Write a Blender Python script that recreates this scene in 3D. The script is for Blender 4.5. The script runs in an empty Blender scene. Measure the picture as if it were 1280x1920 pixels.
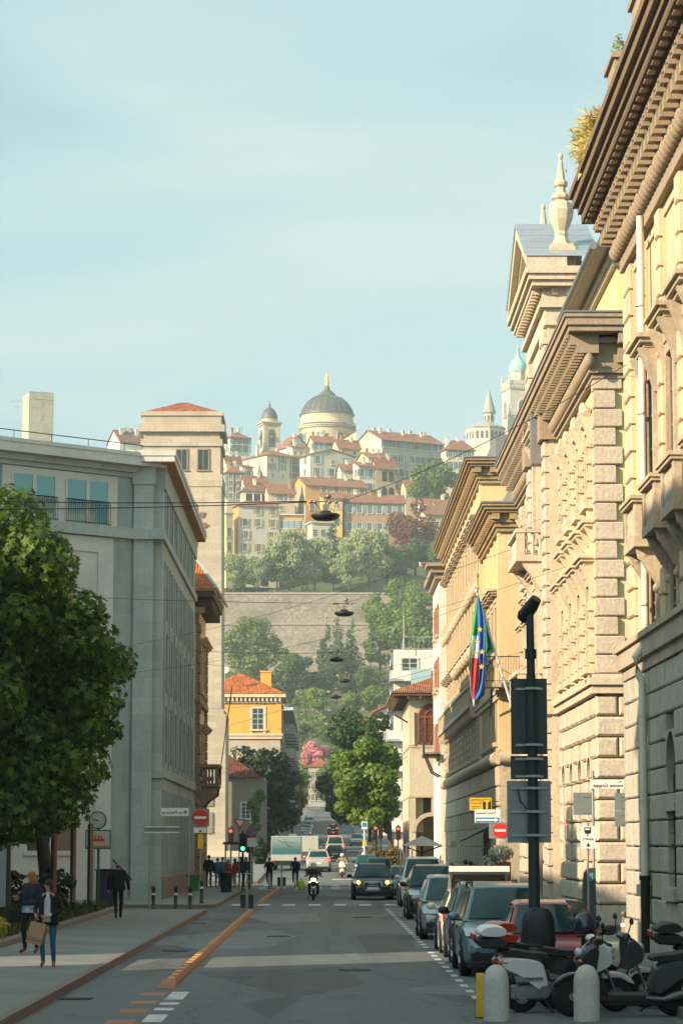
import bpy, bmesh, math, random
from mathutils import Vector, Matrix, noise
R = math.radians
PI = math.pi
random.seed(7)
SC = bpy.context.scene
COL = SC.collection
U = random.uniform

# ---------------------------------------------------------------- camera
CAM_H, F_PX = 2.4, 5000.0
PITCH = math.atan(626 / F_PX)
YAW = math.atan(33 / F_PX * math.cos(PITCH))


def ray(px, py):
    u, v = (px - 640) / F_PX, (960 - py) / F_PX
    cp, sp, cy, sy = math.cos(PITCH), math.sin(PITCH), math.cos(YAW), math.sin(YAW)
    return (Vector((sy * cp, cy * cp, sp)) + u * Vector((cy, -sy, 0))
            + v * Vector((-sy * sp, -cy * sp, cp)))


def P(px, py, Y):
    r = ray(px, py)
    t = Y / r.y
    return Vector((r.x * t, Y, CAM_H + r.z * t))


def mpp(Y):
    return Y / F_PX      # metres per photo pixel at that distance


cam_d = bpy.data.cameras.new('camera')
cam = bpy.data.objects.new('camera', cam_d)
COL.objects.link(cam)
cam.location = (0, 0, CAM_H)
cam.rotation_euler = (PI / 2 + PITCH, 0, -YAW)
cam_d.sensor_fit = 'VERTICAL'
cam_d.sensor_height = 36
cam_d.lens = 36 * F_PX / 1920
cam_d.clip_start = 1
cam_d.clip_end = 6000
SC.camera = cam

# ---------------------------------------------------------------- mesh helper


class MB:
    def __init__(s):
        s.v, s.f, s.mi, s.sm, s.cur = [], [], [], [], 0

    def add(s, vs, fs, smooth=False):
        o = len(s.v)
        s.v += [tuple(p) for p in vs]
        s.f += [tuple(i + o for i in f) for f in fs]
        s.mi += [s.cur] * len(fs)
        s.sm += [smooth] * len(fs)
        return s

    def box(s, x0, x1, y0, y1, z0, z1):
        vs = [(x, y, z) for z in (z0, z1) for y in (y0, y1) for x in (x0, x1)]
        return s.add(vs, [(0, 2, 3, 1), (4, 5, 7, 6), (0, 1, 5, 4), (2, 6, 7, 3), (0, 4, 6, 2), (1, 3, 7, 5)])

    def bev(s, x0, x1, y0, y1, z0, z1, b=.02):
        """box with its eight vertical/horizontal edges chamfered (two stacked frustums + body)"""
        rings = []
        for z, i in ((z0, b), (z0 + b, 0), (z1 - b, 0), (z1, b)):
            rings.append([(x0 + i + b * (0), y0 + i, z), (x1 - i, y0 + i, z), (x1 - i, y1 - i, z), (x0 + i, y1 - i, z)])
        return s.loft(rings)

    def loft(s, rings, cap=True, closed=True, smooth=False):
        n = len(rings[0])
        vs = [p for r in rings for p in r]
        fs = []
        for k in range(len(rings) - 1):
            for i in range(n if closed else n - 1):
                j = (i + 1) % n
                fs.append((k * n + i, k * n + j, (k + 1) * n + j, (k + 1) * n + i))
        s.add(vs, fs, smooth)
        if cap and closed:
            s.add(rings[0], [tuple(range(n - 1, -1, -1))])
            s.add(rings[-1], [tuple(range(n))])
        return s

    def prism(s, pts, ax, a, b):
        def m(p, t):
            return {'x': (t, p[0], p[1]), 'y': (p[0], t, p[1]), 'z': (p[0], p[1], t)}[ax]
        return s.loft([[m(p, a) for p in pts], [m(p, b) for p in pts]])

    def tube(s, pts, r, n=8, cap=True, smooth=True):
        pts = [Vector(p) for p in pts]
        rs = r if isinstance(r, (list, tuple)) else [r] * len(pts)
        rings = []
        up = None
        for i, p in enumerate(pts):
            d = (pts[min(i + 1, len(pts) - 1)] - pts[max(i - 1, 0)]).normalized()
            if up is None:
                up = Vector((0, 0, 1)) if abs(d.z) < .9 else Vector((1, 0, 0))
            a = d.cross(up).normalized()
            b = d.cross(a).normalized()
            up = -b if False else up
            rings.append([p + a * math.cos(2 * PI * k / n) * rs[i] + b * math.sin(2 * PI * k / n) * rs[i] for k in range(n)])
        return s.loft(rings, cap, True, smooth)

    def bar(s, p, q, w, h=None):
        return s.tube([p, q], (h or w) * .7, 4, True, False)

    def lathe(s, prof, c=(0, 0, 0), n=16, smooth=True, rot=0, cap=True):
        rings = [[(c[0] + r * math.cos(rot + 2 * PI * k / n), c[1] + r * math.sin(rot + 2 * PI * k / n), c[2] + z)
                  for k in range(n)] for r, z in prof]
        return s.loft(rings, cap, True, smooth)

    def disc(s, c, r, ax, t, n=20, r2=None):
        """short cylinder along axis ax, from c-t/2 to c+t/2"""
        rings = []
        for d, rr in ((-t / 2, r), (t / 2, r2 or r)):
            ring = []
            for k in range(n):
                a, b = rr * math.cos(2 * PI * k / n), rr * math.sin(2 * PI * k / n)
                ring.append({'x': (c[0] + d, c[1] + a, c[2] + b), 'y': (c[0] + a, c[1] + d, c[2] + b),
                             'z': (c[0] + a, c[1] + b, c[2] + d)}[ax])
            rings.append(ring)
        return s.loft(rings)

    def torus(s, c, r, t, ax, n=24, m=8):
        rings = []
        for i in range(n + 1):
            a = 2 * PI * i / n
            ring = []
            for j in range(m):
                b = 2 * PI * j / m
                u, w = (r + t * math.cos(b)), t * math.sin(b)
                ring.append({'x': (c[0] + w, c[1] + u * math.cos(a), c[2] + u * math.sin(a)),
                             'y': (c[0] + u * math.cos(a), c[1] + w, c[2] + u * math.sin(a)),
                             'z': (c[0] + u * math.cos(a), c[1] + u * math.sin(a), c[2] + w)}[ax])
            rings.append(ring)
        return s.loft(rings, False, True, True)

    def ell(s, c, rx, ry=None, rz=None, n=12, m=8):
        ry = ry or rx
        rz = rz or rx
        rings = []
        for j in range(m + 1):
            t = -PI / 2 + PI * j / m
            cr = max(math.cos(t), .02)
            rings.append([(c[0] + rx * cr * math.cos(2 * PI * k / n), c[1] + ry * cr * math.sin(2 * PI * k / n),
                           c[2] + rz * math.sin(t)) for k in range(n)])
        return s.loft(rings, True, True, True)

    def xf(s, m, start=0):
        for i in range(start, len(s.v)):
            s.v[i] = tuple(m @ Vector(s.v[i]))
        return s

    def mesh(s, name, mat, fix=True):
        me = bpy.data.meshes.new(name)
        me.from_pydata(s.v, [], s.f)
        mats = mat if isinstance(mat, (list, tuple)) else [mat]
        for m in mats:
            me.materials.append(m)
        if len(mats) > 1:
            me.polygons.foreach_set('material_index', s.mi)
        me.polygons.foreach_set('use_smooth', s.sm)
        if fix:
            bm = bmesh.new()
            bm.from_mesh(me)
            bmesh.ops.recalc_face_normals(bm, faces=bm.faces)
            bm.to_mesh(me)
            bm.free()
        me.update()
        return me

    def build(s, name, mat, parent=None, loc=(0, 0, 0), rz=0, fix=True):
        o = place(name, s.mesh(name, mat, fix), parent, loc, rz)
        if getattr(s, 'soft', False):
            m_ = o.modifiers.new('rounded', 'SUBSURF')
            m_.levels = m_.render_levels = 2
        return o


def place(name, me, parent=None, loc=(0, 0, 0), rz=0):
    o = bpy.data.objects.new(name, me)
    COL.objects.link(o)
    o.parent = parent
    o.location = loc
    o.rotation_euler = (0, 0, rz)
    return o


def tag(o, label=None, cat=None, group=None, kind=None):
    if label:
        o['label'] = label
    if cat:
        o['category'] = cat
    if group:
        o['group'] = group
    if kind:
        o['kind'] = kind
    return o


def thing(name, label, cat, loc=(0, 0, 0), rz=0, group=None):
    o = bpy.data.objects.new(name, None)
    o.empty_display_size = .3
    COL.objects.link(o)
    o.location = loc
    o.rotation_euler = (0, 0, rz)
    return tag(o, label, cat, group)


def kids(o):
    return [c for c in KIDS.get(o.name, [])] if False else list(o.children)


def dup(o, loc=None, rz=None, label=None, scale=None, parent=None):
    c = o.copy()
    COL.objects.link(c)
    c.parent = parent
    if loc is not None:
        c.location = loc
    if rz is not None:
        c.rotation_euler = (0, 0, rz)
    if scale is not None:
        c.scale = (scale,) * 3 if isinstance(scale, (int, float)) else scale
    if label:
        c['label'] = label
    for k in list(o.children):
        dup(k, parent=c)
    return c


# ---------------------------------------------------------------- materials
MATS = {}


def nt(name):
    m = bpy.data.materials.new(name)
    m.use_nodes = True
    t = m.node_tree
    b = t.nodes['Principled BSDF']
    return m, t, b


def node(t, typ, **kw):
    n = t.nodes.new(typ)
    for k, v in kw.items():
        if k.startswith('i_'):
            n.inputs[k[2:].replace('_', ' ')].default_value = v
        else:
            setattr(n, k, v)
    return n


def rgb(c):
    return (c[0], c[1], c[2], 1)


def scl(c, k):
    return tuple(min(1, x * k) for x in c)


def M(name, col, rough=.75, var=.16, scale=1.2, bump=0., bscale=25, metal=0., streak=0., spec=.35, big=.12,
      brick=None, coat=0.):
    """general weathered material: fine + broad noise, optional vertical grime streaks, bump, ashlar joints"""
    if name in MATS:
        return MATS[name]
    m, t, b = nt(name)
    L = t.links
    geo = node(t, 'ShaderNodeNewGeometry')
    n1 = node(t, 'ShaderNodeTexNoise', i_Scale=scale * 6, i_Detail=6.0, i_Roughness=.65)
    L.new(geo.outputs['Position'], n1.inputs['Vector'])
    n2 = node(t, 'ShaderNodeTexNoise', i_Scale=scale * .45, i_Detail=4.0)
    L.new(geo.outputs['Position'], n2.inputs['Vector'])

    def mixc(a, bcol, fac, typ='MIX'):
        x = node(t, 'ShaderNodeMix', data_type='RGBA', blend_type=typ)
        if isinstance(fac, float):
            x.inputs[0].default_value = fac
        else:
            L.new(fac, x.inputs[0])
        for sock, val in ((x.inputs[6], a), (x.inputs[7], bcol)):
            if isinstance(val, tuple):
                sock.default_value = rgb(val)
            else:
                L.new(val, sock)
        return x.outputs[2]

    def rng(sock, lo, hi):
        x = node(t, 'ShaderNodeMapRange')
        x.inputs[1].default_value = lo
        x.inputs[2].default_value = hi
        L.new(sock, x.inputs[0])
        return x.outputs[0]
    c = mixc(scl(col, 1 - var), scl(col, 1 + var), rng(n1.outputs['Fac'], .3, .7))
    c = mixc(c, scl(col, 1 - big * 2), rng(n2.outputs['Fac'], .5, .85))
    if streak:
        mp = node(t, 'ShaderNodeMapping')
        mp.inputs['Scale'].default_value = (2.2, 2.2, .12)
        L.new(geo.outputs['Position'], mp.inputs['Vector'])
        n3 = node(t, 'ShaderNodeTexNoise', i_Scale=1.4, i_Detail=5.0, i_Roughness=.7)
        L.new(mp.outputs[0], n3.inputs['Vector'])
        mm = node(t, 'ShaderNodeMath', operation='MULTIPLY')
        L.new(rng(n3.outputs['Fac'], .5, .8), mm.inputs[0])
        mm.inputs[1].default_value = streak
        c = mixc(c, scl(col, .45), mm.outputs[0])
    hsock = n1.outputs['Fac']
    if brick:
        bw, bh, mort, dark = brick
        tc = node(t, 'ShaderNodeTexCoord')
        sep = node(t, 'ShaderNodeSeparateXYZ')
        L.new(geo.outputs['Position'], sep.inputs[0])
        ad = node(t, 'ShaderNodeMath', operation='ADD')
        L.new(sep.outputs[0], ad.inputs[0])
        L.new(sep.outputs[1], ad.inputs[1])
        cb = node(t, 'ShaderNodeCombineXYZ')
        L.new(ad.outputs[0], cb.inputs[0])
        L.new(sep.outputs[2], cb.inputs[1])
        bt = node(t, 'ShaderNodeTexBrick')
        bt.inputs['Scale'].default_value = 1
        bt.inputs['Brick Width'].default_value = bw
        bt.inputs['Row Height'].default_value = bh
        bt.inputs['Mortar Size'].default_value = mort
        bt.inputs['Color1'].default_value = (1, 1, 1, 1)
        bt.inputs['Color2'].default_value = (.84, .84, .84, 1)
        bt.inputs['Mortar'].default_value = (dark, dark, dark, 1)
        L.new(cb.outputs[0], bt.inputs['Vector'])
        c = mixc(c, bt.outputs['Color'], 1.0, 'MULTIPLY')
    L.new(c, b.inputs['Base Color'])
    b.inputs['Roughness'].default_value = rough
    b.inputs['Metallic'].default_value = metal
    b.inputs['Specular IOR Level'].default_value = spec
    if coat:
        b.inputs['Coat Weight'].default_value = coat
        b.inputs['Coat Roughness'].default_value = .05
    if bump:
        nb = node(t, 'ShaderNodeTexNoise', i_Scale=float(bscale), i_Detail=4.0)
        L.new(geo.outputs['Position'], nb.inputs['Vector'])
        bp = node(t, 'ShaderNodeBump', i_Strength=bump, i_Distance=.03)
        L.new(nb.outputs['Fac'], bp.inputs['Height'])
        L.new(bp.outputs[0], b.inputs['Normal'])
    MATS[name] = m
    return m


def LEAF(name, c1, c2, trans=.3, tint=None):
    if name in MATS:
        return MATS[name]
    m, t, b = nt(name)
    L = t.links
    geo = node(t, 'ShaderNodeNewGeometry')
    ramp = node(t, 'ShaderNodeValToRGB')
    e = ramp.color_ramp.elements
    e[0].color, e[1].color = rgb(c1), rgb(c2)
    L.new(geo.outputs['Random Per Island'], ramp.inputs[0])
    L.new(ramp.outputs[0], b.inputs['Base Color'])
    b.inputs['Roughness'].default_value = .6
    b.inputs['Specular IOR Level'].default_value = .25
    tr = node(t, 'ShaderNodeBsdfTranslucent')
    mc = node(t, 'ShaderNodeMix', data_type='RGBA', blend_type='MULTIPLY')
    mc.inputs[0].default_value = 1
    L.new(ramp.outputs[0], mc.inputs[6])
    mc.inputs[7].default_value = (1.6, 1.7, .5, 1)
    L.new(mc.outputs[2], tr.inputs[0])
    mx = node(t, 'ShaderNodeMixShader')
    mx.inputs[0].default_value = trans
    L.new(b.outputs[0], mx.inputs[1])
    L.new(tr.outputs[0], mx.inputs[2])
    L.new(mx.outputs[0], t.nodes['Material Output'].inputs['Surface'])
    MATS[name] = m
    return m


def GLASS(name, col=(.02, .03, .03), rough=.06, spec=.6):
    if name in MATS:
        return MATS[name]
    m, t, b = nt(name)
    b.inputs['Base Color'].default_value = rgb(col)
    b.inputs['Roughness'].default_value = rough
    b.inputs['Specular IOR Level'].default_value = spec
    MATS[name] = m
    return m


def EMIT(name, col, k):
    m, t, b = nt(name)
    b.inputs['Base Color'].default_value = rgb(scl(col, .5))
    b.inputs['Emission Color'].default_value = rgb(col)
    b.inputs['Emission Strength'].default_value = k
    MATS[name] = m
    return m


def PAINT(name, col, metal=.0, rough=.3):
    return M(name, col, rough, .03, .8, metal=metal, spec=.4, big=.03, coat=.35)


def TILE(name, col, pitch=.24, axis=None):
    """roof tiles: rounded courses from wave bands in the mesh's own coordinates"""
    if name in MATS:
        return MATS[name]
    m, t, b = nt(name)
    L = t.links
    geo = node(t, 'ShaderNodeNewGeometry')
    tc = node(t, 'ShaderNodeTexCoord')
    n1 = node(t, 'ShaderNodeTexNoise', i_Scale=3.0, i_Detail=8.0, i_Roughness=.75)
    L.new(geo.outputs['Position'], n1.inputs['Vector'])
    n2 = node(t, 'ShaderNodeTexVoronoi', i_Scale=2.6)
    L.new(geo.outputs['Position'], n2.inputs['Vector'])
    ramp = node(t, 'ShaderNodeValToRGB')
    e = ramp.color_ramp.elements
    e[0].position, e[1].position = .3, .72
    e[0].color, e[1].color = rgb(scl(col, .62)), rgb(scl(col, 1.25))
    L.new(n1.outputs['Fac'], ramp.inputs[0])
    hs = node(t, 'ShaderNodeHueSaturation')
    mr = node(t, 'ShaderNodeMapRange')
    mr.inputs[3].default_value, mr.inputs[4].default_value = .65, 1.25
    sp = node(t, 'ShaderNodeSeparateColor')
    L.new(n2.outputs['Color'], sp.inputs[0])
    L.new(sp.outputs[0], mr.inputs[0])
    L.new(mr.outputs[0], hs.inputs['Value'])
    L.new(ramp.outputs[0], hs.inputs['Color'])
    L.new(hs.outputs[0], b.inputs['Base Color'])
    b.inputs['Roughness'].default_value = .85
    b.inputs['Specular IOR Level'].default_value = .2
    w = node(t, 'ShaderNodeTexWave', i_Scale=1 / pitch / 3.14 * 1.6, i_Distortion=.6)
    w.bands_direction = 'X'
    L.new(tc.outputs['Object'], w.inputs['Vector'])
    bp = node(t, 'ShaderNodeBump', i_Strength=.9, i_Distance=.08)
    L.new(w.outputs['Fac'], bp.inputs['Height'])
    L.new(bp.outputs[0], b.inputs['Normal'])
    MATS[name] = m
    return m


# ---------------------------------------------------------------- light
SUN_AZ, SUN_EL = R(33), R(24)      # the light travels towards +X, turned SUN_AZ towards +Y
sd = Vector((math.cos(SUN_AZ) * math.cos(SUN_EL), math.sin(SUN_AZ) * math.cos(SUN_EL), -math.sin(SUN_EL)))
sun_d = bpy.data.lights.new('sun', 'SUN')
sun = bpy.data.objects.new('sun', sun_d)
COL.objects.link(sun)
sun.location = (-60, -40, 80)
sun.rotation_euler = sd.to_track_quat('-Z', 'Y').to_euler()
sun_d.energy = 5.0
sun_d.angle = R(.6)
sun_d.color = (1.0, .80, .56)

w = bpy.data.worlds.new('World')
SC.world = w
w.use_nodes = True
t = w.node_tree
L = t.links
bg = t.nodes['Background']
sky = node(t, 'ShaderNodeTexSky', sky_type='NISHITA', sun_disc=False)
sky.sun_elevation = SUN_EL
sky.sun_rotation = math.atan2(-sd.x, -sd.y)
sky.dust_density = 2.0
sky.air_density = 1.0
sky.ozone_density = 1.0
tcw = node(t, 'ShaderNodeTexCoord')
mpw = node(t, 'ShaderNodeMapping')
mpw.inputs['Scale'].default_value = (1.1, 1.1, 3.6)
L.new(tcw.outputs['Generated'], mpw.inputs['Vector'])
nw = node(t, 'ShaderNodeTexNoise', i_Scale=2.3, i_Detail=4.0, i_Roughness=.5)
nw.inputs['Distortion'].default_value = .6
L.new(mpw.outputs[0], nw.inputs['Vector'])
mrw = node(t, 'ShaderNodeMapRange')
mrw.inputs[1].default_value, mrw.inputs[2].default_value = .36, .62
mrw.inputs[3].default_value, mrw.inputs[4].default_value = .38, .97
L.new(nw.outputs['Fac'], mrw.inputs[0])
tint = node(t, 'ShaderNodeMix', data_type='RGBA', blend_type='MULTIPLY')
tint.inputs[0].default_value = 1
tint.inputs[7].default_value = (.74, 1.05, 1.04, 1)
L.new(sky.outputs[0], tint.inputs[6])
mxw = node(t, 'ShaderNodeMix', data_type='RGBA')
L.new(mrw.outputs[0], mxw.inputs[0])
L.new(tint.outputs[2], mxw.inputs[6])
# hazy overcast veil: pale teal, whiter and brighter round the sun (behind the camera's left shoulder) and overhead
sep_w = node(t, 'ShaderNodeVectorMath', operation='DOT_PRODUCT')
nrm = node(t, 'ShaderNodeVectorMath', operation='NORMALIZE')
L.new(tcw.outputs['Generated'], nrm.inputs[0])
L.new(nrm.outputs[0], sep_w.inputs[0])
sep_w.inputs[1].default_value = tuple(-sd)
mr2 = node(t, 'ShaderNodeMapRange', interpolation_type='SMOOTHSTEP')
mr2.inputs[1].default_value, mr2.inputs[2].default_value = -.35, 1.0
L.new(sep_w.outputs['Value'], mr2.inputs[0])
veil = node(t, 'ShaderNodeMix', data_type='RGBA')
L.new(mr2.outputs[0], veil.inputs[0])
veil.inputs[6].default_value = (4.05, 5.25, 5.25, 1)
veil.inputs[7].default_value = (8.0, 10.6, 10.9, 1)
L.new(veil.outputs[2], mxw.inputs[7])
L.new(mxw.outputs[2], bg.inputs['Color'])
bg.inputs['Strength'].default_value = .085

SC.view_settings.view_transform = 'Standard'
SC.view_settings.look = 'None'
SC.view_settings.exposure = 0.87
SC.view_settings.gamma = 1
SC.cycles.use_denoising = True
SC.cycles.max_bounces = 8
SC.cycles.diffuse_bounces = 3
SC.cycles.volume_bounces = 0
SC.cycles.caustics_reflective = False
SC.cycles.caustics_refractive = False
SC.cycles.sample_clamp_indirect = 6

hz_m = bpy.data.materials.new('haze_air')
hz_m.use_nodes = True
ht = hz_m.node_tree
ht.nodes.remove(ht.nodes['Principled BSDF'])
pv = node(ht, 'ShaderNodeVolumePrincipled')
pv.inputs['Color'].default_value = (.80, .93, .90, 1)
pv.inputs['Density'].default_value = .0002
ht.links.new(pv.outputs[0], ht.nodes['Material Output'].inputs['Volume'])
tag(MB().box(-420, 420, -60, 1330, -2, 215).build('haze', hz_m), kind='stuff')
# ---------------------------------------------------------------- terrain and street
def lerp_pts(pts, t):
    if t <= pts[0][0]:
        return pts[0][1]
    for (a, b), (c, d) in zip(pts, pts[1:]):
        if t <= c:
            return b + (d - b) * (t - a) / (c - a)
    return pts[-1][1]


GZ = [(170, 0), (205, .54), (390, 3.1), (640, 9.6), (700, 13)]
HZ = [(700, 13), (740, 24), (790, 43), (849, 58.5), (851, 80), (880, 83), (905, 94), (950, 118), (1000, 142), (1060, 150),
      (1320, 110)]


def gz(Y):
    return lerp_pts(GZ, Y)


def hz(x, Y):
    side = max(0, abs(x) - 70)
    return lerp_pts(HZ, Y) - side * .09 + 1.6 * noise.noise(Vector((x * .03, Y * .03, 0))) * (1 if Y < 845 else .3)


m_ground = M('pavement_ground', (.17, .165, .155), .9, .12, .5, bump=.1)
m_asph = M('asphalt', (.108, .118, .115), .82, .2, 2.2, bump=.25, bscale=60, big=.12, spec=.4)
# wear of the carriageway: patched areas, cracks and tar seams, lane polish, oil spots
t = m_asph.node_tree
L = t.links
b_ = t.nodes['Principled BSDF']
src = b_.inputs['Base Color'].links[0].from_socket
geo = node(t, 'ShaderNodeNewGeometry')


def mul(src, fac_sock, col, lo, hi):
    mr = node(t, 'ShaderNodeMapRange')
    mr.inputs[1].default_value, mr.inputs[2].default_value = lo, hi
    L.new(fac_sock, mr.inputs[0])
    mx = node(t, 'ShaderNodeMix', data_type='RGBA', blend_type='MULTIPLY')
    L.new(mr.outputs[0], mx.inputs[0])
    L.new(src, mx.inputs[6])
    mx.inputs[7].default_value = (col, col, col, 1)
    return mx.outputs[2]


def mapped(sc, kind, **kw):
    mp = node(t, 'ShaderNodeMapping')
    mp.inputs['Scale'].default_value = sc
    L.new(geo.outputs['Position'], mp.inputs['Vector'])
    n_ = node(t, kind, **kw)
    L.new(mp.outputs[0], n_.inputs['Vector'])
    return n_


v1 = mapped((.42, .11, 1), 'ShaderNodeTexVoronoi', i_Scale=1.0)
sv = node(t, 'ShaderNodeSeparateColor')
L.new(v1.outputs['Color'], sv.inputs[0])
src = mul(src, sv.outputs[0], .72, .62, .64)
src = mul(src, sv.outputs[1], 1.35, .80, .82)
nz = mapped((1, .6, 1), 'ShaderNodeTexNoise', i_Scale=.9, i_Detail=5.0)
vc = node(t, 'ShaderNodeTexVoronoi', feature='DISTANCE_TO_EDGE', i_Scale=1.0)
va = node(t, 'ShaderNodeVectorMath', operation='ADD')
mpc = node(t, 'ShaderNodeMapping')
mpc.inputs['Scale'].default_value = (.3, .09, 1)
L.new(geo.outputs['Position'], mpc.inputs['Vector'])
L.new(mpc.outputs[0], va.inputs[0])
vs_ = node(t, 'ShaderNodeVectorMath', operation='SCALE')
vs_.inputs['Scale'].default_value = .35
L.new(nz.outputs['Color'], vs_.inputs[0])
L.new(vs_.outputs[0], va.inputs[1])
L.new(va.outputs[0], vc.inputs['Vector'])
src = mul(src, vc.outputs['Distance'], .68, .012, .003)
ln_ = mapped((1.05, .012, 1), 'ShaderNodeTexNoise', i_Scale=1.0, i_Detail=3.0)
src = mul(src, ln_.outputs['Fac'], .72, .5, .75)
sp_o = mapped((.8, .35, 1), 'ShaderNodeTexNoise', i_Scale=1.2, i_Detail=4.0)
src = mul(src, sp_o.outputs['Fac'], .55, .66, .78)
L.new(src, b_.inputs['Base Color'])
m_pave = M('pavement_slabs', (.18, .19, .183), .85, .14, 1.2, bump=.1, big=.12, brick=(1.4, 9., .012, .72))
m_kerb = M('kerb_granite', (.17, .135, .11), .8, .25, 2.5, bump=.2)
m_white = M('road_paint_white', (.46, .48, .46), .75, .3, 4., big=.3)
m_orange = M('road_paint_orange', (.32, .14, .07), .75, .25, 3., big=.2)
m_grass = M('bed_soil', (.045, .05, .025), .95, .4, 2., bump=.4)
m_hill = M('hill_turf', (.066, .090, .035), .95, .35, .12, bump=.3, bscale=.8, big=.2)
m_hill2 = m_hill

WIDE = 400
bmg = MB()
ys = [-50, 60, 170, 188, 205, 260, 320, 390, 520, 640, 700]
bmg.loft([[(-WIDE, y, gz(y) - .03), (WIDE, y, gz(y) - .03)] for y in ys], False, False)
tag(bmg.build('ground', m_ground), kind='structure')


def strip(name, mat, x0, x1, y0, y1, dz, kind='structure'):
    b = MB()
    cuts = [y0] + [y for y in ys if y0 < y < y1] + [y1]
    b.loft([[(x0, y, gz(y) + dz), (x1, y, gz(y) + dz)] for y in cuts], False, False)
    return tag(b.build(name, mat), kind=kind)


strip('road', m_asph, -4.2, 5.0, -50, 690, 0)
rl = MB()
rl.box(-80, -4.2, 97.2, 104.6, -.2, 0).box(5.0, 80, 64.5, 77.2, -.2, 0).box(-80, -4.2, 150.5, 171, -.2, 0).box(5.0, 80, 176, 190, -.3, -.001)
tag(rl.build('side_street', m_asph), kind='structure')

# raised pavements: slab + granite kerb edge
sl, kb = MB(), MB()


def pave(x0, x1, y0, y1, kerb_x, h=.13, ends=()):
    cuts = [y0] + [y for y in ys if y0 < y < y1] + [y1]
    kx0, kx1 = (kerb_x, kerb_x + .16) if kerb_x == x0 else (kerb_x - .16, kerb_x)
    a, b = (x0 + .16, x1) if kerb_x == x0 else (x0, x1 - .16)
    for c0, c1 in zip(cuts, cuts[1:]):
        z0, z1 = gz(c0), gz(c1)
        for bb, p, q, hh in ((sl, a, b, h), (kb, kx0, kx1, h + .012)):
            bb.loft([[(p, c0, z0 - .2), (q, c0, z0 - .2), (q, c0, z0 + hh), (p, c0, z0 + hh)],
                     [(p, c1, z1 - .2), (q, c1, z1 - .2), (q, c1, z1 + hh), (p, c1, z1 + hh)]])
    for y in ends:
        s = 1 if y == y0 else -1
        kb.box(x0, x1, min(y, y - s * .16), max(y, y - s * .16), -.2, h + .012)


pave(-7.2, -4.2, -50, 97, -4.2, ends=(97,))
pave(-80, -4.2, 104.8, 150, -4.2, ends=(104.8, 150))
pave(-80, -4.2, 171.2, 640, -4.2, ends=(171.2,))
pave(5.0, 80, -50, 64.3, 5.0, ends=(64.3,))
pave(5.0, 80, 77.4, 175.8, 5.0, ends=(77.4, 175.8))
pave(5.0, 80, 190.2, 640, 5.0, ends=(190.2,))
tag(sl.build('pavement', m_pave), kind='structure')
tag(kb.build('kerb', m_kerb), kind='structure')
bd = MB()
bd.box(-40, -7.48, -50, 96.8, -.2, .22)
tag(bd.build('planting_bed', m_grass), kind='structure')
be = MB()
for k in range(60):
    y = -50 + k * 2.45
    be.bev(-7.47, -7.21, y, y + 2.43, -.1, .27 + U(-.008, .008), .02)
tag(be.build('bed_edging', m_kerb), kind='structure')

# painted markings
mk, mo = MB(), MB()
for k in range(12):
    y = 41 + k * 1.8
    mk.box(2.36, 2.49, y, y + .75, -.05, .004)
for k in range(22):
    y = 64 + k * 1.8
    mk.box(2.36, 2.49, y, y + .75, -.05, .004)
for y, l in ((37.2, 1.6), (39.8, .6), (41.2, .6), (42.6, 2.2)):
    mk.box(-2.5, -2.22, y, y + l, -.05, .004)
for y, l in ((35.0, 2.6), (39.2, .9), (41.4, .8), (43.6, 1.0)):
    mo.box(-2.98, -2.58, y, y + l, -.05, .004)
for k in range(9):
    x = -3.75 + k * 1.04
    if x < 4.5:
        mk.box(x, x + .5, 109.2, 111.6, -.05, .004)
        mk.box(x, x + .5, 152.6, 156.2, -.05, .004)
        mk.box(x + .1, x + .5, 163.6, 166, -.05, .004)
mk.box(-4.0, -3.9, 172, 210, -.6, .004).box(.1, 2.4, 168.2, 168.7, -.05, .004)
mk.box(.55, 2.0, 180, 180.5, -.05, .2).box(-4.1, -2.3, 148, 148.6, -.05, .004)
for k in range(10):
    y = 215 + k * 16
    mk.box(-.45, -.3, y, y + 6, gz(y) - .3, gz(y + 6) + .006)
for x in (1.9,):
    for y in range(230, 500, 6):
        mk.box(x, x + .15, y, y + 6, gz(y) - .3, gz(y + 6) + .006)
mk.box(2.49, 4.4, 61.3, 61.45, -.05, .004)
tag(mk.build('road_marking', m_white), kind='structure')
tag(mo.build('lane_marking', m_orange), kind='structure')

# hill
hb = MB()
ysh = [700 + 8 * k for k in range(18)] + [846, 849, 851, 854] + [862 + 10 * k for k in range(45)]
xsh = [-400, -300, -200, -140] + list(range(-110, 111, 6)) + [140, 200, 300, 400]
hb.loft([[(x, y, hz(x, y)) for x in xsh] for y in ysh], False, False, True)
tag(hb.build('hill', m_hill), kind='structure')

# city wall of the terrace
m_wall = M('rampart_stone', (.27, .23, .195), .95, .45, .16, bump=.9, bscale=.9, streak=.7, big=.35, brick=(3.1, .9, .06, .8))
cw = thing('rampart_wall', 'long weathered stone rampart running across the hillside below the row of trees', 'wall', (0, 849, 58))
b = MB()
n = 46
top = []
for k in range(n + 1):
    x = -150 + k * 7
    top.append([(x, -6.5, -6), (x, -2.0, 14.3), (x, -1.3, 14.7), (x, -1.2, 15.1), (x, -.2, 24.2), (x, 1.4, 24.2), (x, 3, -6)])
b.loft(top, True, True)
b.build('wall', m_wall, cw)
b = MB()
b.box(-150, 172, -2.35, -1.0, 14.2, 14.75).box(-150, 172, -.45, 1.6, 24.2, 24.75)
for k in range(60):
    x = U(-110, 150)
    z = U(1, 20)
    b.box(x, x + U(.2, .5), -8, -6.6, -9, -8)
b.build('string_course', M('rampart_coping', (.32, .28, .23), .9, .2, .6, bump=.3), cw)
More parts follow.
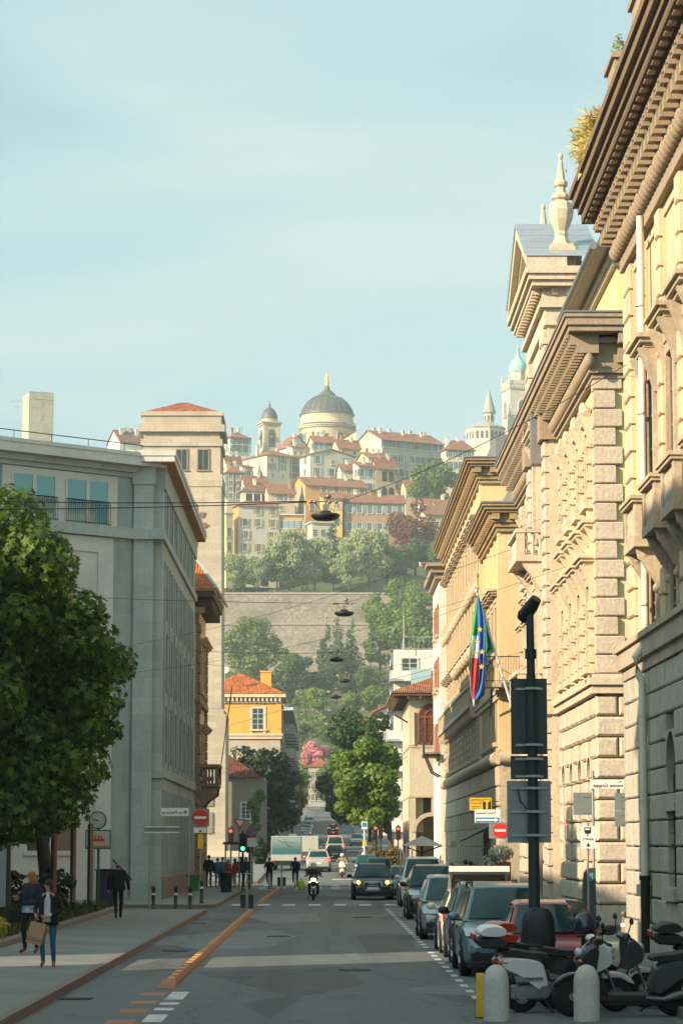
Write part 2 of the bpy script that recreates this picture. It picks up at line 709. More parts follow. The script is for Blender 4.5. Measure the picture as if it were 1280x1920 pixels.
cw2 = thing('terrace_wall', 'short stone terrace wall with a pier behind the trees at the right of the rampart', 'wall', (28, 869, 82))
b = MB()
b.box(-4, 22, 0, 1, -2, 5.2).box(-5, -3.4, -.6, 1.2, -2, 6.4).box(7, 8.6, -.6, 1.2, -2, 6.8).box(-4, 22, -.2, 1.2, 5.2, 5.6)
b.build('wall', m_wall, cw2)

# manhole covers and gully gratings
mh = MB().lathe([(.33, 0), (.33, .006), (.30, .007), (.02, .007)], (0, 0, 0), 24).torus((0, 0, .004), .31, .012, 'z', 24, 5)
mhm = mh.mesh('manhole_cover', M('cast_iron', (.035, .035, .033), .6, .3, 6, bump=.4, bscale=50, metal=.4))
for x, y, lab in ((.6, 52.5, 'round iron manhole cover in the near lane'), (-1.2, 72, 'round iron manhole cover past the sunlit strip'), (1.3, 91, 'round iron manhole cover before the crossing'), (-3.4, 62, 'round iron manhole cover in the cycle lane')):
    tag(place('manhole_cover', mhm, None, (x, y, .001)), lab, 'manhole', 'manhole covers in the road')
gr = MB()
for k in range(8):
    gr.box(-.25, .25, k * .06, k * .06 + .03, 0, .012)
grm = gr.mesh('gully_grating', MATS['cast_iron'])
for x, y, lab in ((-3.9, 42.5, 'dark gully grating by the kerb at bottom left'), (-3.9, 84, 'gully grating by the kerb beside the walking man')):
    tag(place('gully_grating', grm, None, (x, y, .001)), lab, 'grating')
# ---------------------------------------------------------------- palaces along the street
m_stucR1 = M('stucco_ochre_pale', (.54, .43, .285), .85, .10, 1.0, bump=.08, streak=.5, big=.16)
m_stoneR1 = M('stone_warm_grey', (.42, .345, .255), .85, .2, 1.3, bump=.25, bscale=18, streak=.6, big=.2)
m_baseR1 = M('stone_base_blocks', (.41, .375, .31), .88, .2, 1.1, bump=.45, bscale=14, streak=.5, big=.2)
m_stucR2 = M('stucco_yellow', (.68, .535, .275), .85, .07, .8, bump=.05, streak=.3, big=.1)
m_stoneR2 = M('stone_cream', (.53, .445, .335), .85, .18, 1.4, bump=.25, bscale=18, streak=.42, big=.16)
m_quoin = M('stone_rough_quoin', (.49, .41, .32), .9, .2, 1.6, bump=.7, bscale=11, streak=.12)
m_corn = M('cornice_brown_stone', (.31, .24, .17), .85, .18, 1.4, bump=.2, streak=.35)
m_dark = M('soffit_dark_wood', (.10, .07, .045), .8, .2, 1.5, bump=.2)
m_lead = M('lead_sheet', (.20, .20, .20), .5, .12, 1.0, metal=.3, streak=.25)
m_zinc = M('zinc_sheet', (.42, .46, .48), .35, .1, .7, metal=.6, streak=.2)
m_tile = TILE('roof_tiles_red', (.36, .13, .065))
m_tile2 = TILE('roof_tiles_orange', (.50, .15, .05))
m_glass = GLASS('window_glass', (.025, .035, .035), .07, .7)
m_iron = M('wrought_iron', (.022, .02, .02), .5, .2, 3, metal=.4)
m_frame_w = M('painted_frame', (.5, .47, .4), .6, .08, 2)
m_shut = M('shutter_wood', (.20, .15, .10), .7, .15, 3)
m_pipe = M('downpipe_cream', (.62, .57, .46), .45, .06, 1.5, streak=.2, spec=.5)


def wmesh(key, w, h, mats, frame=.2, proud=.13, hood=None, sill=True, arch=False, shutters=False, muntin=True, cons=False, keys=0):
    """window facing -X, centred on y, sill at z=0 -> (surround mesh, pane mesh)"""
    b = MB()
    y1 = w / 2
    b.box(-proud, .05, -y1 - frame, -y1, 0, h).box(-proud, .05, y1, y1 + frame, 0, h)
    if arch:
        n = 10
        for k in range(n):
            a0, a1 = PI * k / n, PI * (k + 1) / n
            q = [(r * math.cos(a), h + r * math.sin(a)) for a, r in ((a0, y1), (a0, y1 + frame), (a1, y1 + frame), (a1, y1))]
            b.prism(q, 'x', -proud, .05)
    else:
        b.box(-proud, .05, -y1 - frame, y1 + frame, h, h + frame)
    if sill:
        b.box(-proud - .16, .05, -y1 - frame - .12, y1 + frame + .12, -.2, -.002)
        b.box(-proud - .06, .05, -y1 - frame, -y1 + .06, -.55, -.2).box(-proud - .06, .05, y1 - .06, y1 + frame, -.55, -.2)
    top = h + frame + .003
    W = y1 + frame
    if cons:
        for s in (-1, 1):
            yc = s * (W - .02)
            b.prism([(-.46, top + .3), (.0, top + .3), (0, top - .65), (-.12, top - .65), (-.2, top - .3), (-.3, top - .05)], 'y', yc - .14, yc + .14)
    if keys:
        for s in (-1, 1):
            for q in range(int(h / .52)):
                b.bev(-proud - .06, .02, s * (W - .06) - .13, s * (W - .06) + .13, .12 + q * .52, .38 + q * .52, .02)
    if keys > 1:
        b.box(-.3, .03, -W - .2, W + .2, -.75, -.65).box(-.38, .03, -W - .27, W + .27, -.65, -.553)
        for s in (-1, 1):
            b.prism([(-.3, -.75), (0, -.75), (0, -1.25), (-.1, -1.2)], 'y', s * .7 - .1, s * .7 + .1)
    if hood in ('flat', 'tri'):
        z = top + .3
        b.box(-proud - .04, .05, -W, W, top, z)
        b.box(-.34, .05, -W - .14, W + .14, z, z + .1).box(-.44, .05, -W - .24, W + .24, z + .1, z + .2).box(-.52, .05, -W - .32, W + .32, z + .2, z + .3)
        if hood == 'tri':
            z += .303
            b.prism([(-W - .3, z), (W + .3, z), (0, z + .62)], 'x', -.3, .05)
            for s in (-1, 1):
                b.loft([[(x, s * (W + .32), z), (x, s * (W + .32), z + .12), (x, 0, z + .8), (x, 0, z + .66)] for x in (-.5, .05)])
    elif hood == 'scroll':
        z = top + .12
        b.box(-.26, .05, -W - .1, W + .1, top, z)
        for s in (-1, 1):
            b.tube([(-.2, s * (W + .16), z + .14), (-.2, s * W * .6, z + .36), (-.2, s * W * .25, z + .26)], .13, 6)
        b.ell((-.22, 0, z + .34), .14, .26, .3, 8, 6)
    n1 = len(b.f)
    b.cur = 1
    hh = h + (y1 if arch else 0)
    if muntin:
        b.box(-.06, .03, -.045, .045, 0, hh - .02)
        for q in (-1, 1):
            b.box(-.055, .03, q * y1 - (.07 if q > 0 else 0), q * y1 + (.07 if q < 0 else 0), 0, h)
        for k in range(1, 4):
            b.box(-.05, .03, -y1, y1, h * k / 4 - .03, h * k / 4 + .03)
    if shutters:
        b.cur = 2
        for s in (-1, 1):
            a = s * (y1 + frame + .03)
            c = a + s * w * .5
            b.box(-.1, .0, min(a, c), max(a, c), .02, h)
            for k in range(int(h / .16)):
                b.box(-.12, -.09, min(a, c) + .06, max(a, c) - .06, .1 + k * .16, .19 + k * .16)
    fm = b.mesh(key, mats)
    p = MB()
    if arch:
        n = 12
        p.prism([(-y1, 0), (y1, 0)] + [(y1 * math.cos(PI * k / n), h + y1 * math.sin(PI * k / n)) for k in range(n + 1)], 'x', -.03, .02)
    else:
        p.box(-.03, .02, -y1, y1, 0, h)
    return fm, p.mesh(key + '_pane', m_glass)


def windows(parent, wm, pos, rz=0, pname='pane'):
    for p in pos:
        o = place('window', wm[0], parent, p, rz)
        place(pname, wm[1], o)


def blocks(b, x_out, y0, y1, z0, z1, ch, bw, holes=(), x_in=.05, gap=.03, bevel=.03):
    """rusticated courses on a facade facing -X; holes = (ya, yb, za, zb) left open"""
    n = max(1, round((z1 - z0) / ch))
    ch = (z1 - z0) / n
    for k in range(n):
        za, zb = z0 + k * ch + gap / 2, z0 + (k + 1) * ch - gap / 2
        segs = [(y0, y1)]
        for h0, h1, hz0, hz1 in holes:
            if za < hz1 - .02 and zb > hz0 + .02:
                ns = []
                for a, c in segs:
                    if h1 <= a or h0 >= c:
                        ns.append((a, c))
                    else:
                        if h0 > a:
                            ns.append((a, h0))
                        if h1 < c:
                            ns.append((h1, c))
                segs = ns
        off = (k % 2) * bw / 2
        for a, c in segs:
            cuts = [a] + [y0 + off + j * bw for j in range(int((y1 - y0) / bw) + 2) if a + .25 < y0 + off + j * bw < c - .25] + [c]
            for q, r in zip(cuts, cuts[1:]):
                d = U(-.012, .012)
                yq, yr = q + gap / 2, r - gap / 2
                bv = bevel
                b.loft([[(x_in, yq, za), (x_in, yr, za), (x_in, yr, zb), (x_in, yq, zb)],
                        [(x_out + bv + d, yq, za), (x_out + bv + d, yr, za), (x_out + bv + d, yr, zb), (x_out + bv + d, yq, zb)],
                        [(x_out + d, yq + bv, za + bv), (x_out + d, yr - bv, za + bv), (x_out + d, yr - bv, zb - bv), (x_out + d, yq + bv, zb - bv)]])


def spandrel(b, yc, r, zs, zt, x0, x1):
    """fills the corners above a round arch of radius r springing at zs up to zt"""
    n = 8
    for s in (-1, 1):
        arc = [(yc + s * r * math.cos(PI / 2 * k / n), zs + r * math.sin(PI / 2 * k / n)) for k in range(n + 1)]
        b.prism([(yc + s * r, zt)] + arc + [(yc, zt)], 'x', x0, x1)


def rotY(b, start):
    """turn everything added since start from facing -X (along +y) to facing -Y (along +x)"""
    for i in range(start, len(b.v)):
        x, y, z = b.v[i]
        b.v[i] = (y, x, z)


def rail(b, p, q, h, gap=.12, r=.012, knob=True):
    p, q = Vector(p), Vector(q)
    n = max(2, int((q - p).length / gap))
    for k in range(n + 1):
        a = p.lerp(q, k / n)
        b.bar(a, a + Vector((0, 0, h)), r)
    b.bar(p + Vector((0, 0, h)), q + Vector((0, 0, h)), .03)
    b.bar(p + Vector((0, 0, .06)), q + Vector((0, 0, .06)), .022)


def cornice(b, y0, y1, z, prof, ret=None):
    """prof: list of (x_out, z0, z1) strips relative to z; ret = length of the return along the end wall at y0"""
    for xo, a, c in prof:
        b.box(xo, .04, y0 + (xo if ret else 0), y1, z + a, z + c)
        if ret:
            b.box(.04, ret, y0 + xo, y0 + .04, z + a, z + c)


# ---- near palace on the right (balconies, deep bracketed cornice)
r1 = thing('palace', 'tall ochre palace with stone balconies and deep bracketed cornice, nearest on the right side', 'building', (7.2, 32, 0))
LY = 30.3
b = MB()
b.box(0, 16, 0, LY, 0, 17.3)
b.build('wall', m_stucR1, r1)
b = MB()
AR = [26.6, 22.2, 17.8, 13.4, 9, 4.6]
holes = [(y - .72, y + .72, 1.55, 4.75) for y in AR]
blocks(b, -.2, 6, LY, .75, 6.2, .57, 1.25, holes)
b.box(-.26, .04, 0, LY + .04, 0, .74)
b.box(-.2, .04, 0, 6, .75, 6.2)
for y in AR[:5]:
    spandrel(b, y, .72, 4.0, 4.75, -.19, .03)
    b.box(-.24, .02, y - .8, y + .8, 3.1, 3.45).box(-.3, .03, y - .9, y + .9, 1.3, 1.56)
s0 = len(b.v)
for k in range(10):
    b.bev(-.2, .3, LY - .02, LY + .12, .75 + k * .545, .75 + k * .545 + .52, .03)
b.build('base', m_baseR1, r1)
wa = MB()
am, ap = MB(), MB()
for k in range(4):
    am.bar((-.06, -.5 + k * .33, 0), (-.06, -.5 + k * .33, 2.3), .02)
am.box(-.1, .0, -.72, .72, .8, .87)
for k in range(3):
    am.bar((-.06, -.7, .3 + k * .8), (-.06, .7, .3 + k * .8), .02)
am = am.mesh('arched_grille', m_iron)
ap = MB().prism([(-.7, 0), (.7, 0)] + [(.7 * math.cos(PI * k / 10), 2.42 + .7 * math.sin(PI * k / 10)) for k in range(11)], 'x', -.02, .02).mesh('arched_pane', m_glass)
for y in AR[:5]:
    o = place('window', ap, r1, (0, y, 1.57))
    place('grille', am, o)
# string course, pilaster strips with joints, upper wall panels
b = MB()
b.box(-.34, .04, 0, LY + .2, 6.45, 6.85).box(-.24, .04, 0, LY + .1, 6.2, 6.45).box(-.42, .04, 0, LY + .28, 6.85, 6.98)
b.build('string_course', m_stoneR1, r1)
b = MB()
for y0, y1 in ((28.9, 30.25), (26.6, 27.5), (23.5, 24.1), (20.3, 20.9)):
    blocks(b, -.12, y0, y1, 6.99, 15.9, .62, 3, gap=.05, bevel=.035)
for y0, y1 in ((27.75, 28.7), (24.5, 26.3), (21.2, 23.2), (18, 20)):
    for a, c in ((y0, y0 + .09), (y1 - .09, y1)):
        b.box(-.05, .03, a, c, 13.95, 15.6)
    b.box(-.05, .03, y0, y1, 15.6, 15.69).box(-.05, .03, y0, y1, 13.86, 13.95)
b.build('pilaster', m_stucR1, r1)
BY = [25.3, 21.9, 18.9, 15.6, 12.3, 9.0]
w1 = wmesh('tall_hooded_window', 1.0, 3.0, [m_stoneR1, m_shut], .24, .14, 'flat', False, cons=True)
windows(r1, w1, [(0, y, 9.5) for y in BY])
w1b = wmesh('mezzanine_window', 1.0, 1.25, [m_stoneR1, m_shut], .2, .12, None, False)
windows(r1, w1b, [(0, y, 7.0) for y in BY])
# balconies
bp, bs = MB(), MB()
bp.box(-.62, .02, -1.0, 1.0, 8.72 - 8.72, .18)
for x0, x1, y0, y1 in ((-.60, -.44, -.98, -.7), (-.60, -.44, .7, .98)):
    bp.box(x0, x1, y0, y1, .18, .95)
bp.box(-.57, .02, -.965, -.86, .17, .96).box(-.57, .02, .86, .965, .17, .96)
bp.box(-.56, -.48, -.7, .7, .18, .3)
bp.box(-.66, .02, -1.04, 1.04, .95, 1.02).box(-.70, .02, -1.08, 1.08, 1.02, 1.1)
for k in range(7):
    bp.lathe([(.05, 0), (.07, .1), (.035, .28), (.065, .45), (.03, .6), (.05, .65)], (-.52, -.6 + k * .2, .3), 8)
for s in (0,):
    bs.prism([(-.56, 0), (0, 0), (0, -1.0), (-.08, -1.0), (-.13, -.75), (-.26, -.55), (-.46, -.25)], 'y', s * .68 - .11, s * .68 + .11)
    bs.ell((-.38, s * .68, -.15), .15, .13, .15, 10, 6)
    bs.ell((-.1, s * .68, -.86), .1, .13, .11, 10, 6)
bpm, bsm = bp.mesh('balcony', m_stoneR1), bs.mesh('console', m_stoneR1)
for y in BY:
    o = place('balcony', bpm, r1, (0, y, 8.72))
    for s in (-1, 1):
        place('console', bsm, o, (0, s * .68, 0))
# cornice
b = MB()
b.box(-.16, .04, 0, LY + .1, 15.95, 16.25)
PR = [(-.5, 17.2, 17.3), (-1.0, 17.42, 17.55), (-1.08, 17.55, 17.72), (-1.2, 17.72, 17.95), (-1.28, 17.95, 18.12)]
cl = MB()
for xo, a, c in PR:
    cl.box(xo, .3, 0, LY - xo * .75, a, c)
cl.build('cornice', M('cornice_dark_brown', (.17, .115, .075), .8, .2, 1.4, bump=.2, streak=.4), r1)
b.box(-.34, .04, 0, LY + .3, 16.75, 17.2)
n = 34
for k in range(n):
    y = LY + .1 - k * .62
    b.box(-.74, .0, y - .15, y + .15, 16.98, 17.199)
    b.box(-.6, .0, y - .14, y + .14, 16.66, 16.98)
    b.box(-.95, -.8, y - .02, y + .26, 17.25, 17.3)
    b.disc((-.75, y, 17.06), .045, 'x', .06, 8)
b.build('modillions', m_corn, r1)
b = MB()
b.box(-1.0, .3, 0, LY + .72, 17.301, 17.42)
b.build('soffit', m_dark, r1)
b = MB()
for k in range(52):
    y = LY + .25 - k * .4
    s = len(b.v)
    b.ell((0, 0, 0), .2, .27, .24, 10, 6).xf(Matrix.Translation((-.2, y, 16.5)) @ Matrix.Rotation(R(38), 4, 'X'), s)
b.build('rope_moulding', m_corn, r1)
b = MB()
b.tube([(-.24, 25.0 - 1.55 + 2.15, z) for z in (16.2, 11, 6.6)], .085, 10)
b.tube([(-.3, 25.6, 6.7), (-.48, 25.6, 6.45), (-.42, 25.6, 6.1), (-.33, 25.6, 5.9)], .08, 10)
b.tube([(-.33, 25.6, 5.9), (-.33, 25.6, 1.75)], .085, 10)
for z in (14.2, 11.8, 9.2, 7.6, 5.2, 3.4):
    b.disc((-.27 if z > 6 else -.33, 25.6, z), .11, 'z', .05, 10)
dp = b.build('downpipe', m_pipe, r1)
b = MB()
b.tube([(-.33, 25.6, 1.75), (-.33, 25.6, .14)], .1, 10)
b.disc((-.33, 25.6, 1.72), .125, 'z', .1, 10)
b.build('pipe_foot', m_iron, dp)
# roof terrace parapet with railing
b = MB()
b.box(-.9, 16, 0, LY, 17.93, 18.16)
for y in (27.5, 23.0, 18.5, 14, 9.5):
    b.box(-1.15, -.45, y - .9, y + .5, 18.13, 18.75).box(-1.22, -.4, y - .97, y + .57, 18.75, 18.88)
b.build('parapet', m_corn, r1)
b = MB()
for y in (26.6, 22.4, 18, 13):
    rail(b, (-.8, y - 2.6, 18.2), (-.8, y, 18.2), 1.1, .16)
b.build('railing', m_iron, r1)

# ---- yellow palace with quoins and central pavilion
r2 = thing('palace', 'yellow palace with rough corner quoins and an urn-topped central pavilion, second on the right side', 'building', (8.16, 78.6, 0))
L2 = 31.0
b = MB()
b.box(0, 15, 0, L2, 0, 17.6)
b.build('wall', m_stucR2, r2)
b = MB()
WY = [2.3, 5.15, 8.0, 10.85]
WB = [21.6, 24.6, 27.6]
h0 = [(y - .62, y + .62, 2.2, 5.1) for y in WY + WB]
blocks(b, -.2, 0.0, 12.2, .7, 6.8, .61, 1.5, h0, gap=.05, bevel=.06)
blocks(b, -.2, 20.6, L2, .7, 6.8, .61, 1.5, h0, gap=.05, bevel=.06)
for y in WY + WB:
    spandrel(b, y, .62, 4.45, 5.05, -.18, .02)
s = len(b.v)
blocks(b, -.2, -.2, 15, .7, 6.8, .61, 1.35, gap=.05, bevel=.06)
rotY(b, s)
b.box(-.28, .03, -.28, L2, 0, .68)
b.box(.03, 15, -.28, .03, 0, .68)
b.build('base', m_quoin, r2)
fm = wmesh('arched_street_window', 1.2, 2.3, [m_stoneR2, m_shut], .1, .05, None, False, arch=True)
windows(r2, fm, [(0, y, 2.1) for y in WY + WB])
b = MB()
cornice(b, 0, L2, 0, [(-.3, 6.85, 7.1), (-.4, 7.1, 7.3), (-.26, 7.3, 7.42)], 15)
b.build('string_course', m_stoneR2, r2)
b, q2, q3 = MB(), MB(), MB()
zz = 7.45
k = 0
while zz < 16.1:
    lw = .70 if k % 2 else .50
    b.bev(-.13, lw - .02, -.13, .0 + .03, zz, zz + .535, .03)
    b.bev(.02, lw, -.145, .05, zz + .002, zz + .533, .03)
    b.bev(-.14, .05, .0, lw * .8, zz + .003, zz + .532, .03)
    q2.bev(-.12, .05, 11.4 + (0 if k % 2 else .2), 12.1, zz, zz + .535, .03)
    q3.bev(-.12, .05, L2 - lw * .8, L2, zz, zz + .535, .03)
    zz += .565
    k += 1
for q in (b, q2, q3):
    q.build('quoin', m_quoin, r2)
wA = wmesh('piano_window', 1.05, 2.5, [m_stoneR2, m_shut], .26, .16, 'flat', True, cons=True, keys=1)
windows(r2, wA, [(0, y, 7.75) for y in WY + WB])
wB = wmesh('upper_window', 1.0, 2.2, [m_stoneR2, m_shut], .22, .14, 'scroll', True, cons=True, keys=2)
windows(r2, wB, [(0, y, 12.75) for y in WY + WB])
b = MB()
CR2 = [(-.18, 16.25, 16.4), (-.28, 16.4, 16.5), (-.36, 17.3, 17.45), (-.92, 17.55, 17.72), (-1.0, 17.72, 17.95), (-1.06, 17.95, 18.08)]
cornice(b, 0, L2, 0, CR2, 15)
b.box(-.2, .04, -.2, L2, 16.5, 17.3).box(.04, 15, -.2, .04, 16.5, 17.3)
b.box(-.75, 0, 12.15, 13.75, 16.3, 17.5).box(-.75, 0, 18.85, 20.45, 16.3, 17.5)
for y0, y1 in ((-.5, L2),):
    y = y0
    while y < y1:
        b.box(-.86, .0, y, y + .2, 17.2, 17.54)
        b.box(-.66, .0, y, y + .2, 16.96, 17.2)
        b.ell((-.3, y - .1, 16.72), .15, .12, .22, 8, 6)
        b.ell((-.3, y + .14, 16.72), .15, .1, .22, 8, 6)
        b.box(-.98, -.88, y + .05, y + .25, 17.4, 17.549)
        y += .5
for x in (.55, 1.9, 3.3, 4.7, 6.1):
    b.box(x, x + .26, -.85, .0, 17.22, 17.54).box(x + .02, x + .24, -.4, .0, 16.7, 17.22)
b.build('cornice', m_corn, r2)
b = MB()
cornice(b, 0, L2, 0, [(-1.1, 18.08, 18.13)], 15)
b.box(-.9, 15, -.9, L2, 18.0, 18.125)
b.build('cornice_flashing', m_lead, r2)
b = MB()
b.box(.75, 14, 1.2, 12.0, 18.1, 20.4)
b.box(.9, 14, 20.6, L2 - .6, 18.1, 19.2)
b.build('attic', m_stucR2, r2)
b = MB()
b.box(.6, 14, 1.05, 12.1, 19.95, 20.15).box(.5, 14, .95, 12.1, 20.15, 20.4)
b.build('attic_moulding', m_stoneR2, r2)
b = MB()
b.loft([[(.0, y, 20.42), (.3, y, 20.95), (14, y, 21.0), (14, y, 20.42)] for y in (.55, 12.2)])
MB().box(.6, 14, 20.4, L2 - .4, 19.2, 19.4).build('attic_cap', m_lead, r2)
MB().tube([(-.02, .5, 20.45), (-.02, 12.2, 20.45)], .12, 8).build('gutter', m_lead, r2)
b.build('attic_eave', m_lead, r2)
b = MB()
for k in range(10):
    b.tube([(.6 + k * .28, 1.0, 21.0), (.6 + k * .28, 11.5, 21.12)], .13, 6)
b.box(.7, 5, 1.1, 1.19, 18.14, 18.55)
b.build('roof', m_tile2, r2)
# pavilion
b = MB()
b.box(-.42, 9, 12.3, 20.3, 0, 17.5).box(-.42, .75, 12.3, 20.3, 17.5, 20.6)
pv_ = b.build('pavilion', m_stoneR2, r2)
b = MB()
for y0, y1 in ((12.3, 13.6), (19.0, 20.3)):
    blocks(b, -.62, y0, y1, .6, 20.2, .56, 3, gap=.05, bevel=.05, x_in=-.38)
blocks(b, -.55, 13.6, 19.0, .6, 6.8, .61, 1.4, [(15.1, 17.5, .6, 5.2)], gap=.05, bevel=.05, x_in=-.38)
b.box(-.72, -.3, 12.2, 20.4, 0, .6).box(-.7, -.3, 12.2, 20.4, 6.85, 7.3)
b.build('pilaster', m_quoin, pv_)
b = MB()
PP = [(-.55, 20.3, 20.9), (-.72, 20.9, 21.1), (-.62, 21.1, 21.45), (-1.0, 21.6, 21.8), (-1.12, 21.8, 22.0), (-1.22, 22.0, 22.25)]
for xo, a, c in PP:
    e = -xo - .42
    b.box(xo, .75 + e, 12.3 - e, 20.3 + e, a, c)
b.box(-.6, .9, 12.2, 20.4, 21.45, 21.6)
for k in range(15):
    y = 12.4 + k * .55
    b.box(-.95, -.5, y, y + .26, 21.42, 21.599)
for k in range(3):
    b.box(-.3 + k * .5, -.08 + k * .5, 12.0, 12.35, 21.35, 21.599)
YM = 16.3
b.prism([(12.3 - .1, 22.25), (20.4, 22.25), (YM, 24.1)], 'x', -.6, .9)
for s in (-1, 1):
    yo = YM + s * 4.75
    b.loft([[(x, yo, 22.25), (x, yo, 22.6), (x, YM, 24.75), (x, YM, 24.3)] for x in (-1.2, .2)])
    b.loft([[(x, YM + s * 4.2, 22.25), (x, YM + s * 4.2, 22.45), (x, YM, 24.3), (x, YM, 24.1)] for x in (-.95, .1)])
b.build('pediment', m_stoneR2, pv_)
b = MB()
for s in (-1, 1):
    b.loft([[(x, YM + s * 4.8, 22.6), (x, YM + s * 4.8, 22.68), (x, YM, 24.85), (x, YM, 24.76)] for x in (-1.25, 1.35)])
    for k in range(4):
        f = .2 + k * .2
        b.bar((-1.2, YM + s * 4.8 * (1 - f), 22.68 + 2.17 * f), (1.35, YM + s * 4.8 * (1 - f), 22.68 + 2.17 * f), .03)
b.build('pavilion_roof', m_zinc, pv_)
ub = MB()
ub.box(-.6, .6, -.6, .6, -1.4, .4).box(-.52, .52, -.52, .52, .4, .52)
u8 = [(.5, .52), (.4, .7), (.3, .85), (.34, .95), (.3, 1.05), (.55, 1.5), (.62, 1.85), (.56, 2.1), (.3, 2.25), (.44, 2.32), (.46, 2.42), (.25, 2.55), (.22, 2.75),
      (.32, 2.82), (.33, 2.95), (.22, 3.05), (.1, 3.75), (.07, 3.8), (.12, 3.9), (.12, 4.0), (.02, 4.1)]
ub.lathe(u8, (0, 0, 0), 8, False, PI / 8)
um = ub.mesh('urn', m_stoneR2)
for y in (12.55, 20.0):
    place('urn', um, pv_, (.1, y, 22.7)).scale = (.76, .76, .93)
wc = wmesh('pavilion_window', 1.7, 2.9, [m_stoneR2, m_shut], .4, .2, 'tri', False, cons=True)
windows(pv_, wc, [(-.42, YM, 8.2), (-.42, YM, 13.2)])
b = MB()
b.box(-1.45, -.4, 14.2, 18.4, 0, .22)
for y in (14.2, 18.12):
    b.box(-1.42, -1.14, y, y + .28, .22, 1.0)
b.box(-1.46, -1.1, 14.16, 18.44, 1.0, 1.14).box(-1.39, -.4, 14.175, 14.4, 1.003, 1.136)
for k in range(14):
    b.lathe([(.06, 0), (.09, .14), (.04, .38), (.08, .6), (.05, .78)], (-1.27, 14.65 + k * .25, .22), 8)
for k in range(3):
    b.lathe([(.06, 0), (.09, .14), (.04, .38), (.08, .6), (.05, .78)], (-.6 - k * .25, 14.3, .22), 8)
for y in (14.5, 17.9):
    b.prism([(-1.3, 0), (-.4, 0), (-.4, -1.1), (-.6, -1.0), (-.9, -.5)], 'y', y - .2, y + .2)
bme = b.mesh('balcony', m_stoneR2)
for z in (7.35, 12.3):
    place('balcony', bme, pv_, (0, 0, z))
b = MB()
b.box(-.95, -.4, 13.2, 14.0, 15.6, 17.4)
b.build('sign_box', m_lead, pv_)
b = MB()
b.prism([(15.1, .2), (17.5, .2)] + [(YM + 1.2 * math.cos(PI * k / 10), 4.0 + 1.2 * math.sin(PI * k / 10)) for k in range(11)], 'x', -.45, -.41)
b.build('door', m_shut, pv_)

# ---- two peach palaces further along
m_stucR3 = M('stucco_peach', (.64, .46, .255), .85, .08, .7, bump=.05, streak=.22, big=.1)
m_stoneR3 = M('stone_sand', (.45, .36, .25), .85, .15, 1.2, bump=.2, streak=.3)
m_rock3 = M('rock_faced_stone', (.42, .35, .26), .9, .22, 1.4, bump=.9, bscale=5, streak=.2)
m_eaveR3 = M('cornice_ochre', (.33, .235, .13), .8, .2, 1.2, bump=.15, streak=.4)
w3 = wmesh('peach_window', 1.1, 2.1, [m_stoneR3, m_shut], .2, .1, 'flat', True)
w3b = wmesh('peach_arched_window', 1.0, 1.9, [m_stoneR3, m_shut], .2, .1, None, True, arch=True)


def peach(loc, L, H, label, first, nf):
    t = thing('palace', label, 'building', loc)
    b = MB()
    b.box(0, 14, 0, L, 6.3, H - 1.2)
    b.build('wall', m_stucR3, t)
    b = MB()
    b.box(-.04, 14, -.04, L, 0, 6.3)
    blocks(b, -.18, .0, L, .5, 6.0, .9, 2.2, [(y - .7, y + .7, .5, 4.0) for y in first], gap=.04, bevel=.05)
    b.build('base', m_rock3, t)
    b = MB()
    b.tube([(-.12, -.1, 6.35), (-.12, L, 6.35)], .32, 10)
    b.tube([(14, -.12, 6.35), (-.1, -.12, 6.35)], .3, 10)
    cornice(b, 0, L, 0, [(-.18, 9.0, 9.25), (-.25, 9.25, 9.4)], 14)
    b.build('string_course', m_stoneR3, t)
    if nf > 2:
        b = MB()
        blocks(b, -.14, 1.2, L, 6.75, 11.6, .42, .85, [(y - .8, y + .8, 6.9, 9.6) for y in first] + [(0, L, 8.95, 9.45)], gap=.05, bevel=.1)
        b.build('rock_facing', m_rock3, t)
    b = MB()
    z = H - 1.2
    CR = [(-.15, -.1, .1), (-.25, .1, .3), (-.35, .3, .38), (-.62, .72, .85), (-.74, .85, 1.0), (-.84, 1.0, 1.12)]
    cornice(b, 0, L, z, CR, 14)
    b.box(-.3, .03, -.3, L, z + .38, z + .72).box(.03, 14, -.3, .03, z + .38, z + .72)
    y = -.4
    while y < L:
        b.box(-.52, .0, y, y + .3, z + .42, z + .719)
        y += .75
    for k in range(18):
        b.box(-.4 + k * .8, -.05 + k * .8, -.56, -.2, z + .42, z + .719)
    b.build('cornice', m_eaveR3, t)
    b = MB()
    b.box(-.9, 14, -.9, L, z + 1.121, z + 1.2)
    b.box(.8, 14, 1.0, L - 1, z + 1.2, z + 2.6)
    b.build('roof', m_lead, t)
    for f in range(nf):
        zf = (6.95, 9.95, 13.2, 16.4)[f] if nf > 2 else (7.1, 11.2)[f]
        windows(t, w3b if f in (0, 2) else w3, [(0 if not (nf > 2 and f == 0) else -.05, y, zf) for y in first])
    # shallow pilaster strips between the bays
    b = MB()
    for y in [q + 1.35 for q in first]:
        b.box(-.07, .02, y - .12, y + .12, 11.8 if nf > 2 else 6.8, H - 1.3)
    b.box(-.1, .02, 0.02, .9, 6.7, H - 1.3)
    b.build('pilaster', m_stucR3, t)
    return t


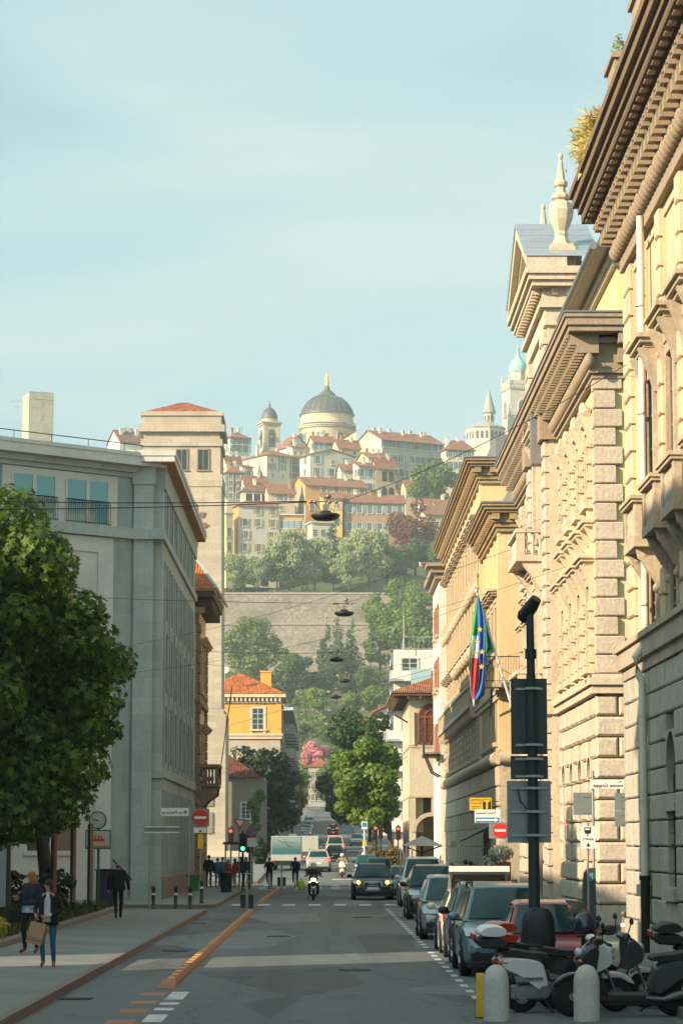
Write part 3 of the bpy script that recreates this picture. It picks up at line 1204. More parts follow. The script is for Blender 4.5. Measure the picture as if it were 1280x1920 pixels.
r3 = peach((8.0, 120.6, 0), 13.6, 17.9, 'lower peach palace with corner balcony and round stone band, beside the flag', [2.2, 4.9, 7.6, 10.3, 12.3], 2)
r3b = peach((8.0, 134.5, 0), 41, 22.0, 'long tall peach palace with rock-faced lower floors under a projecting ochre cornice', [2.0 + 2.9 * k for k in range(13)], 4)
md = MB().lathe([(.16, 0), (.05, -.25), (.13, -.55), (.2, -.7), (.03, -.9)], (0, 0, 0), 8).mesh('medallion', m_stoneR3)
wcm = MB().ell((0, 0, 0), .3, .5, .35, 8, 6).mesh('window_crest', m_stoneR3)
for k in range(40):
    place('medallion', md, r3b, (-.22, 1 + k, 16.2))
for k in range(8):
    place('window_crest', wcm, r3b, (-.3, 2.0 + 2.9 * k, 12.4))
b = MB()
b.box(-.6, 0, 3, 40, 9.45, 9.7)
for k in range(38):
    b.box(-.5, 0, 3 + k, 3.25 + k, 9.0, 9.45)
for k in range(75):
    b.box(-.55, -.45, 3.1 + k * .49, 3.3 + k * .49, 9.7, 10.5)
b.box(-.6, -.4, 3, 40, 10.5, 10.65)
b.build('balcony', m_stoneR3, r3b)
# corner balcony that carries the flag
cb = MB()
cb.box(-.9, 1.6, -1.5, 0, 9.45, 9.66)
cbo = cb.build('corner_balcony', m_stoneR3, r3)
b = MB()
rail(b, (-.86, -1.46, 9.66), (1.56, -1.46, 9.66), 1.15)
rail(b, (-.86, 0, 9.66), (-.86, -1.46, 9.66), 1.15)
for x in (-.5, 1.2):
    pts = []
    for k in range(16):
        a = k * .5
        rr = .38 - k * .02
        pts.append((x, -.75 + rr * math.cos(a) - .3 + k * .02, 9.0 + rr * math.sin(a)))
    b.tube(pts, .04, 6)
    b.tube([(x, 0, 8.2), (x, -.3, 8.5), (x, -.7, 9.1), (x, -1.4, 9.4)], .04, 6)
b.build('railing', m_iron, cbo)
# ---------------------------------------------------------------- left side of the street
m_L1 = M('render_grey_green', (.285, .35, .335), .88, .12, 2.2, bump=.15, bscale=30, streak=.4, big=.1, brick=(1.9, .95, .01, .86))
m_L1s = M('travertine_grey', (.345, .395, .37), .85, .12, 1.6, bump=.15, streak=.25, brick=(1.6, .8, .012, .8))
m_conc = M('pale_concrete', (.50, .50, .47), .8, .1, 1.2, streak=.3)
m_L1w = M('white_stone_frame', (.47, .47, .44), .8, .08, 1.5, streak=.15)
m_skyglass = GLASS('reflective_glass', (.10, .28, .29), .05, 1.0)

l1 = thing('office_building', 'grey-green stone office building with flat jutting eaves and balcony windows, on the left', 'building', (-7.02, 115.4, 0))
LL = 29.5
b = MB()
b.box(-14, 0, 0, LL, 0, 18.9)                                     # street wing (local +x is the street)
b.build('wall', m_L1s, l1)
b = MB()
b.box(-1.23, -.38, -.42, .2, 0, 18.75)
b.box(-1.3, -.3, -.5, .2, 18.0, 18.75)
b.build('corner_pier', m_L1s, l1)
# skewed entrance front running back towards the camera
SK = Matrix.Translation((-1.23, -.25, 0)) @ Matrix.Rotation(R(220.5), 4, 'Z')   # local +x runs along the skewed wall, +y faces inward
sk = bpy.data.objects.new('entrance_front', None)


def skew(b, s=0):
    return b.xf(SK, s)


b = MB()
b.box(0, 16, -9, 0, 0, 18.75)
skew(b)
fr = b.build('entrance_wall', m_L1, l1)
bpy.data.objects.remove(sk)
b = MB()
b.box(-.02, 16, -.03, .12, 18.3, 18.5).box(-.02, 16, -.03, .3, 18.5, 18.75)
b.box(-.05, 16, -.03, .28, 15.6, 16.04)
skew(b)
b.box(-1.48, .11, -.6, .25, 15.59, 16.05)
b.box(-.2, .12, .25, LL, 15.58, 15.93).box(-.2, .1, .25, LL, 5.35, 5.75).box(-.2, .1, .2, LL, 17.9, 18.9)
b.box(-.38, .1, -.12, .3, 5.3, 5.75).box(-.38, .06, -.1, .3, 0, 1.0)
b.build('string_course', m_L1s, l1)
b = MB()
b.box(-15, .55, -1.0, LL + .3, 18.93, 19.3)
b.box(-1.9, .6, -1.05, LL + .35, 19.18, 19.42)
b.build('eaves', m_conc, l1)
b = MB()
b.box(-1.2, 17, -8, .75, 18.76, 19.16)
b.box(-1.2, 17, -8, .8, 19.16, 19.32)
skew(b)
b.build('roof', m_conc, l1)
b = MB()
b.box(.0, .53, -.98, LL + .28, 18.9, 18.929)
b.build('soffit', M('soffit_stained_wood', (.36, .16, .07), .7, .2, 2), l1)
b = MB()
for k in range(9):
    p = SK @ Vector((1 + k * 1.9, .6, 19.3))
    b.bar(p, p + Vector((0, 0, .35)), .02)
b.bar(SK @ Vector((0, .6, 19.66)), SK @ Vector((17, .6, 19.66)), .03)
b.build('roof_rail', m_iron, l1)
# balcony windows on the entrance front
wf = MB()
wf.box(.95, 6.9, -.05, .08, 16.05, 18.25)
skew(wf)
wfo = wf.build('window', m_L1w, l1)
b, c, d = MB(), MB(), MB()
for x0 in (1.4, 4.15):
    b.box(x0, x0 + 2.3, .0, .085, 16.15, 17.95)
    c.box(x0 + 1.05, x0 + 1.23, .0, .12, 16.15, 17.95).box(x0, x0 + .1, 0, .12, 16.15, 17.95).box(x0 + 2.2, x0 + 2.3, 0, .12, 16.15, 17.95)
for o_, m, n_ in ((b, m_skyglass, 'pane'), (c, m_L1w, 'sash')):
    skew(o_)
    o_.build(n_, m, wfo)
for x0 in (1.4, 4.15):
    d = MB()
    rail(d, (x0, .2, 16.08), (x0 + 2.3, .2, 16.08), 1.0, .11, .016)
    for k in range(10):
        xx = x0 + .11 + k * .22
        d.torus((xx, .2, 16.93), .05, .01, 'y', 10, 4)
    skew(d)
    d.build('balcony_rail', m_iron, wfo)
# tall splayed white bay under it
b = MB()
for (xa, xb) in ((1.15, 1.95), (5.6, 6.4)):
    b.box(xa, xb, -.05, .1, .0, 14.899)
b.box(1.15, 6.4, -.05, .1, 14.9, 15.55)
b.box(1.95, 5.6, -.05, .03, 0, 14.9)
skew(b)
bay = b.build('window', m_L1w, l1)
b, c = MB(), MB()
for z in (2.2, 6.4, 10.6):
    b.box(3.1, 5.4, .0, .05, z, z + 3.0)
    c.box(2.9, 5.6, .0, .09, z + 3.0, z + 3.2).box(4.2, 4.36, 0, .09, z, z + 3.0).box(2.9, 3.1, 0, .09, z, z + 3).box(5.4, 5.6, 0, .09, z, z + 3).box(2.9, 5.6, 0, .12, z - .2, z)
for o_, m, n_ in ((b, m_glass, 'pane'), (c, m_L1w, 'sash')):
    skew(o_)
    o_.build(n_, m, bay)
# slots on the street wing
fs, gs = MB(), MB()
fs.box(.0, .07, -.95, -.62, 0, 2.15).box(0, .07, .62, .95, 0, 2.15).box(.0, .07, -.95, .95, 2.15, 2.4)
gs.box(.0, .03, -.62, .62, 0, 2.15)
slot = (fs.mesh('upper_slot_window', m_L1s), gs.mesh('slot_pane', m_glass))
ft, gt = MB(), MB()
for s in (-1, 1):
    ft.box(.0, .09, s * 1.0 - .2, s * 1.0 + .2, 0, 9.0)
ft.box(0, .06, -.8, .8, 2.7, 3.3).box(0, .06, -.8, .8, 5.9, 6.5).box(0, .07, -.8, .8, -.1, .2)
gt.box(.0, .03, -.8, .8, .2, 9.0)
tallw = (ft.mesh('tall_slot_window', m_L1s), gt.mesh('tall_pane', m_glass))
fg, gg = MB(), MB()
for s in (-1, 1):
    fg.box(.0, .08, s * .95 - .18, s * .95 + .18, 0, 3.6)
for k in range(5):
    fg.bar((.04, -.6 + k * .3, 0), (.04, -.6 + k * .3, 3.6), .02)
gg.box(.0, .02, -.77, .77, 0, 3.6)
grw = (fg.mesh('barred_window', m_L1s), gg.mesh('barred_pane', m_glass))
for k in range(7):
    y = 2.4 + k * 3.85
    for wm, z in ((slot, 16.0), (tallw, 5.8), (grw, 1.2)):
        o = place('window', wm[0], l1, (0, y, z))
        place('pane', wm[1], o)
b = MB()
b.box(.0, .12, .3, LL, 0, 1.05)
b.build('plinth', M('plinth_red_granite', (.22, .15, .12), .7, .2, 2), l1)
b = MB()
p0, p1 = P(212, 1612, 112), P(246, 1648, 112)
o_ = Vector((-7.02, 115.4, 0))
b.tube([p0 - o_, p1 - o_, p1 - o_ + Vector((-.06, 0, -.08))], .035, 8)
b.bar(p0 - o_ + Vector((0, 0, -.0)), p0 - o_ + Vector((0, 1.2, -.1)), .03)
b.bar(p1 - o_, p1 - o_ + Vector((0, 1.0, -.05)), .03)
b.build('handrail', m_iron, l1)
b = MB()
b.box(-4.2, -2.4, -1.3, -.1, .1, .5).box(-4.0, -2.6, -.9, -.1, .5, .8)
b.build('entrance_step', M('step_red_stone', (.20, .12, .09), .8, .2, 2), l1)

# ---- small palazzo with heavy eaves and a stone balcony
l2 = thing('palazzo', 'cream palazzo with red hipped roof, heavy dark eaves and a jutting stone balcony', 'building', (-7.0, 147.2, 0))
m_L2 = M('stucco_cream', (.62, .52, .34), .85, .08, 1, bump=.05, streak=.2)
m_L2s = M('stone_brown', (.27, .20, .145), .88, .2, 1.3, bump=.4, bscale=12, streak=.35)
b = MB()
b.box(-9, 0, 0, 10.5, 0, 15.6)
b.build('wall', m_L2, l2)
b = MB()
for s in range(26):
    b.bev(-.05, .16 + (s % 2) * .05, -.04, .75, .1 + s * .56, .62 + s * .56, .03)
    b.bev(-.05, .16, 9.6, 10.5, .1 + s * .56, .62 + s * .56, .03)
for k in range(8):
    b.box(-.05, .2, .8, 9.6, .1 + k * .6, .65 + k * .6)
b.box(-.05, .22, -.1, 10.5, 5.3, 5.6).box(-9, .1, -.09, 0, 5.3, 5.6).box(-.05, .2, -.06, 10.5, 10.2, 10.5).box(-9, .1, -.07, 0, 10.2, 10.45)
b.box(-9, .12, -.14, .0, 14.6, 15.2)
b.build('base', m_L2s, l2)
b = MB()
b.box(-9.5, .95, -1.0, 11.2, 16.0, 16.35)
for k in range(16):
    b.box(-.02, .85, -.5 + k * .72, -.22 + k * .72, 15.5, 16.0)
for k in range(12):
    b.box(-9 + k * .75, -8.75 + k * .75, -.85, 0, 15.5, 16.0)
b.build('eaves', m_dark, l2)
b = MB()
b.box(-9.6, 1.0, -1.05, 11.25, 16.351, 16.45)
b.box(-9, .4, -.4, .0, 15.2, 15.5)
b.build('gutter', M('gutter_ochre', (.42, .33, .20), .7, .15, 1.5), l2)
b = MB()
b.loft([[(-9.6, -1.1, 16.46), (1.05, -1.1, 16.46), (1.05, 11.3, 16.46), (-9.6, 11.3, 16.46)], [(-6, 2.6, 18.95), (-.65, 2.6, 18.95), (-.65, 8, 18.95), (-6, 8, 18.95)]])
b.build('roof', m_tile2, l2)
b = MB()
b.loft([[(1.05, -1.08, 16.47), (1.15, -1.0, 16.55), (-.55, 2.65, 19.08), (-.66, 2.6, 18.95)], [(1.2, 11.3, 16.47), (1.3, 11.3, 16.55), (-.5, 8, 19.08), (-.6, 8, 18.95)]])
b.build('lead_valley', M('verdigris_lead', (.30, .36, .34), .5, .12, 1, metal=.3), l2)
b = MB()
b.bev(.0, 1.15, 1.5, 5.5, 5.62, 5.85, .05).box(.0, 1.2, 1.45, 5.55, 6.72, 6.9)
for x, y in ((.95, 1.5), (.95, 5.25), (.95, 3.3)):
    b.box(x, x + .22, y, y + .25, 5.85, 6.72)
for k in range(5):
    b.lathe([(.06, 0), (.1, .25), (.05, .5), (.08, .86)], (.1 + k * .18, 1.62, 5.85), 8)
for k in range(14):
    b.lathe([(.06, 0), (.1, .25), (.05, .5), (.08, .86)], (1.06, 1.9 + k * .25, 5.85), 8)
for y in (1.8, 4.9):
    b.prism([(0, 5.62), (1.1, 5.62), (1.05, 5.2), (.6, 4.9), (.3, 4.55), (0, 4.3)], 'y', y - .2, y + .25)
b.build('balcony', m_L2s, l2)
windows(l2, w3, [(0, y, z) for z in (6.2, 11) for y in (2.4, 4.8, 7.6)], PI)

# ---- war memorial tower
m_tow = M('tower_limestone', (.47, .395, .30), .88, .14, .9, bump=.25, bscale=6, streak=.35, big=.1, brick=(1.7, .62, .018, .8))
tw = thing('clock_tower', 'tall square pale stone clock tower with red tiled cap and petal-shaped dial', 'tower', (-17.85, 258, 0))
W = 7.85
b = MB()
b.loft([[(0, 0, 15), (W + .12, 0, 15), (W + .12, W, 15), (0, W, 15)], [(0, 0, 37.2), (W, 0, 37.2), (W, W, 37.2), (0, W, 37.2)]])
b.box(-.5, W + .55, -.4, W + .3, -1, 15)
b.box(-.3, W + .35, -.2, W + .2, 15, 15.5)
b.build('shaft', m_tow, tw)
b = MB()
b.box(-.08, W + .08, -.08, W + .08, 37.2, 38.4).box(.12, W - .12, .12, W - .12, 38.4, 41.2).box(-.06, W + .06, -.06, W + .06, 41.2, 41.9)
b.box(.2, W - .2, .2, W - .2, 41.9, 43.2).box(-.28, W + .28, -.28, W + .28, 42.6, 43.3).box(.05, W - .05, .05, W - .05, 43.3, 44.4).box(-.1, W + .1, -.1, W + .1, 44.2, 44.62)
b.build('belfry', m_tow, tw)
b = MB()
b.loft([[(.2, .2, 44.63), (W - .2, .2, 44.63), (W - .2, W - .2, 44.63), (.2, W - .2, 44.63)], [(W / 2 - .3, W / 2 - .3, 46.1), (W / 2 + .3, W / 2 - .3, 46.1), (W / 2 + .3, W / 2 + .3, 46.1), (W / 2 - .3, W / 2 + .3, 46.1)]])
b.build('roof', m_tile, tw)
tf, tg = MB(), MB()
tf.box(-.62, -.48, -.1, .1, -.1, 2.0).box(.48, .62, -.1, .1, -.1, 2.0).box(-.62, .62, -.1, .1, 1.86, 2.0).box(-.7, .7, -.16, .1, -.22, -.1)
tf.box(-.03, .03, -.06, .1, 0, 1.86)
tg.box(-.48, .48, -.03, .1, -.1, 1.86)
tfm, tgm = tf.mesh('belfry_window', m_L2s), tg.mesh('belfry_pane', m_glass)
for x in (3.95, 6.05):
    o = place('window', tfm, tw, (x, .12, 38.95))
    place('pane', tgm, o)
b = MB()
for k in range(12):
    a = PI / 6 * k
    r0, r1_, r2_ = 1.55, 2.0, 2.45
    w2 = .3
    ca, sa = math.sin(a), math.cos(a)
    cx, cz = 4.2, 33.4
    q = [(cx + ca * r0, cz + sa * r0), (cx + ca * r1_ + sa * w2, cz + sa * r1_ - ca * w2), (cx + ca * r2_, cz + sa * r2_), (cx + ca * r1_ - sa * w2, cz + sa * r1_ + ca * w2)]
    b.prism(q, 'y', -.12, .02)
b.bar((4.2, -.2, 33.4), (4.5, -.2, 34.7), .06)
b.bar((4.2, -.22, 33.4), (3.3, -.22, 33.2), .08)
b.build('clock_dial', M('bronze_petals', (.24, .15, .11), .5, .2, 2, metal=.4), tw)
b = MB()
for k in range(12):
    b.box(-3, W + 4.5 - k * .05, -6 + k * .45, 0, k * .16, k * .16 + .159)
b.build('steps', M('steps_limestone', (.50, .42, .31), .85, .1, 1, streak=.2), tw)
b = MB()
for z in (6.2, 3.6):
    b.box(6.2, 7.2, -.55, -.4, z, z + 2.0)
b.box(4.1, 5.1, -.5, -.4, 9, 11.5)
b.build('relief_panel', m_L2s, tw)

# ---- orange corner house, low villa, street row behind
m_orange = M('stucco_orange', (.66, .36, .085), .85, .07, .8, bump=.05, streak=.18)
m_greyst = M('stucco_grey_beige', (.44, .38, .30), .88, .08, .8, bump=.1, streak=.25)


def simple_win(key, w, h, mat, shutter=None, fr=.14):
    return wmesh(key, w, h, [mat, m_frame_w, shutter or m_shut], fr, .08, None, True, shutters=bool(shutter))


def hip(b, x0, x1, y0, y1, z, h, o=.6, inset=None):
    i = inset if inset is not None else min(x1 - x0, y1 - y0) / 2
    b.loft([[(x0 - o, y0 - o, z - .08), (x1 + o, y0 - o, z - .08), (x1 + o, y1 + o, z - .08), (x0 - o, y1 + o, z - .08)],
            [(x0 - o, y0 - o, z), (x1 + o, y0 - o, z), (x1 + o, y1 + o, z), (x0 - o, y1 + o, z)],
            [(x0 + i, y0 + i, z + h), (x1 - i + .01, y0 + i, z + h), (x1 - i + .01, y1 - i + .01, z + h), (x0 + i, y1 - i + .01, z + h)]])
    return b


l4 = thing('corner_house', 'orange upper-storey house with dentilled eaves and a red hipped roof, right of the tower', 'house', (-11.2, 300, 0))
b = MB()
b.box(-3, 6.3, 0, 13, 0, 14.6)
b.build('lower_wall', m_greyst, l4)
b = MB()
b.box(-3, 6.32, -.02, 13, 14.6, 18.9)
b.box(5.9, 6.42, -.1, 0, 14.9, 18.6)
b.build('wall', m_orange, l4)
b = MB()
b.box(-3.2, 6.5, -.2, 13, 14.3, 14.65).box(-3.2, 6.6, -.3, 13, 14.65, 14.9).box(-3.2, 6.5, -.2, 13, 18.3, 18.5)
for k in range(20):
    b.box(-3 + k * .48, -2.76 + k * .48, -.45, 0, 18.5, 18.95)
b.box(-3.6, 6.9, -.6, 13.5, 18.95, 19.3)
b.build('cornice', M('cornice_cream', (.60, .50, .36), .8, .1, 1, streak=.2), l4)
b = MB()
hip(b, -3, 6.3, 0, 13, 19.4, 2.6, .6)
b.build('roof', m_tile2, l4)
b = MB()
b.box(4.0, 5.2, 3.5, 4.4, 20, 22.0).box(3.9, 5.3, 3.4, 4.5, 22.0, 22.2)
for k in range(4):
    b.box(3.99, 5.21, 3.49, 4.41, 21.2 + k * .2, 21.26 + k * .2)
b.build('chimney', m_orange, l4)
wq = simple_win('orange_house_window', 1.3, 2.3, M('window_trim_cream', (.58, .5, .36), .8, .08, 2), None, .25)
windows(l4, wq, [(3.8, -.02, 15.4), (-1.0, -.02, 15.4), (3.8, 0, 9.5), (.6, 0, 9.5), (3.8, 0, 4.5)], PI / 2)
windows(l4, wq, [(6.32, y, z) for z in (15.3, 9.5) for y in (2.5, 6.5, 10)], PI)
b = MB()
b.tube([(-.6, 2, 20.6), (-.6, 2, 24.6)], .05, 6)
b.bar((-1.5, 2, 24.5), (.3, 2, 24.5), .04)
b.bar((-.6, 2, 23), (1.0, 2, 23), .03)
b.build('aerial', m_iron, l4)
b = MB()
b.lathe([(.02, 0), (.3, .06), (.48, .16)], (0, 0, 0), 14)
b.xf(Matrix.Translation((.1, -.3, 22.0)) @ Matrix.Rotation(R(70), 4, 'X'))
b.tube([(.1, -.2, 20.6), (.1, -.2, 22)], .04, 6)
b.build('satellite_dish', m_conc, l4)

l5 = thing('villa', 'low brown-grey rendered villa with a dark red tile roof, below the orange house', 'house', (-10.8, 272, 0))
b = MB()
b.box(-8, 4.8, 0, 12, 0, 9.3)
b.build('wall', M('render_brown_grey', (.24, .20, .165), .9, .12, 1.2, bump=.2, streak=.3), l5)
b = MB()
hip(b, -9, 4.0, 0, 12, 9.36, 3.0, .5, 4.0)
b.build('roof', TILE('roof_tiles_dark', (.19, .06, .045)), l5)
windows(l5, simple_win('villa_window', .9, 1.5, m_conc), [(-.4, 0, z) for z in (2.2, 5.0)] + [(2.9, 0, 5.2)], PI / 2)

l6 = thing('apartment_row', 'shaded apartment row with stacked balconies receding behind the orange house', 'building', (-5.2, 330, 2))
b = MB()
b.box(-10, 0, 0, 70, 0, 17)
b.build('wall', M('render_row_brown', (.30, .235, .17), .88, .15, .5, streak=.3), l6)  # plain mid-brown render
bm_ = MB()
bm_.box(0, 1.6, 0, 5.0, -.2, .05).box(1.5, 1.6, 0, 5, .05, 1.0).box(0, 1.6, 0, .1, .05, 1.0)
bmm = bm_.mesh('balcony', M('balcony_concrete', (.36, .33, .29), .8, .15, 1))
for k in range(6):
    for z in (5, 8.2, 11.4, 14.4):
        place('balcony', bmm, l6, (0, 2 + k * 11, z))
b = MB()
b.box(-10.5, 1.4, -.6, 70.5, 17, 17.4).box(-10, .2, 0, 70, 17.4, 18.4)
b.build('roof', m_conc, l6)
windows(l6, simple_win('row_window', 1.4, 2.0, m_conc), [(0, 4 + k * 11, z) for k in range(6) for z in (5, 8.2, 11.4, 14.4)], PI)
l7 = thing('apartment_row', 'far brown apartment row with red roof further up the street on the left', 'building', (-6.5, 430, 3.5))
b = MB()
b.box(-12, 0, 0, 120, 0, 15)
b.build('wall', M('render_far_brown', (.33, .25, .18), .88, .15, .3, streak=.2), l7)
hip(MB(), -12, 0, 0, 120, 15.1, 3, .8).build('roof', m_tile, l7)

# ---- right side beyond the peach palaces
m_white = M('stucco_white', (.66, .60, .52), .85, .06, .8, bump=.05, streak=.2)
r4 = thing('corner_block', 'narrow pale block with an iron-railed balcony between the peach palace and the loggia house', 'building', (7.75, 178.5, 0))
b = MB()
b.box(0, 14, 0, 11, 0, 21)
b.build('wall', m_white, r4)
b = MB()
b.box(-.3, .05, -.3, 11, 20.2, 20.6).box(-.6, 14, -.6, 11.5, 20.6, 21.0)
b.box(-.35, 14, -.35, .0, 20.2, 20.6)
b.box(-.9, 14, -.9, 2, 21.0, 21.25)
b.build('cornice', m_corn, r4)
b = MB()
b.box(-1.1, .0, -.5, 3.2, 8.3, 8.5)
for y in (0, 2.6):
    b.tube([(0, y, 7.0), (-.5, y, 7.3), (-.9, y, 8.3)], .06, 6)
b2 = MB()
rail(b2, (-1.05, -.45, 8.5), (-.02, -.45, 8.5), 1.9, .2)
rail(b2, (-1.05, -.45, 8.5), (-1.05, 3.1, 8.5), 1.9, .2)
bo = b.build('balcony', m_iron, r4)
b2.build('railing', m_iron, bo)
windows(r4, simple_win('pale_block_window', 1.0, 2.0, m_stoneR3, M('shutter_red', (.32, .09, .05), .7, .1, 2)), [(0, y, z) for z in (8.6, 13, 16.6) for y in (2, 6)], 0)

r5 = thing('loggia_house', 'house with a red tile roof, arched wooden loggia window and street arcade, at the crossing', 'building', (6.25, 196, 0))
m_r5 = M('stucco_stone_buff', (.50, .42, .31), .88, .12, .8, bump=.2, bscale=8, streak=.3)
b = MB()
b.box(0, 9, .0, 17, 5.9, 13.6)
b.box(0, .45, 0, 17, 0, 5.9).box(2.75, 9, 0, 17, 0, 5.9)
b.box(.45, 2.75, 4.2, 17, 0, 5.9)
spandrel(b, 1.6, 1.15, 3.4, 5.9, 0, 1)
s = len(b.v)
b.v = b.v
for i in range(s - 2 * 2 * 11, s):
    x, y, z = b.v[i]
    b.v[i] = (y, x * .4, z)
b.build('wall', m_r5, r5)
b = MB()
b.box(-.06, 9, -.06, 17, 9.55, 9.75).box(-.05, 9, -.05, 17, 5.9, 6.05)
for k in range(10):
    a0, a1 = PI * k / 10, PI * (k + 1) / 10
    b.prism([(1.6 + r * math.cos(a), 3.4 + r * math.sin(a)) for a, r in ((a0, 1.15), (a0, 1.45), (a1, 1.45), (a1, 1.15))], 'y', -.06, .1)
for x in (.35, 2.9):
    b.lathe([(.14, 0), (.11, .1), (.1, 2.2), (.17, 2.35)], (x, -.08, 9.75), 8)
b.build('stone_trim', m_stoneR3, r5)
LW = MB()
LW.prism([(-.95, 0), (.95, 0)] + [(.95 * math.cos(PI * k / 12), 2.0 + .95 * math.sin(PI * k / 12)) for k in range(13)], 'y', -.05, .05)
lw = LW.build('window', GLASS('loggia_glass', (.10, .035, .02), .2, .5), r5, (1.6, -.02, 9.8))
b = MB()
for k in range(12):
    a0, a1 = PI * k / 12, PI * (k + 1) / 12
    for ra, rb in ((.85, .98), (.42, .52)):
        b.prism([(r * math.cos(a), 2.0 + r * math.sin(a)) for a, r in ((a0, ra), (a0, rb), (a1, rb), (a1, ra))], 'y', -.12, .04)
for x in (-.9, -.45, 0, .45, .9):
    b.box(x - .05, x + .05, -.12, .04, 0, 2.0)
b.box(-.95, .95, -.13, .04, 1.94, 2.06).box(-.95, .95, -.12, .04, 0, .1).box(-.95, .95, -.11, .04, .75, .81)
b.build('frame', M('loggia_wood', (.22, .06, .03), .6, .15, 2), lw)
b = MB()
b.loft([[(-1.3, -1.2, 13.5), (10, -1.2, 13.5), (10, 18, 13.5), (-1.3, 18, 13.5)], [(-1.3, -1.2, 13.62), (10, -1.2, 13.62), (10, 18, 13.62), (-1.3, 18, 13.62)],
        [(3.2, 4, 15.4), (10, 4, 15.4), (10, 14, 15.4), (3.2, 14, 15.4)]])
b.build('roof', m_tile, r5)
b = MB()
b.box(-1.2, 9.9, -1.1, 17.9, 13.3, 13.49)
for k in range(8):
    b.box(-.2 + k * .9, -.05 + k * .9, -1.05, 0, 13.05, 13.3)
for k in range(16):
    b.box(-1.15, 0, k * 1.1, k * 1.1 + .16, 13.05, 13.3)
b.tube([(-1.1, 1, 12.0), (-.8, 2, 11.9), (-.05, 2.5, 11.5)], .06, 6)
b.build('eaves', m_dark, r5)
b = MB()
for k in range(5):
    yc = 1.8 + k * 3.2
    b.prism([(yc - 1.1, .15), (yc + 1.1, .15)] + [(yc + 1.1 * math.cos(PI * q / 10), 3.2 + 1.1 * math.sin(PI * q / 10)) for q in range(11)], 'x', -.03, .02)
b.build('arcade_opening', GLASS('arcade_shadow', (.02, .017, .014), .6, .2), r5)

r6 = thing('apartment_block', 'modern white apartment block with stepped balconies and a planted roof terrace', 'building', (7.0, 268, 1.0))
b = MB()
b.box(0, 12, 0, 16, 0, 21)
b.build('wall', m_white, r6)
bb = MB()
bb.box(-1.4, .02, -.9, 5.0, -.22, 0).box(-1.4, 5, -.9, .02, -.22, 0).box(-1.4, -1.3, -.9, 5, 0, .85).box(-1.4, 4.9, -.9, -.8, 0, .85)
bbm = bb.mesh('balcony', M('balcony_white', (.62, .60, .56), .75, .05, 1, streak=.2))
for k in range(6):
    place('balcony', bbm, r6, (.2 * k, 0, 3 + k * 3.0))
b = MB()
b.box(1.7, 3.7, -1.2, -1.05, 5, 19)
b.build('glass_screen', GLASS('screen_glass', (.30, .42, .42), .1, .8), r6)
b = MB()
rail(b, (1, -.8, 21), (6, -.8, 21), 1.2, .5)
rail(b, (1, -.8, 21), (1, 9, 21), 1.2, .5)
for x in (1, 4.2):
    b.bar((x, -.8, 21), (x, -.8, 24.5), .06)
b.build('terrace_rail', m_conc, r6)
windows(r6, simple_win('flat_window', 1.6, 1.9, m_conc), [(x, 0, 3.2 + 3 * k) for k in range(6) for x in (1.6, 5)], PI / 2)
windows(r6, simple_win('flat_side_window', 1.2, 1.7, m_conc, M('shutter_blue', (.2, .3, .33), .7, .1, 2)), [(0, y, 3.2 + 3 * k) for k in range(6) for y in (7, 12)], 0)

r7 = thing('hillside_house', 'pale gabled house with red eaves stepping up behind the green avenue trees', 'house', (11.0, 420, 3))
b = MB()
b.box(-2.6, 8, 0, 12, 0, 20)
b.prism([(-3.2, 20), (9, 20), (9, 25), (4, 23.5)], 'y', 0, 12)
b.build('wall', M('stucco_pale_pink', (.60, .51, .43), .85, .07, .5, streak=.15), r7)
b = MB()
b.loft([[(-3.6, y, 20), (4, y, 23.7), (9, y, 25.3), (9, y, 25.7), (4, y, 24.1), (-3.6, y, 20.4)] for y in (-.6, 12.6)])
b.box(-5.5, -2.6, 1, 8, 15.5, 19.0).box(-5.6, -2.6, .8, 8, 19.0, 19.3)
b.build('roof', m_tile, r7)
windows(r7, simple_win('pale_house_window', 1.2, 1.8, m_conc), [(1, 0, 14), (4.5, 0, 14), (4.5, 0, 18)], PI / 2)

r8 = thing('end_house', 'pale house with small shuttered windows closing the far end of the street', 'house', (-3.0, 690, 12.6))
b = MB()
b.box(-1, 5, 0, 14, -2, 10)
b.build('wall', M('stucco_far_white', (.36, .33, .28), .85, .07, .5), r8)
b = MB()
hip(b, -1, 5, 0, 14, 10.1, 2.0, .5)
b.build('roof', m_tile, r8)
windows(r8, simple_win('far_window', 1.0, 1.5, m_conc, m_shut), [(x, 0, z) for x in (.2, 2, 3.8) for z in (1.5, 4.3, 7.2)], PI / 2)

# ---- unseen blocks added beyond the left edge, shaped to throw the street into shade
for nm, (x0, x1, y0, y1, h), lab in (('a', (-24, -16.5, -8, 39.6, 22), 'tall plain block added for shade on the near left side, beyond the picture edge'),
                                      ('b', (-34, -22, 45.9, 108, 17.6), 'plain row added for shade behind the planted bed on the left, beyond the picture edge')):
    o = thing('apartment_block', lab, 'building', (x0, y0, 0))
    b = MB()
    b.box(0, x1 - x0, 0, y1 - y0, 0, h - .8)
    b.build('wall', m_greyst, o)
    b = MB()
    hip(b, 0, x1 - x0, 0, y1 - y0, h - .7, 1.2, .5)
    b.build('roof', m_tile, o)
    windows(o, simple_win('block_window_' + nm, 1.2, 1.9, m_conc, m_shut), [(x1 - x0, 3 + 4 * k, z) for k in range(int((y1 - y0) / 4)) for z in (1.4, 5, 8.6, 12.2)], PI)
# ---------------------------------------------------------------- upper town on the hill
TW = {}


def tcol(key, c):
    return M('town_wall_' + key, c, .9, .1, .35, bump=.1, bscale=3, streak=.22, big=.12)


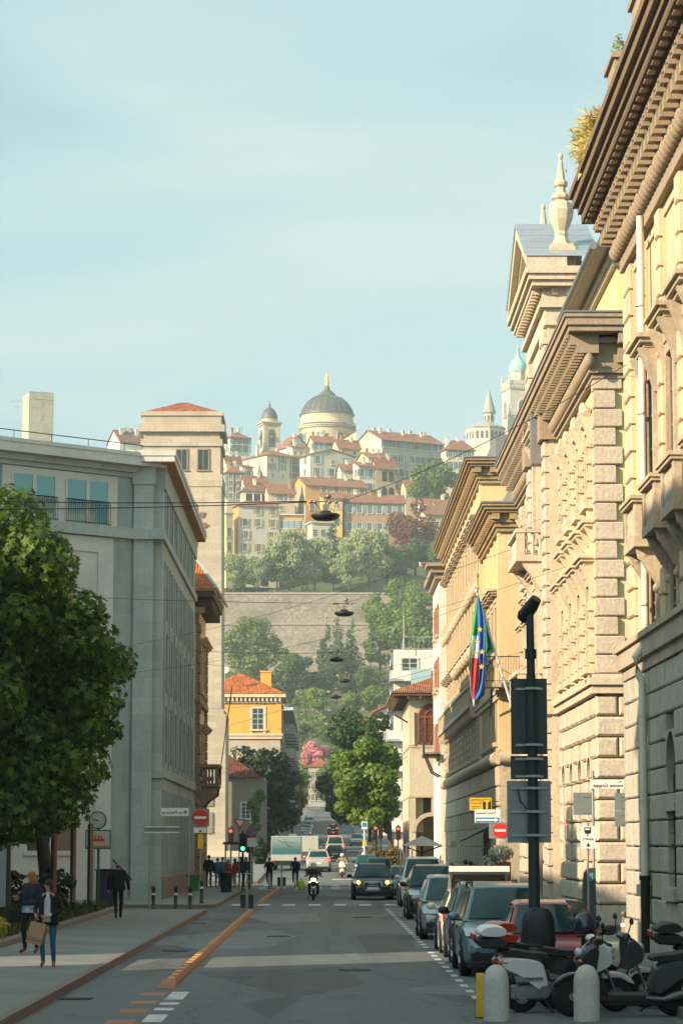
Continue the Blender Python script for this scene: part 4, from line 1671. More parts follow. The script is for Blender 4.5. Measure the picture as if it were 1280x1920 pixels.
cream, white_, grey_, tan_, orng, yell, pink, brick_, stone_ = (
    tcol('cream', (.66, .56, .38)), tcol('white', (.68, .62, .50)), tcol('grey', (.50, .46, .385)), tcol('tan', (.52, .42, .29)),
    tcol('orange', (.62, .30, .09)), tcol('yellow', (.72, .50, .18)), tcol('pink', (.60, .45, .33)), tcol('brick', (.40, .25, .16)),
    M('town_rubble_stone', (.36, .30, .23), .95, .25, .6, bump=.6, bscale=2.5, streak=.3))
t_red = TILE('town_roof_red', (.28, .125, .08), .5)
t_dark = TILE('town_roof_brown', (.20, .10, .07), .5)
sh_green = M('shutter_grey_green', (.17, .23, .21), .7, .1, 1)
sh_ochre = M('shutter_ochre', (.42, .30, .12), .7, .1, 1)
sh_blue = M('shutter_blue_grey', (.26, .36, .38), .7, .1, 1)
trim_t = M('town_trim', (.58, .52, .42), .85, .08, 1)
twin = {
    'g': wmesh('town_window', 1.1, 1.9, [trim_t, m_frame_w, sh_green], .14, .06, None, True, shutters=True),
    'o': wmesh('town_window_ochre', 1.1, 1.9, [trim_t, m_frame_w, sh_ochre], .14, .06, None, True, shutters=True),
    'b': wmesh('town_window_blue', 1.2, 2.0, [trim_t, m_frame_w, sh_blue], .14, .06, None, True, shutters=True),
    's': wmesh('town_window_small', .9, 1.1, [trim_t, m_frame_w, sh_green], .12, .05, None, True),
    'p': wmesh('town_window_plain', 1.2, 2.1, [trim_t, m_frame_w, sh_green], .2, .08, None, True),
    'a': wmesh('town_window_arched', 1.2, 1.8, [trim_t, m_frame_w, sh_green], .2, .08, None, True, arch=True),
}
chm = MB()
chm.box(-.5, .5, -.4, .4, -2.5, 1.5).box(-.65, .65, -.55, .55, 1.5, 1.7).box(-.35, .35, -.3, .3, 1.7, 2.0).box(-.6, .6, -.5, .5, 2.0, 2.12)
aer = MB().bar((0, 0, -1), (0, 0, 3.4), .07).bar((-.9, 0, 3.2), (.9, 0, 3.3), .05).bar((-.6, .1, 2.7), (.6, -.1, 2.8), .05).mesh('town_aerial', m_iron)
chim = {'w': chm.mesh('town_chimney', white_), 'r': chm.mesh('town_chimney_brick', brick_)}


def house(label, xc, yb, ye, Y, x0, x1, th, mat, roof='hip', rh=2.5, rmat=None, rows=3, cols=3, w='g', lcols=1, chims=(), lmat=None, o=.7,
          wl=None, mixw=None, name='hill_house', cat='house', lrows=None, extra=9):
    """corner at photo column xc; front runs right to x1, left face runs left to x0; th = turn in degrees"""
    c = P(xc, yb, Y)
    top = P(xc, ye, Y).z
    s = mpp(Y)
    a = R(th)
    wf = max((x1 - xc) * s / math.cos(a), .5)
    wl = wl or max((xc - x0) * s / max(math.sin(a), .2), 3)
    H = top - c.z
    t = thing(name, label, cat, c, a, 'houses of the upper town on the hill')
    b = MB()
    b.box(0, wf, 0, wl, -extra, H)
    if roof == 'gy':
        b.prism([(0, H), (wf, H), (wf / 2, H + rh)], 'y', 0, wl)
    if roof == 'gx':
        b.prism([(0, H), (wl, H), (wl / 2, H + rh)], 'x', 0, wf)
    if roof == 'shed':
        b.prism([(0, H), (wl, H), (wl, H + rh)], 'x', 0, wf)
    b.build('wall', mat, t)
    if lmat:
        b = MB()
        b.box(-.03, .04, -.03, wl, -extra, H - .02)
        b.build('side_wall', lmat, t)
    b = MB()
    if roof == 'hip':
        hip(b, 0, wf, 0, wl, H + .02, rh, o)
    elif roof == 'gx':
        b.loft([[(x, -o, H - rh * o / (wl / 2)), (x, wl / 2, H + rh), (x, wl + o, H - rh * o / (wl / 2)), (x, wl + o, H - rh * o / (wl / 2) + .3),
                 (x, wl / 2, H + rh + .3), (x, -o, H - rh * o / (wl / 2) + .3)] for x in (-o * .7, wf + o * .7)])
    elif roof == 'gy':
        b.loft([[(-o, y, H - rh * o / (wf / 2)), (wf / 2, y, H + rh), (wf + o, y, H - rh * o / (wf / 2)), (wf + o, y, H - rh * o / (wf / 2) + .3),
                 (wf / 2, y, H + rh + .3), (-o, y, H - rh * o / (wf / 2) + .3)] for y in (-o * .7, wl + o * .7)])
    elif roof == 'shed':
        b.loft([[(x, -o, H - .2), (x, wl + o, H + rh + .1), (x, wl + o, H + rh + .4), (x, -o, H + .1)] for x in (-o, wf + o)])
    else:
        b.box(-o, wf + o, -o, wl + o, H, H + .35)
    r = b.build('roof', rmat or t_red, t)
    if chims and U(0, 1) < .75:
        place('aerial', aer, r, (wf * U(.3, .8), wl * .5, H + rh * .6))
    for fx, fy, k in chims:
        z = H + (rh * (.45 + .4 * (1 - abs(2 * fy - 1))) if roof != 'flat' else 0)
        place('chimney', chim[k], r, (wf * fx, wl * fy, z))
    rl = rows if rows else 1
    for face, n, nr in (('f', cols, rows), ('l', lcols, lrows if lrows is not None else rows)):
        W = wf if face == 'f' else wl
        for i in range(n):
            for j in range(nr):
                u = W * (i + .5 + U(-.06, .06)) / n
                z = H - (H / max(nr, 1)) * (j + .5) - .95 if nr < 3 else H - 2.6 - j * (H - 3.2) / (nr - .4)
                key = w
                if mixw and U(0, 1) < .35:
                    key = mixw
                if U(0, 1) < .06:
                    continue
                wm = twin[key]
                oo = place('window', wm[0], t, (u, -.02, z) if face == 'f' else (-.02, u, z), PI / 2 if face == 'f' else 0)
                oo.scale = (1.25, 1.3, 1.3)
                place('pane', wm[1], oo)
    return t


house('white two-storey house with glazed balcony, topmost beside the clock tower', 433, 850, 820, 985, 419, 468, 25, white_, rows=2, cols=3, w='b', chims=[(.2, .4, 'r'), (.6, .5, 'w')])
house('big pale house with a sunlit blank gable side, under the bell tower', 500, 905, 853, 950, 450, 561, 34, grey_, 'hip', 3.2, rows=3, cols=3, lcols=2, w='g', mixw='s', lmat=cream, chims=[(.1, .5, 'w'), (.8, .6, 'w')])  # sun on the side and shade on the front put into wall colours
house('wide grey house with low pediment roof, right of the big pale house', 581, 896, 852, 945, 562, 664, 22, grey_, 'gy', 2.2, t_dark, rows=2, cols=3, w='b', mixw='s', lmat=white_)  # shaded front and sunlit side written into the wall tones
house('bright white gabled house between bell tower and cathedral', 540, 842, 836, 978, 520, 577, 30, white_, 'gy', 4.2, rows=0, cols=0, lcols=0, chims=[(.5, .3, 'w'), (.9, .5, 'r')])
house('small grey house with attic windows below the white gable', 548, 858, 838, 968, 536, 580, 24, grey_, 'shed', 1.5, rows=1, cols=3, w='s', chims=[(.3, .5, 'w')])
house('red-roofed terrace house in front of the cathedral drum', 588, 850, 828, 966, 577, 628, 18, pink, 'gx', 2.5, rows=1, cols=4, w='b', chims=[(.1, .5, 'r'), (.5, .5, 'w'), (.8, .6, 'r')])
house('small red-roofed house right below the cathedral dome', 634, 855, 838, 962, 622, 676, 26, cream, 'gx', 3, rows=1, cols=2, w='s', chims=[(.3, .5, 'r'), (.7, .4, 'w')])
house('narrow tan tenement with many windows, hard against the clock tower', 425, 945, 886, 930, 418, 454, 12, tan_, 'hip', 3.0, rows=4, cols=2, lcols=1, w='g', chims=[(.6, .5, 'w'), (.2, .4, 'r')])
house('low brown-roofed house with dark attic behind the tan tenement', 424, 888, 866, 945, 416, 452, 20, tan_, 'gx', 2.5, t_dark, rows=1, cols=3, w='s', chims=[(.4, .5, 'w'), (.8, .5, 'w')])
house('small white wing with one shuttered window beside the tan tenement', 458, 906, 876, 935, 448, 474, 28, white_, 'shed', 1.2, rows=1, cols=1, w='b', lcols=1)
lg = house('house with a dark open loggia and slate-brown roof, mid-left of the hillside', 456, 944, 921, 916, 450, 503, 14, tan_, 'hip', 3.4, t_dark, rows=0, cols=0, lcols=0, chims=[(.5, .4, 'w')])
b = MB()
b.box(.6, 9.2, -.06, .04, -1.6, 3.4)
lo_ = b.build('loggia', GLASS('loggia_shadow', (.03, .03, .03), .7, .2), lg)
b = MB()
for k in range(4):
    b.box(.5 + k * 2.8, .9 + k * 2.8, -.3, .1, -1.8, 3.5)
b.box(.4, 9.4, -.35, .1, -1.8, -1.4)
b.build('pillar', white_, lo_)
house('beige house with twin roof ridges beside the tall brick chimney', 503, 960, 922, 912, 496, 553, 16, pink, 'gx', 2.8, rows=2, cols=3, w='g', mixw='s', chims=[(.85, .3, 'r'), (.95, .5, 'r')])
house('tall plain tenement with ochre shutters and an orange flank, above the chestnuts', 447, 1050, 948, 885, 436, 523, 17, grey_, 'hip', 2.2, rows=4, cols=3, w='o', lcols=0, lmat=orng)
house('slim yellow house in full sun beside the tall tenement', 424, 1052, 963, 882, 408, 435, 30, cream, 'flat', 0, trim_t, rows=3, cols=1, w='p', lcols=1, lmat=yell)
house('orange house with rubble stone flank and broad red roof, centre of the hillside', 573, 962, 909, 915, 545, 690, 20, orng, 'gx', 3.6, rows=2, cols=5, w='a', mixw='s', lmat=stone_, lcols=0, chims=[(.3, .5, 'r'), (.75, .4, 'w')])
house('small bright orange house with sloping gable, behind the hanging street lamp', 606, 985, 934, 902, 600, 642, 12, yell, 'shed', 2.4, rows=2, cols=2, w='s', lcols=0)
house('orange balcony house with blue-grey shutters and flat terrace, above the chestnuts', 524, 1004, 966, 890, 520, 568, 6, orng, 'flat', 0, trim_t, rows=1, cols=4, w='b', lcols=0)
bh = house('pale villa with balustrade and arched ground floor, half hidden by the chestnuts', 585, 1025, 980, 880, 576, 627, 15, grey_, 'flat', 0, trim_t, rows=1, cols=3, w='p', lcols=0)
b = MB()
b.box(-.4, 8.6, -1.2, .0, 1.9, 2.2).box(-.4, 8.6, -1.2, -1.0, 3.1, 3.3)
for k in range(20):
    b.box(-.3 + k * .45, -.1 + k * .45, -1.15, -1.02, 2.2, 3.1)
b.build('balustrade', trim_t, bh)
pal = house('huge long palazzo with sunlit gable end and three storeys of windows, top of the hill', 716, 935, 824, 965, 660, 836, 30, M('town_palazzo_shaded', (.40, .375, .315), .9, .1, .35, streak=.3), 'gx', 4.6, rows=4, cols=11, w='g', mixw='p', lmat=cream, lcols=3, lrows=1,  # front darkened and gable end paled to paint in shade and sun
            chims=[(.1, .5, 'w'), (.13, .35, 'w'), (.35, .5, 'w'), (.5, .35, 'w'), (.68, .5, 'w'), (.8, .35, 'w'), (.92, .5, 'w')], wl=20)
house('white-fronted house with blue shutters below the long palazzo', 672, 928, 874, 932, 662, 702, 24, white_, 'shed', 2.0, rows=2, cols=2, w='b', lcols=1, chims=[(.5, .5, 'w')])
ar = house('brown house with two tiers of arched loggias, below the long palazzo', 704, 930, 873, 934, 698, 742, 22, M('town_wall_brown', (.42, .33, .21), .9, .12, .4, streak=.3), 'gx', 3, rows=0, cols=0, lcols=0, chims=[(.3, .5, 'r'), (.7, .5, 'w')])
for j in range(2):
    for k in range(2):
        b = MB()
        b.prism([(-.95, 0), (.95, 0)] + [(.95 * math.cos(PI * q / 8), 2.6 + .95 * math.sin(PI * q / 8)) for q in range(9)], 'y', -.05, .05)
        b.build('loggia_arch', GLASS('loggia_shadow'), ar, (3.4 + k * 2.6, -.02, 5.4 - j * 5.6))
house('low ochre-roofed house linking the loggia house to the palazzo', 690, 872, 858, 950, 668, 735, 20, cream, 'gx', 2.6, rows=0, cols=0, lcols=0, chims=[(.2, .5, 'r'), (.4, .4, 'w'), (.7, .5, 'w')])
house('white house with open shutters at the right end of the hilltop', 836, 915, 843, 950, 828, 890, 14, cream, 'hip', 4.0, rows=3, cols=3, w='g', lcols=1, chims=[(.1, .4, 'w'), (.5, .5, 'w')])
house('long brick-red terrace with one even row of blue windows', 646, 1005, 939, 905, 640, 760, 12, brick_, 'gx', 2.6, rows=2, cols=6, w='b', lcols=0, chims=[(.2, .5, 'w'), (.45, .5, 'r'), (.6, .4, 'w'), (.9, .5, 'r')])
house('small cream house with a hipped roof among chimneys, right of the red beech', 798, 950, 932, 925, 784, 826, 28, cream, 'gx', 2.2, rows=1, cols=2, w='s', chims=[(.2, .5, 'w'), (.8, .5, 'w')])
house('low tile-roofed house with white chimney, under the small cream house', 800, 968, 948, 905, 790, 860, 16, pink, 'gx', 2.6, rows=1, cols=3, w='s', chims=[(.6, .5, 'w')])
house('buff house with a row of half-open shutters, lowest right of the hill', 796, 1010, 962, 892, 786, 858, 18, tan_, 'gx', 2.8, rows=1, cols=4, w='o', chims=[(.4, .5, 'r')])
house('pink ruined-looking wall house among trees at the right edge of the hill', 812, 1045, 1012, 880, 806, 850, 12, pink, 'shed', 2, rows=1, cols=2, w='s')
house('cluster roof with many white chimneys, left of the clock tower', 225, 850, 826, 960, 198, 266, 28, white_, 'gx', 4.5, t_dark, rows=0, cols=0, lcols=0, chims=[(.2, .3, 'w'), (.35, .4, 'w'), (.5, .5, 'w'), (.65, .45, 'w'), (.8, .5, 'w'), (.9, .3, 'w')], extra=25)
house('narrow ochre house squeezed above the brick-red terrace', 760, 932, 912, 930, 752, 792, 18, tan_, 'gx', 2.4, rows=1, cols=3, w='s', chims=[(.5, .5, 'r')])
house('grey back house filling the gap behind the loggia house', 640, 915, 880, 940, 632, 668, 16, grey_, 'gx', 2.2, rows=1, cols=2, w='s', chims=[(.5, .5, 'w')])
house('little white house with red gable, between tenement and clock tower', 458, 925, 905, 925, 452, 500, 22, white_, 'gx', 2.6, rows=1, cols=3, w='s', chims=[(.7, .5, 'w')])

# medieval tower, far left
mt = thing('stone_tower', 'square medieval stone tower standing alone on the skyline at the far left', 'tower', P(100, 860, 960), R(20))
b = MB()
b.box(-9.2, 0, 0, 10, -20, 24.0)
b.box(-9.3, .1, -.1, 10.1, 21.5, 21.8)
for z in (14, 19):
    b.box(-5.2, -4.2, -.12, 0, z, z + 2)
b.build('wall', M('tower_rubble', (.45, .39, .30), .95, .2, .5, bump=.4, bscale=3, streak=.3, brick=(1.2, .5, .03, .8)), mt)
b = MB()
b.box(-9.0, -.2, .2, 9.8, 24.0, 24.3)
b.bar((-14, -1, 10), (-14, -1, 21), .1)
b.bar((-16.5, -1, 20), (-11.5, -1, 20.4), .08)
b.bar((-15.5, -1, 18), (-12.5, -1, 18.3), .08)
b.build('roof', m_lead, mt)

# bell tower with dome
c = P(505, 860, 1000)
bt = thing('bell_tower', 'small domed stone bell tower with arched belfry, left of the cathedral dome', 'tower', c, R(18))
s = 1.0
wt = 6.3
m_bt = tcol('belltower', (.46, .40, .31))
b = MB()
b.box(-wt / 2, wt / 2, -wt / 2, wt / 2, -12, 13)
for sx in (-1, 1):
    for sy in (-1, 1):
        b.box(sx * 2.7 - .6, sx * 2.7 + .6, sy * 2.7 - .6, sy * 2.7 + .6, 3, 12.5)
b.box(-3.6, 3.6, -3.6, 3.6, 12.5, 13.2).box(-4.1, 4.1, -4.1, 4.1, 13.2, 13.8)
b.lathe([(3.2, 13.8), (3.1, 14.8), (3.2, 15)], (0, 0, 0), 16)
b.build('shaft', m_bt, bt)
b = MB()
b.lathe([(3.1, 15), (3.0, 16.3), (2.6, 17.6), (1.8, 18.8), (.8, 19.5), (.4, 19.8), (.5, 20.6), (.25, 21), (.1, 22), (.05, 22.6)], (0, 0, 0), 20)
b.build('dome', M('dome_lead', (.10, .11, .105), .55, .1, .5, metal=.2, streak=.3), bt)
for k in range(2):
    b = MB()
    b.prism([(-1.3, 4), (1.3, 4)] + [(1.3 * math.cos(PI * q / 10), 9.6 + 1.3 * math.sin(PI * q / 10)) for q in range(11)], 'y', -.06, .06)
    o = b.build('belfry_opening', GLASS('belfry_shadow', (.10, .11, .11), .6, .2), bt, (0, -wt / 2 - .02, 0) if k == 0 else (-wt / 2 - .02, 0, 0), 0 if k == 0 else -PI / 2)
    b = MB()
    b.lathe([(.9, 0), (.7, .3), (.5, 1.1), (.3, 1.4), (.05, 1.5)], (0, -.35, 7.3), 12)
    b.bar((-1.3, -.2, 9.2), (1.3, -.2, 9.2), .12).bar((-1.3, -.2, 6.0), (1.3, -.2, 6.0), .1)
    b.build('bell', M('bell_bronze', (.20, .18, .13), .4, .1, 1, metal=.7), o)

# cathedral dome
c = P(613, 850, 1000)
dm = thing('cathedral', 'cathedral with cream drum, grey dome and gilded statue on top of the hill', 'church', c)
m_drum = M('drum_cream', (.68, .56, .36), .85, .06, .3, streak=.15)
b = MB()
b.lathe([(9.9, -14), (9.9, 9.2), (10.1, 9.4)], (0, 0, 0), 48, True)
b.lathe([(9.9, 10.6), (9.9, 14.2), (10.2, 14.4)], (0, 0, 0), 48)
b.build('drum', m_drum, dm)
b = MB()
b.lathe([(10.0, 8.7), (10.5, 8.9), (10.6, 9.3), (10.9, 9.5), (11.0, 10.0), (9.9, 10.05)], (0, 0, 0), 48, False)
for k in range(64):
    a = 2 * PI * k / 64
    b.bar((10.75 * math.cos(a), 10.75 * math.sin(a), 10.0), (10.75 * math.cos(a), 10.75 * math.sin(a), 11.1), .1)
b.torus((0, 0, 11.1), 10.75, .12, 'z', 48, 6)
b.build('drum_cornice', M('drum_stone', (.46, .42, .34), .85, .1, .5, streak=.2), dm)
b = MB()
b.lathe([(10.4, 14.3), (10.4, 14.8), (9.9, 15.4), (9.2, 17.2), (7.8, 19.2), (5.8, 20.9), (3.9, 21.8), (3.2, 22.0), (3.3, 22.6), (2.6, 22.8), (2.2, 23.6), (1.2, 24.1), (.9, 25.2), (1.0, 25.4), (.6, 25.8)], (0, 0, 0), 48)
for k in range(24):
    a = 2 * PI * k / 24
    pr = [(10.42, 14.7), (9.95, 15.4), (9.25, 17.2), (7.85, 19.2), (5.85, 20.95), (3.9, 21.85)]
    b.tube([(r * math.cos(a), r * math.sin(a), z) for r, z in pr], .13, 5)
b.build('dome', M('dome_grey_lead', (.105, .11, .108), .5, .1, .3, metal=.25, streak=.35), dm)
gold = M('gilded_bronze', (.80, .52, .12), .3, .08, 1, metal=.6)
b = MB()
b.lathe([(.7, 25.8), (.8, 26.6), (.62, 27.6), (.5, 28.4), (.62, 29.2), (.55, 29.7), (.25, 29.95), (.3, 30.25), (.28, 30.6), (.1, 30.8)], (0, 0, 0), 12)
b.tube([(-.5, 0, 29.5), (-.8, -.3, 28.6), (-.5, -.5, 28.2)], .16, 8)
b.tube([(.5, 0, 29.5), (.8, -.2, 30.2), (.75, -.2, 31.2)], .14, 8)
b.tube([(.75, -.2, 27), (.75, -.2, 32)], .06, 6)
b.build('statue', gold, dm)
wd = MB().box(-1.2, 1.2, -.15, .3, 0, 5.2).mesh('drum_window', GLASS('drum_glass', (.12, .17, .17), .15, .7))
wdf = MB().box(-1.5, -1.2, -.25, .3, -.2, 5.5).box(1.2, 1.5, -.25, .3, -.2, 5.5).box(-1.5, 1.5, -.25, .3, 5.2, 5.6).box(-.06, .06, -.2, .2, 0, 5.2).box(-1.2, 1.2, -.2, .2, 2.5, 2.65).mesh('drum_window_frame', M('drum_stone'  , (1, 1, 1)))
for k in range(8):
    a = -PI / 2 + R(-15) + k * PI / 4
    o = place('window', wdf, dm, (9.85 * math.cos(a), 9.85 * math.sin(a), 1.6), a + PI / 2)
    place('pane', wd, o)
b = MB()
b.loft([[(0, y, z) for y, z in ((-13, -10), (-13, -.5), (-9.9, -.5), (-9.9, -10))], [(13, y, z) for y, z in ((-13, -10), (-13, 7.5), (-9.5, 7.5), (-9.5, -10))]])
b.build('nave_wall', m_drum, dm, (-2, 1.5, -.5))
b = MB()
b.loft([[(-.4, y, z) for y, z in ((-13.3, -.6), (-13.3, -.2), (-9.9, -.2), (-9.9, -.6))], [(13, y, z) for y, z in ((-13.3, 7.4), (-13.3, 7.9), (-9.5, 7.9), (-9.5, 7.4))]])
b.build('nave_roof_edge', t_red, dm, (-2, 1.5, -.4))

# basilica lantern with cone spire
c = P(909, 840, 1000)
bl = thing('church_lantern', 'octagonal arcaded church lantern with a grey cone spire, right of the long palazzo', 'church', c)
m_bas = tcol('basilica', (.62, .50, .40))
b = MB()
b.lathe([(7.6, -10), (7.6, 6.6), (7.9, 6.9), (7.9, 7.3)], (0, 0, 0), 8, False, R(10))
b.lathe([(1.9, 9.4), (1.9, 13.2), (2.3, 13.4)], (1.6, 0, 0), 8, False, R(10))
b.build('drum', m_bas, bl)
b = MB()
b.lathe([(8.2, 7.2), (8.2, 7.4), (2.0, 10.2)], (0, 0, 0), 8, False, R(10))
b.lathe([(2.6, 13.4), (2.6, 13.6), (.1, 22.6), (.03, 24)], (1.6, 0, 0), 12, False)
b.build('roof', M('lantern_slate', (.30, .31, .28), .7, .1, .4, streak=.2), bl)
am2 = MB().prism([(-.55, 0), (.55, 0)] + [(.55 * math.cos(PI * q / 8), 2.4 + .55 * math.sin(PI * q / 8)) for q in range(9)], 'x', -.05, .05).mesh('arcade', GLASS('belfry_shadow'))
for k in range(8):
    for j in range(3):
        a = R(10) + (k + .5) * PI / 4
        r = 7.6 * math.cos(PI / 8)
        tx, ty = -math.sin(a), math.cos(a)
        place('arch', am2, bl, (r * math.cos(a) + tx * (j - 1) * 1.8, r * math.sin(a) + ty * (j - 1) * 1.8, 2.8), a)
    place('arch', am2, bl, (1.6 + 1.78 * math.cos(a), 1.78 * math.sin(a), 10.2), a).scale = (1, .8, .75)

# basilica campanile with green cap
c = P(972, 860, 1010)
cp = thing('campanile', 'tall square stone campanile with green copper onion cap, behind the yellow palace', 'tower', c, R(14))
m_cp = M('campanile_stone', (.56, .48, .39), .9, .15, .4, bump=.2, bscale=4, streak=.25, brick=(1.6, .7, .03, .85))
w_ = 4.9
b = MB()
b.box(-w_, w_, -w_, w_, -20, 28)
for z in (8, 16, 27.2):
    b.box(-w_ - .25, w_ + .25, -w_ - .25, w_ + .25, z, z + .5)
for i in range(12):
    for sx in (-1, 1):
        b.box(-w_ - .3 + i * .88, -w_ + .1 + i * .88, sx * (w_ + .2) - .3, sx * (w_ + .2) + .3, 26.2, 27.2)
        b.box(sx * (w_ + .2) - .3, sx * (w_ + .2) + .3, -w_ - .3 + i * .88, -w_ + .1 + i * .88, 26.2, 27.2)
for sx in (-1, 1):
    b.box(-w_ - .3, w_ + .3, sx * w_ - .15, sx * w_ + .15, 28, 29.6).box(sx * w_ - .15, sx * w_ + .15, -w_ - .3, w_ + .3, 28, 29.6)
    for sy in (-1, 1):
        b.box(sx * w_ - .4, sx * w_ + .4, sy * w_ - .4, sy * w_ + .4, 28, 31)
        b.lathe([(.45, 31), (.05, 32.6)], (sx * w_, sy * w_, 0), 6)
b.lathe([(3.3, 28), (3.3, 33.4), (3.7, 33.6), (3.6, 34)], (0, 0, 0), 8, False)
b.build('shaft', m_cp, cp)
b = MB()
b.lathe([(3.5, 34), (3.6, 35), (3.4, 36.2), (2.6, 37.6), (1.5, 38.8), (.9, 39.8), (.6, 41.2), (.5, 42.4), (.75, 42.6), (.3, 43), (.1, 44.5), (.04, 46)], (0, 0, 0), 16)
b.build('cap', M('copper_green', (.26, .50, .40), .6, .1, .6, streak=.25), cp)
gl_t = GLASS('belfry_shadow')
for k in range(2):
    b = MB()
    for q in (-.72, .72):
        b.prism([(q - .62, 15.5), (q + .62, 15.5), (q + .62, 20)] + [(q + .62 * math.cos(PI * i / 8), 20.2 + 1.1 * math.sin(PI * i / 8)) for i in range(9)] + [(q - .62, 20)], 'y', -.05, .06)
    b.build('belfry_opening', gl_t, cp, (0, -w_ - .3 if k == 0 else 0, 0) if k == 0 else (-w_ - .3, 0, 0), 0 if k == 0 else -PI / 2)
    b = MB()
    for i in range(12):
        a0, a1 = PI * i / 12, PI * (i + 1) / 12
        b.prism([(r * math.cos(a), 20.2 + 1.2 * r * math.sin(a)) for a, r in ((a0, 1.5), (a0, 1.85), (a1, 1.85), (a1, 1.5))], 'y', -.15, .3)
    b.box(-1.85, -1.5, -.15, .3, 15.5, 20.2).box(1.5, 1.85, -.15, .3, 15.5, 20.2).box(-.1, .1, -.12, .3, 15.5, 20.4)
    b.build('belfry_frame', trim_t, cp, (0, -w_ - .3, 0) if k == 0 else (-w_ - .3, 0, 0), 0 if k == 0 else -PI / 2)
# ---------------------------------------------------------------- trees and plants
m_bark = M('bark_grey_brown', (.085, .065, .05), .95, .3, 3, bump=.6, bscale=12)
m_bark2 = M('bark_dark', (.05, .042, .034), .95, .3, 3, bump=.6, bscale=12)
lf_maple = LEAF('maple_leaf', (.024, .056, .008), (.11, .17, .026), .3)
lf_ches = LEAF('chestnut_leaf', (.13, .19, .075), (.29, .34, .16), .3)
lf_flow = LEAF('chestnut_candle', (.42, .40, .27), (.62, .58, .44), .2)
lf_light = LEAF('spring_leaf', (.085, .145, .03), (.185, .255, .06), .33)
lf_mid = LEAF('mid_leaf', (.055, .105, .028), (.12, .18, .05), .3)
lf_dark = LEAF('evergreen_leaf', (.012, .026, .012), (.028, .048, .02), .12)
lf_con = LEAF('conifer_needle', (.035, .068, .032), (.075, .12, .05), .15)
lf_deep = LEAF('deep_leaf', (.022, .055, .016), (.055, .10, .03), .28)
lf_red = LEAF('copper_beech_leaf', (.11, .03, .028), (.22, .07, .055), .25)
lf_pink = LEAF('judas_blossom', (.50, .17, .23), (.70, .34, .38), .25)
lf_rust = LEAF('rust_leaf', (.10, .075, .015), (.20, .14, .03), .3)
lf_scrub = LEAF('scrub_leaf', (.075, .115, .03), (.18, .22, .07), .25)
lf_grass = LEAF('grass_blade', (.03, .05, .012), (.08, .095, .025), .25)
STAR = [(0, 1), (.3, .38), (.95, .42), (.5, -.1), (.55, -.75), (0, -.45), (-.55, -.75), (-.5, -.1), (-.95, .42), (-.3, .38)]
QUAD = [(-.62, 0), (0, -.9), (.62, 0), (0, .9)]
rnd = random.Random(11)


def leaves(b, blobs, n, size, shape=QUAD, fill=.55, droop=.25):
    """n leaf faces spread through ellipsoid clumps; denser near each clump's skin"""
    wts = [max(rx * ry, .01) ** .9 for (_, _, _, rx, ry, rz) in blobs]
    tot = sum(wts)
    for (cx, cy, cz, rx, ry, rz), w_ in zip(blobs, wts):
        for _ in range(max(3, int(n * w_ / tot))):
            u, a = rnd.uniform(-1, 1), rnd.uniform(0, 2 * PI)
            q = math.sqrt(1 - u * u)
            d = Vector((q * math.cos(a), q * math.sin(a), u))
            r = fill + (1.06 - fill) * rnd.random() ** .6
            c = Vector((cx + d.x * rx * r, cy + d.y * ry * r, cz + d.z * rz * r))
            nn = (d + Vector((rnd.gauss(0, .55), rnd.gauss(0, .55), rnd.gauss(.25, .5)))).normalized()
            t1 = nn.cross(Vector((rnd.gauss(0, 1), rnd.gauss(0, 1), rnd.gauss(0, .4) - droop))).normalized()
            t2 = nn.cross(t1)
            s = size * rnd.uniform(.5, 1.45)
            b.add([c + t1 * (x * s) + t2 * (y * s) for x, y in shape], [tuple(range(len(shape)))])
    return b


def blobs_in(c, R3, k, r0, r1, flat=.8, top=False):
    out = []
    for i in range(k):
        for _ in range(20):
            d = Vector((rnd.uniform(-1, 1), rnd.uniform(-1, 1), rnd.uniform(-1, 1)))
            if .25 < d.length < 1:
                break
        d = d.normalized() * (d.length ** .5)
        r = rnd.uniform(r0, r1)
        m = min(R3)
        if top and d.z < 0:
            d.z *= .6
        out.append((c[0] + d.x * (R3[0] - r * .6), c[1] + d.y * (R3[1] - r * .6), c[2] + d.z * (R3[2] - r * .5), r, r, r * flat))
    return out


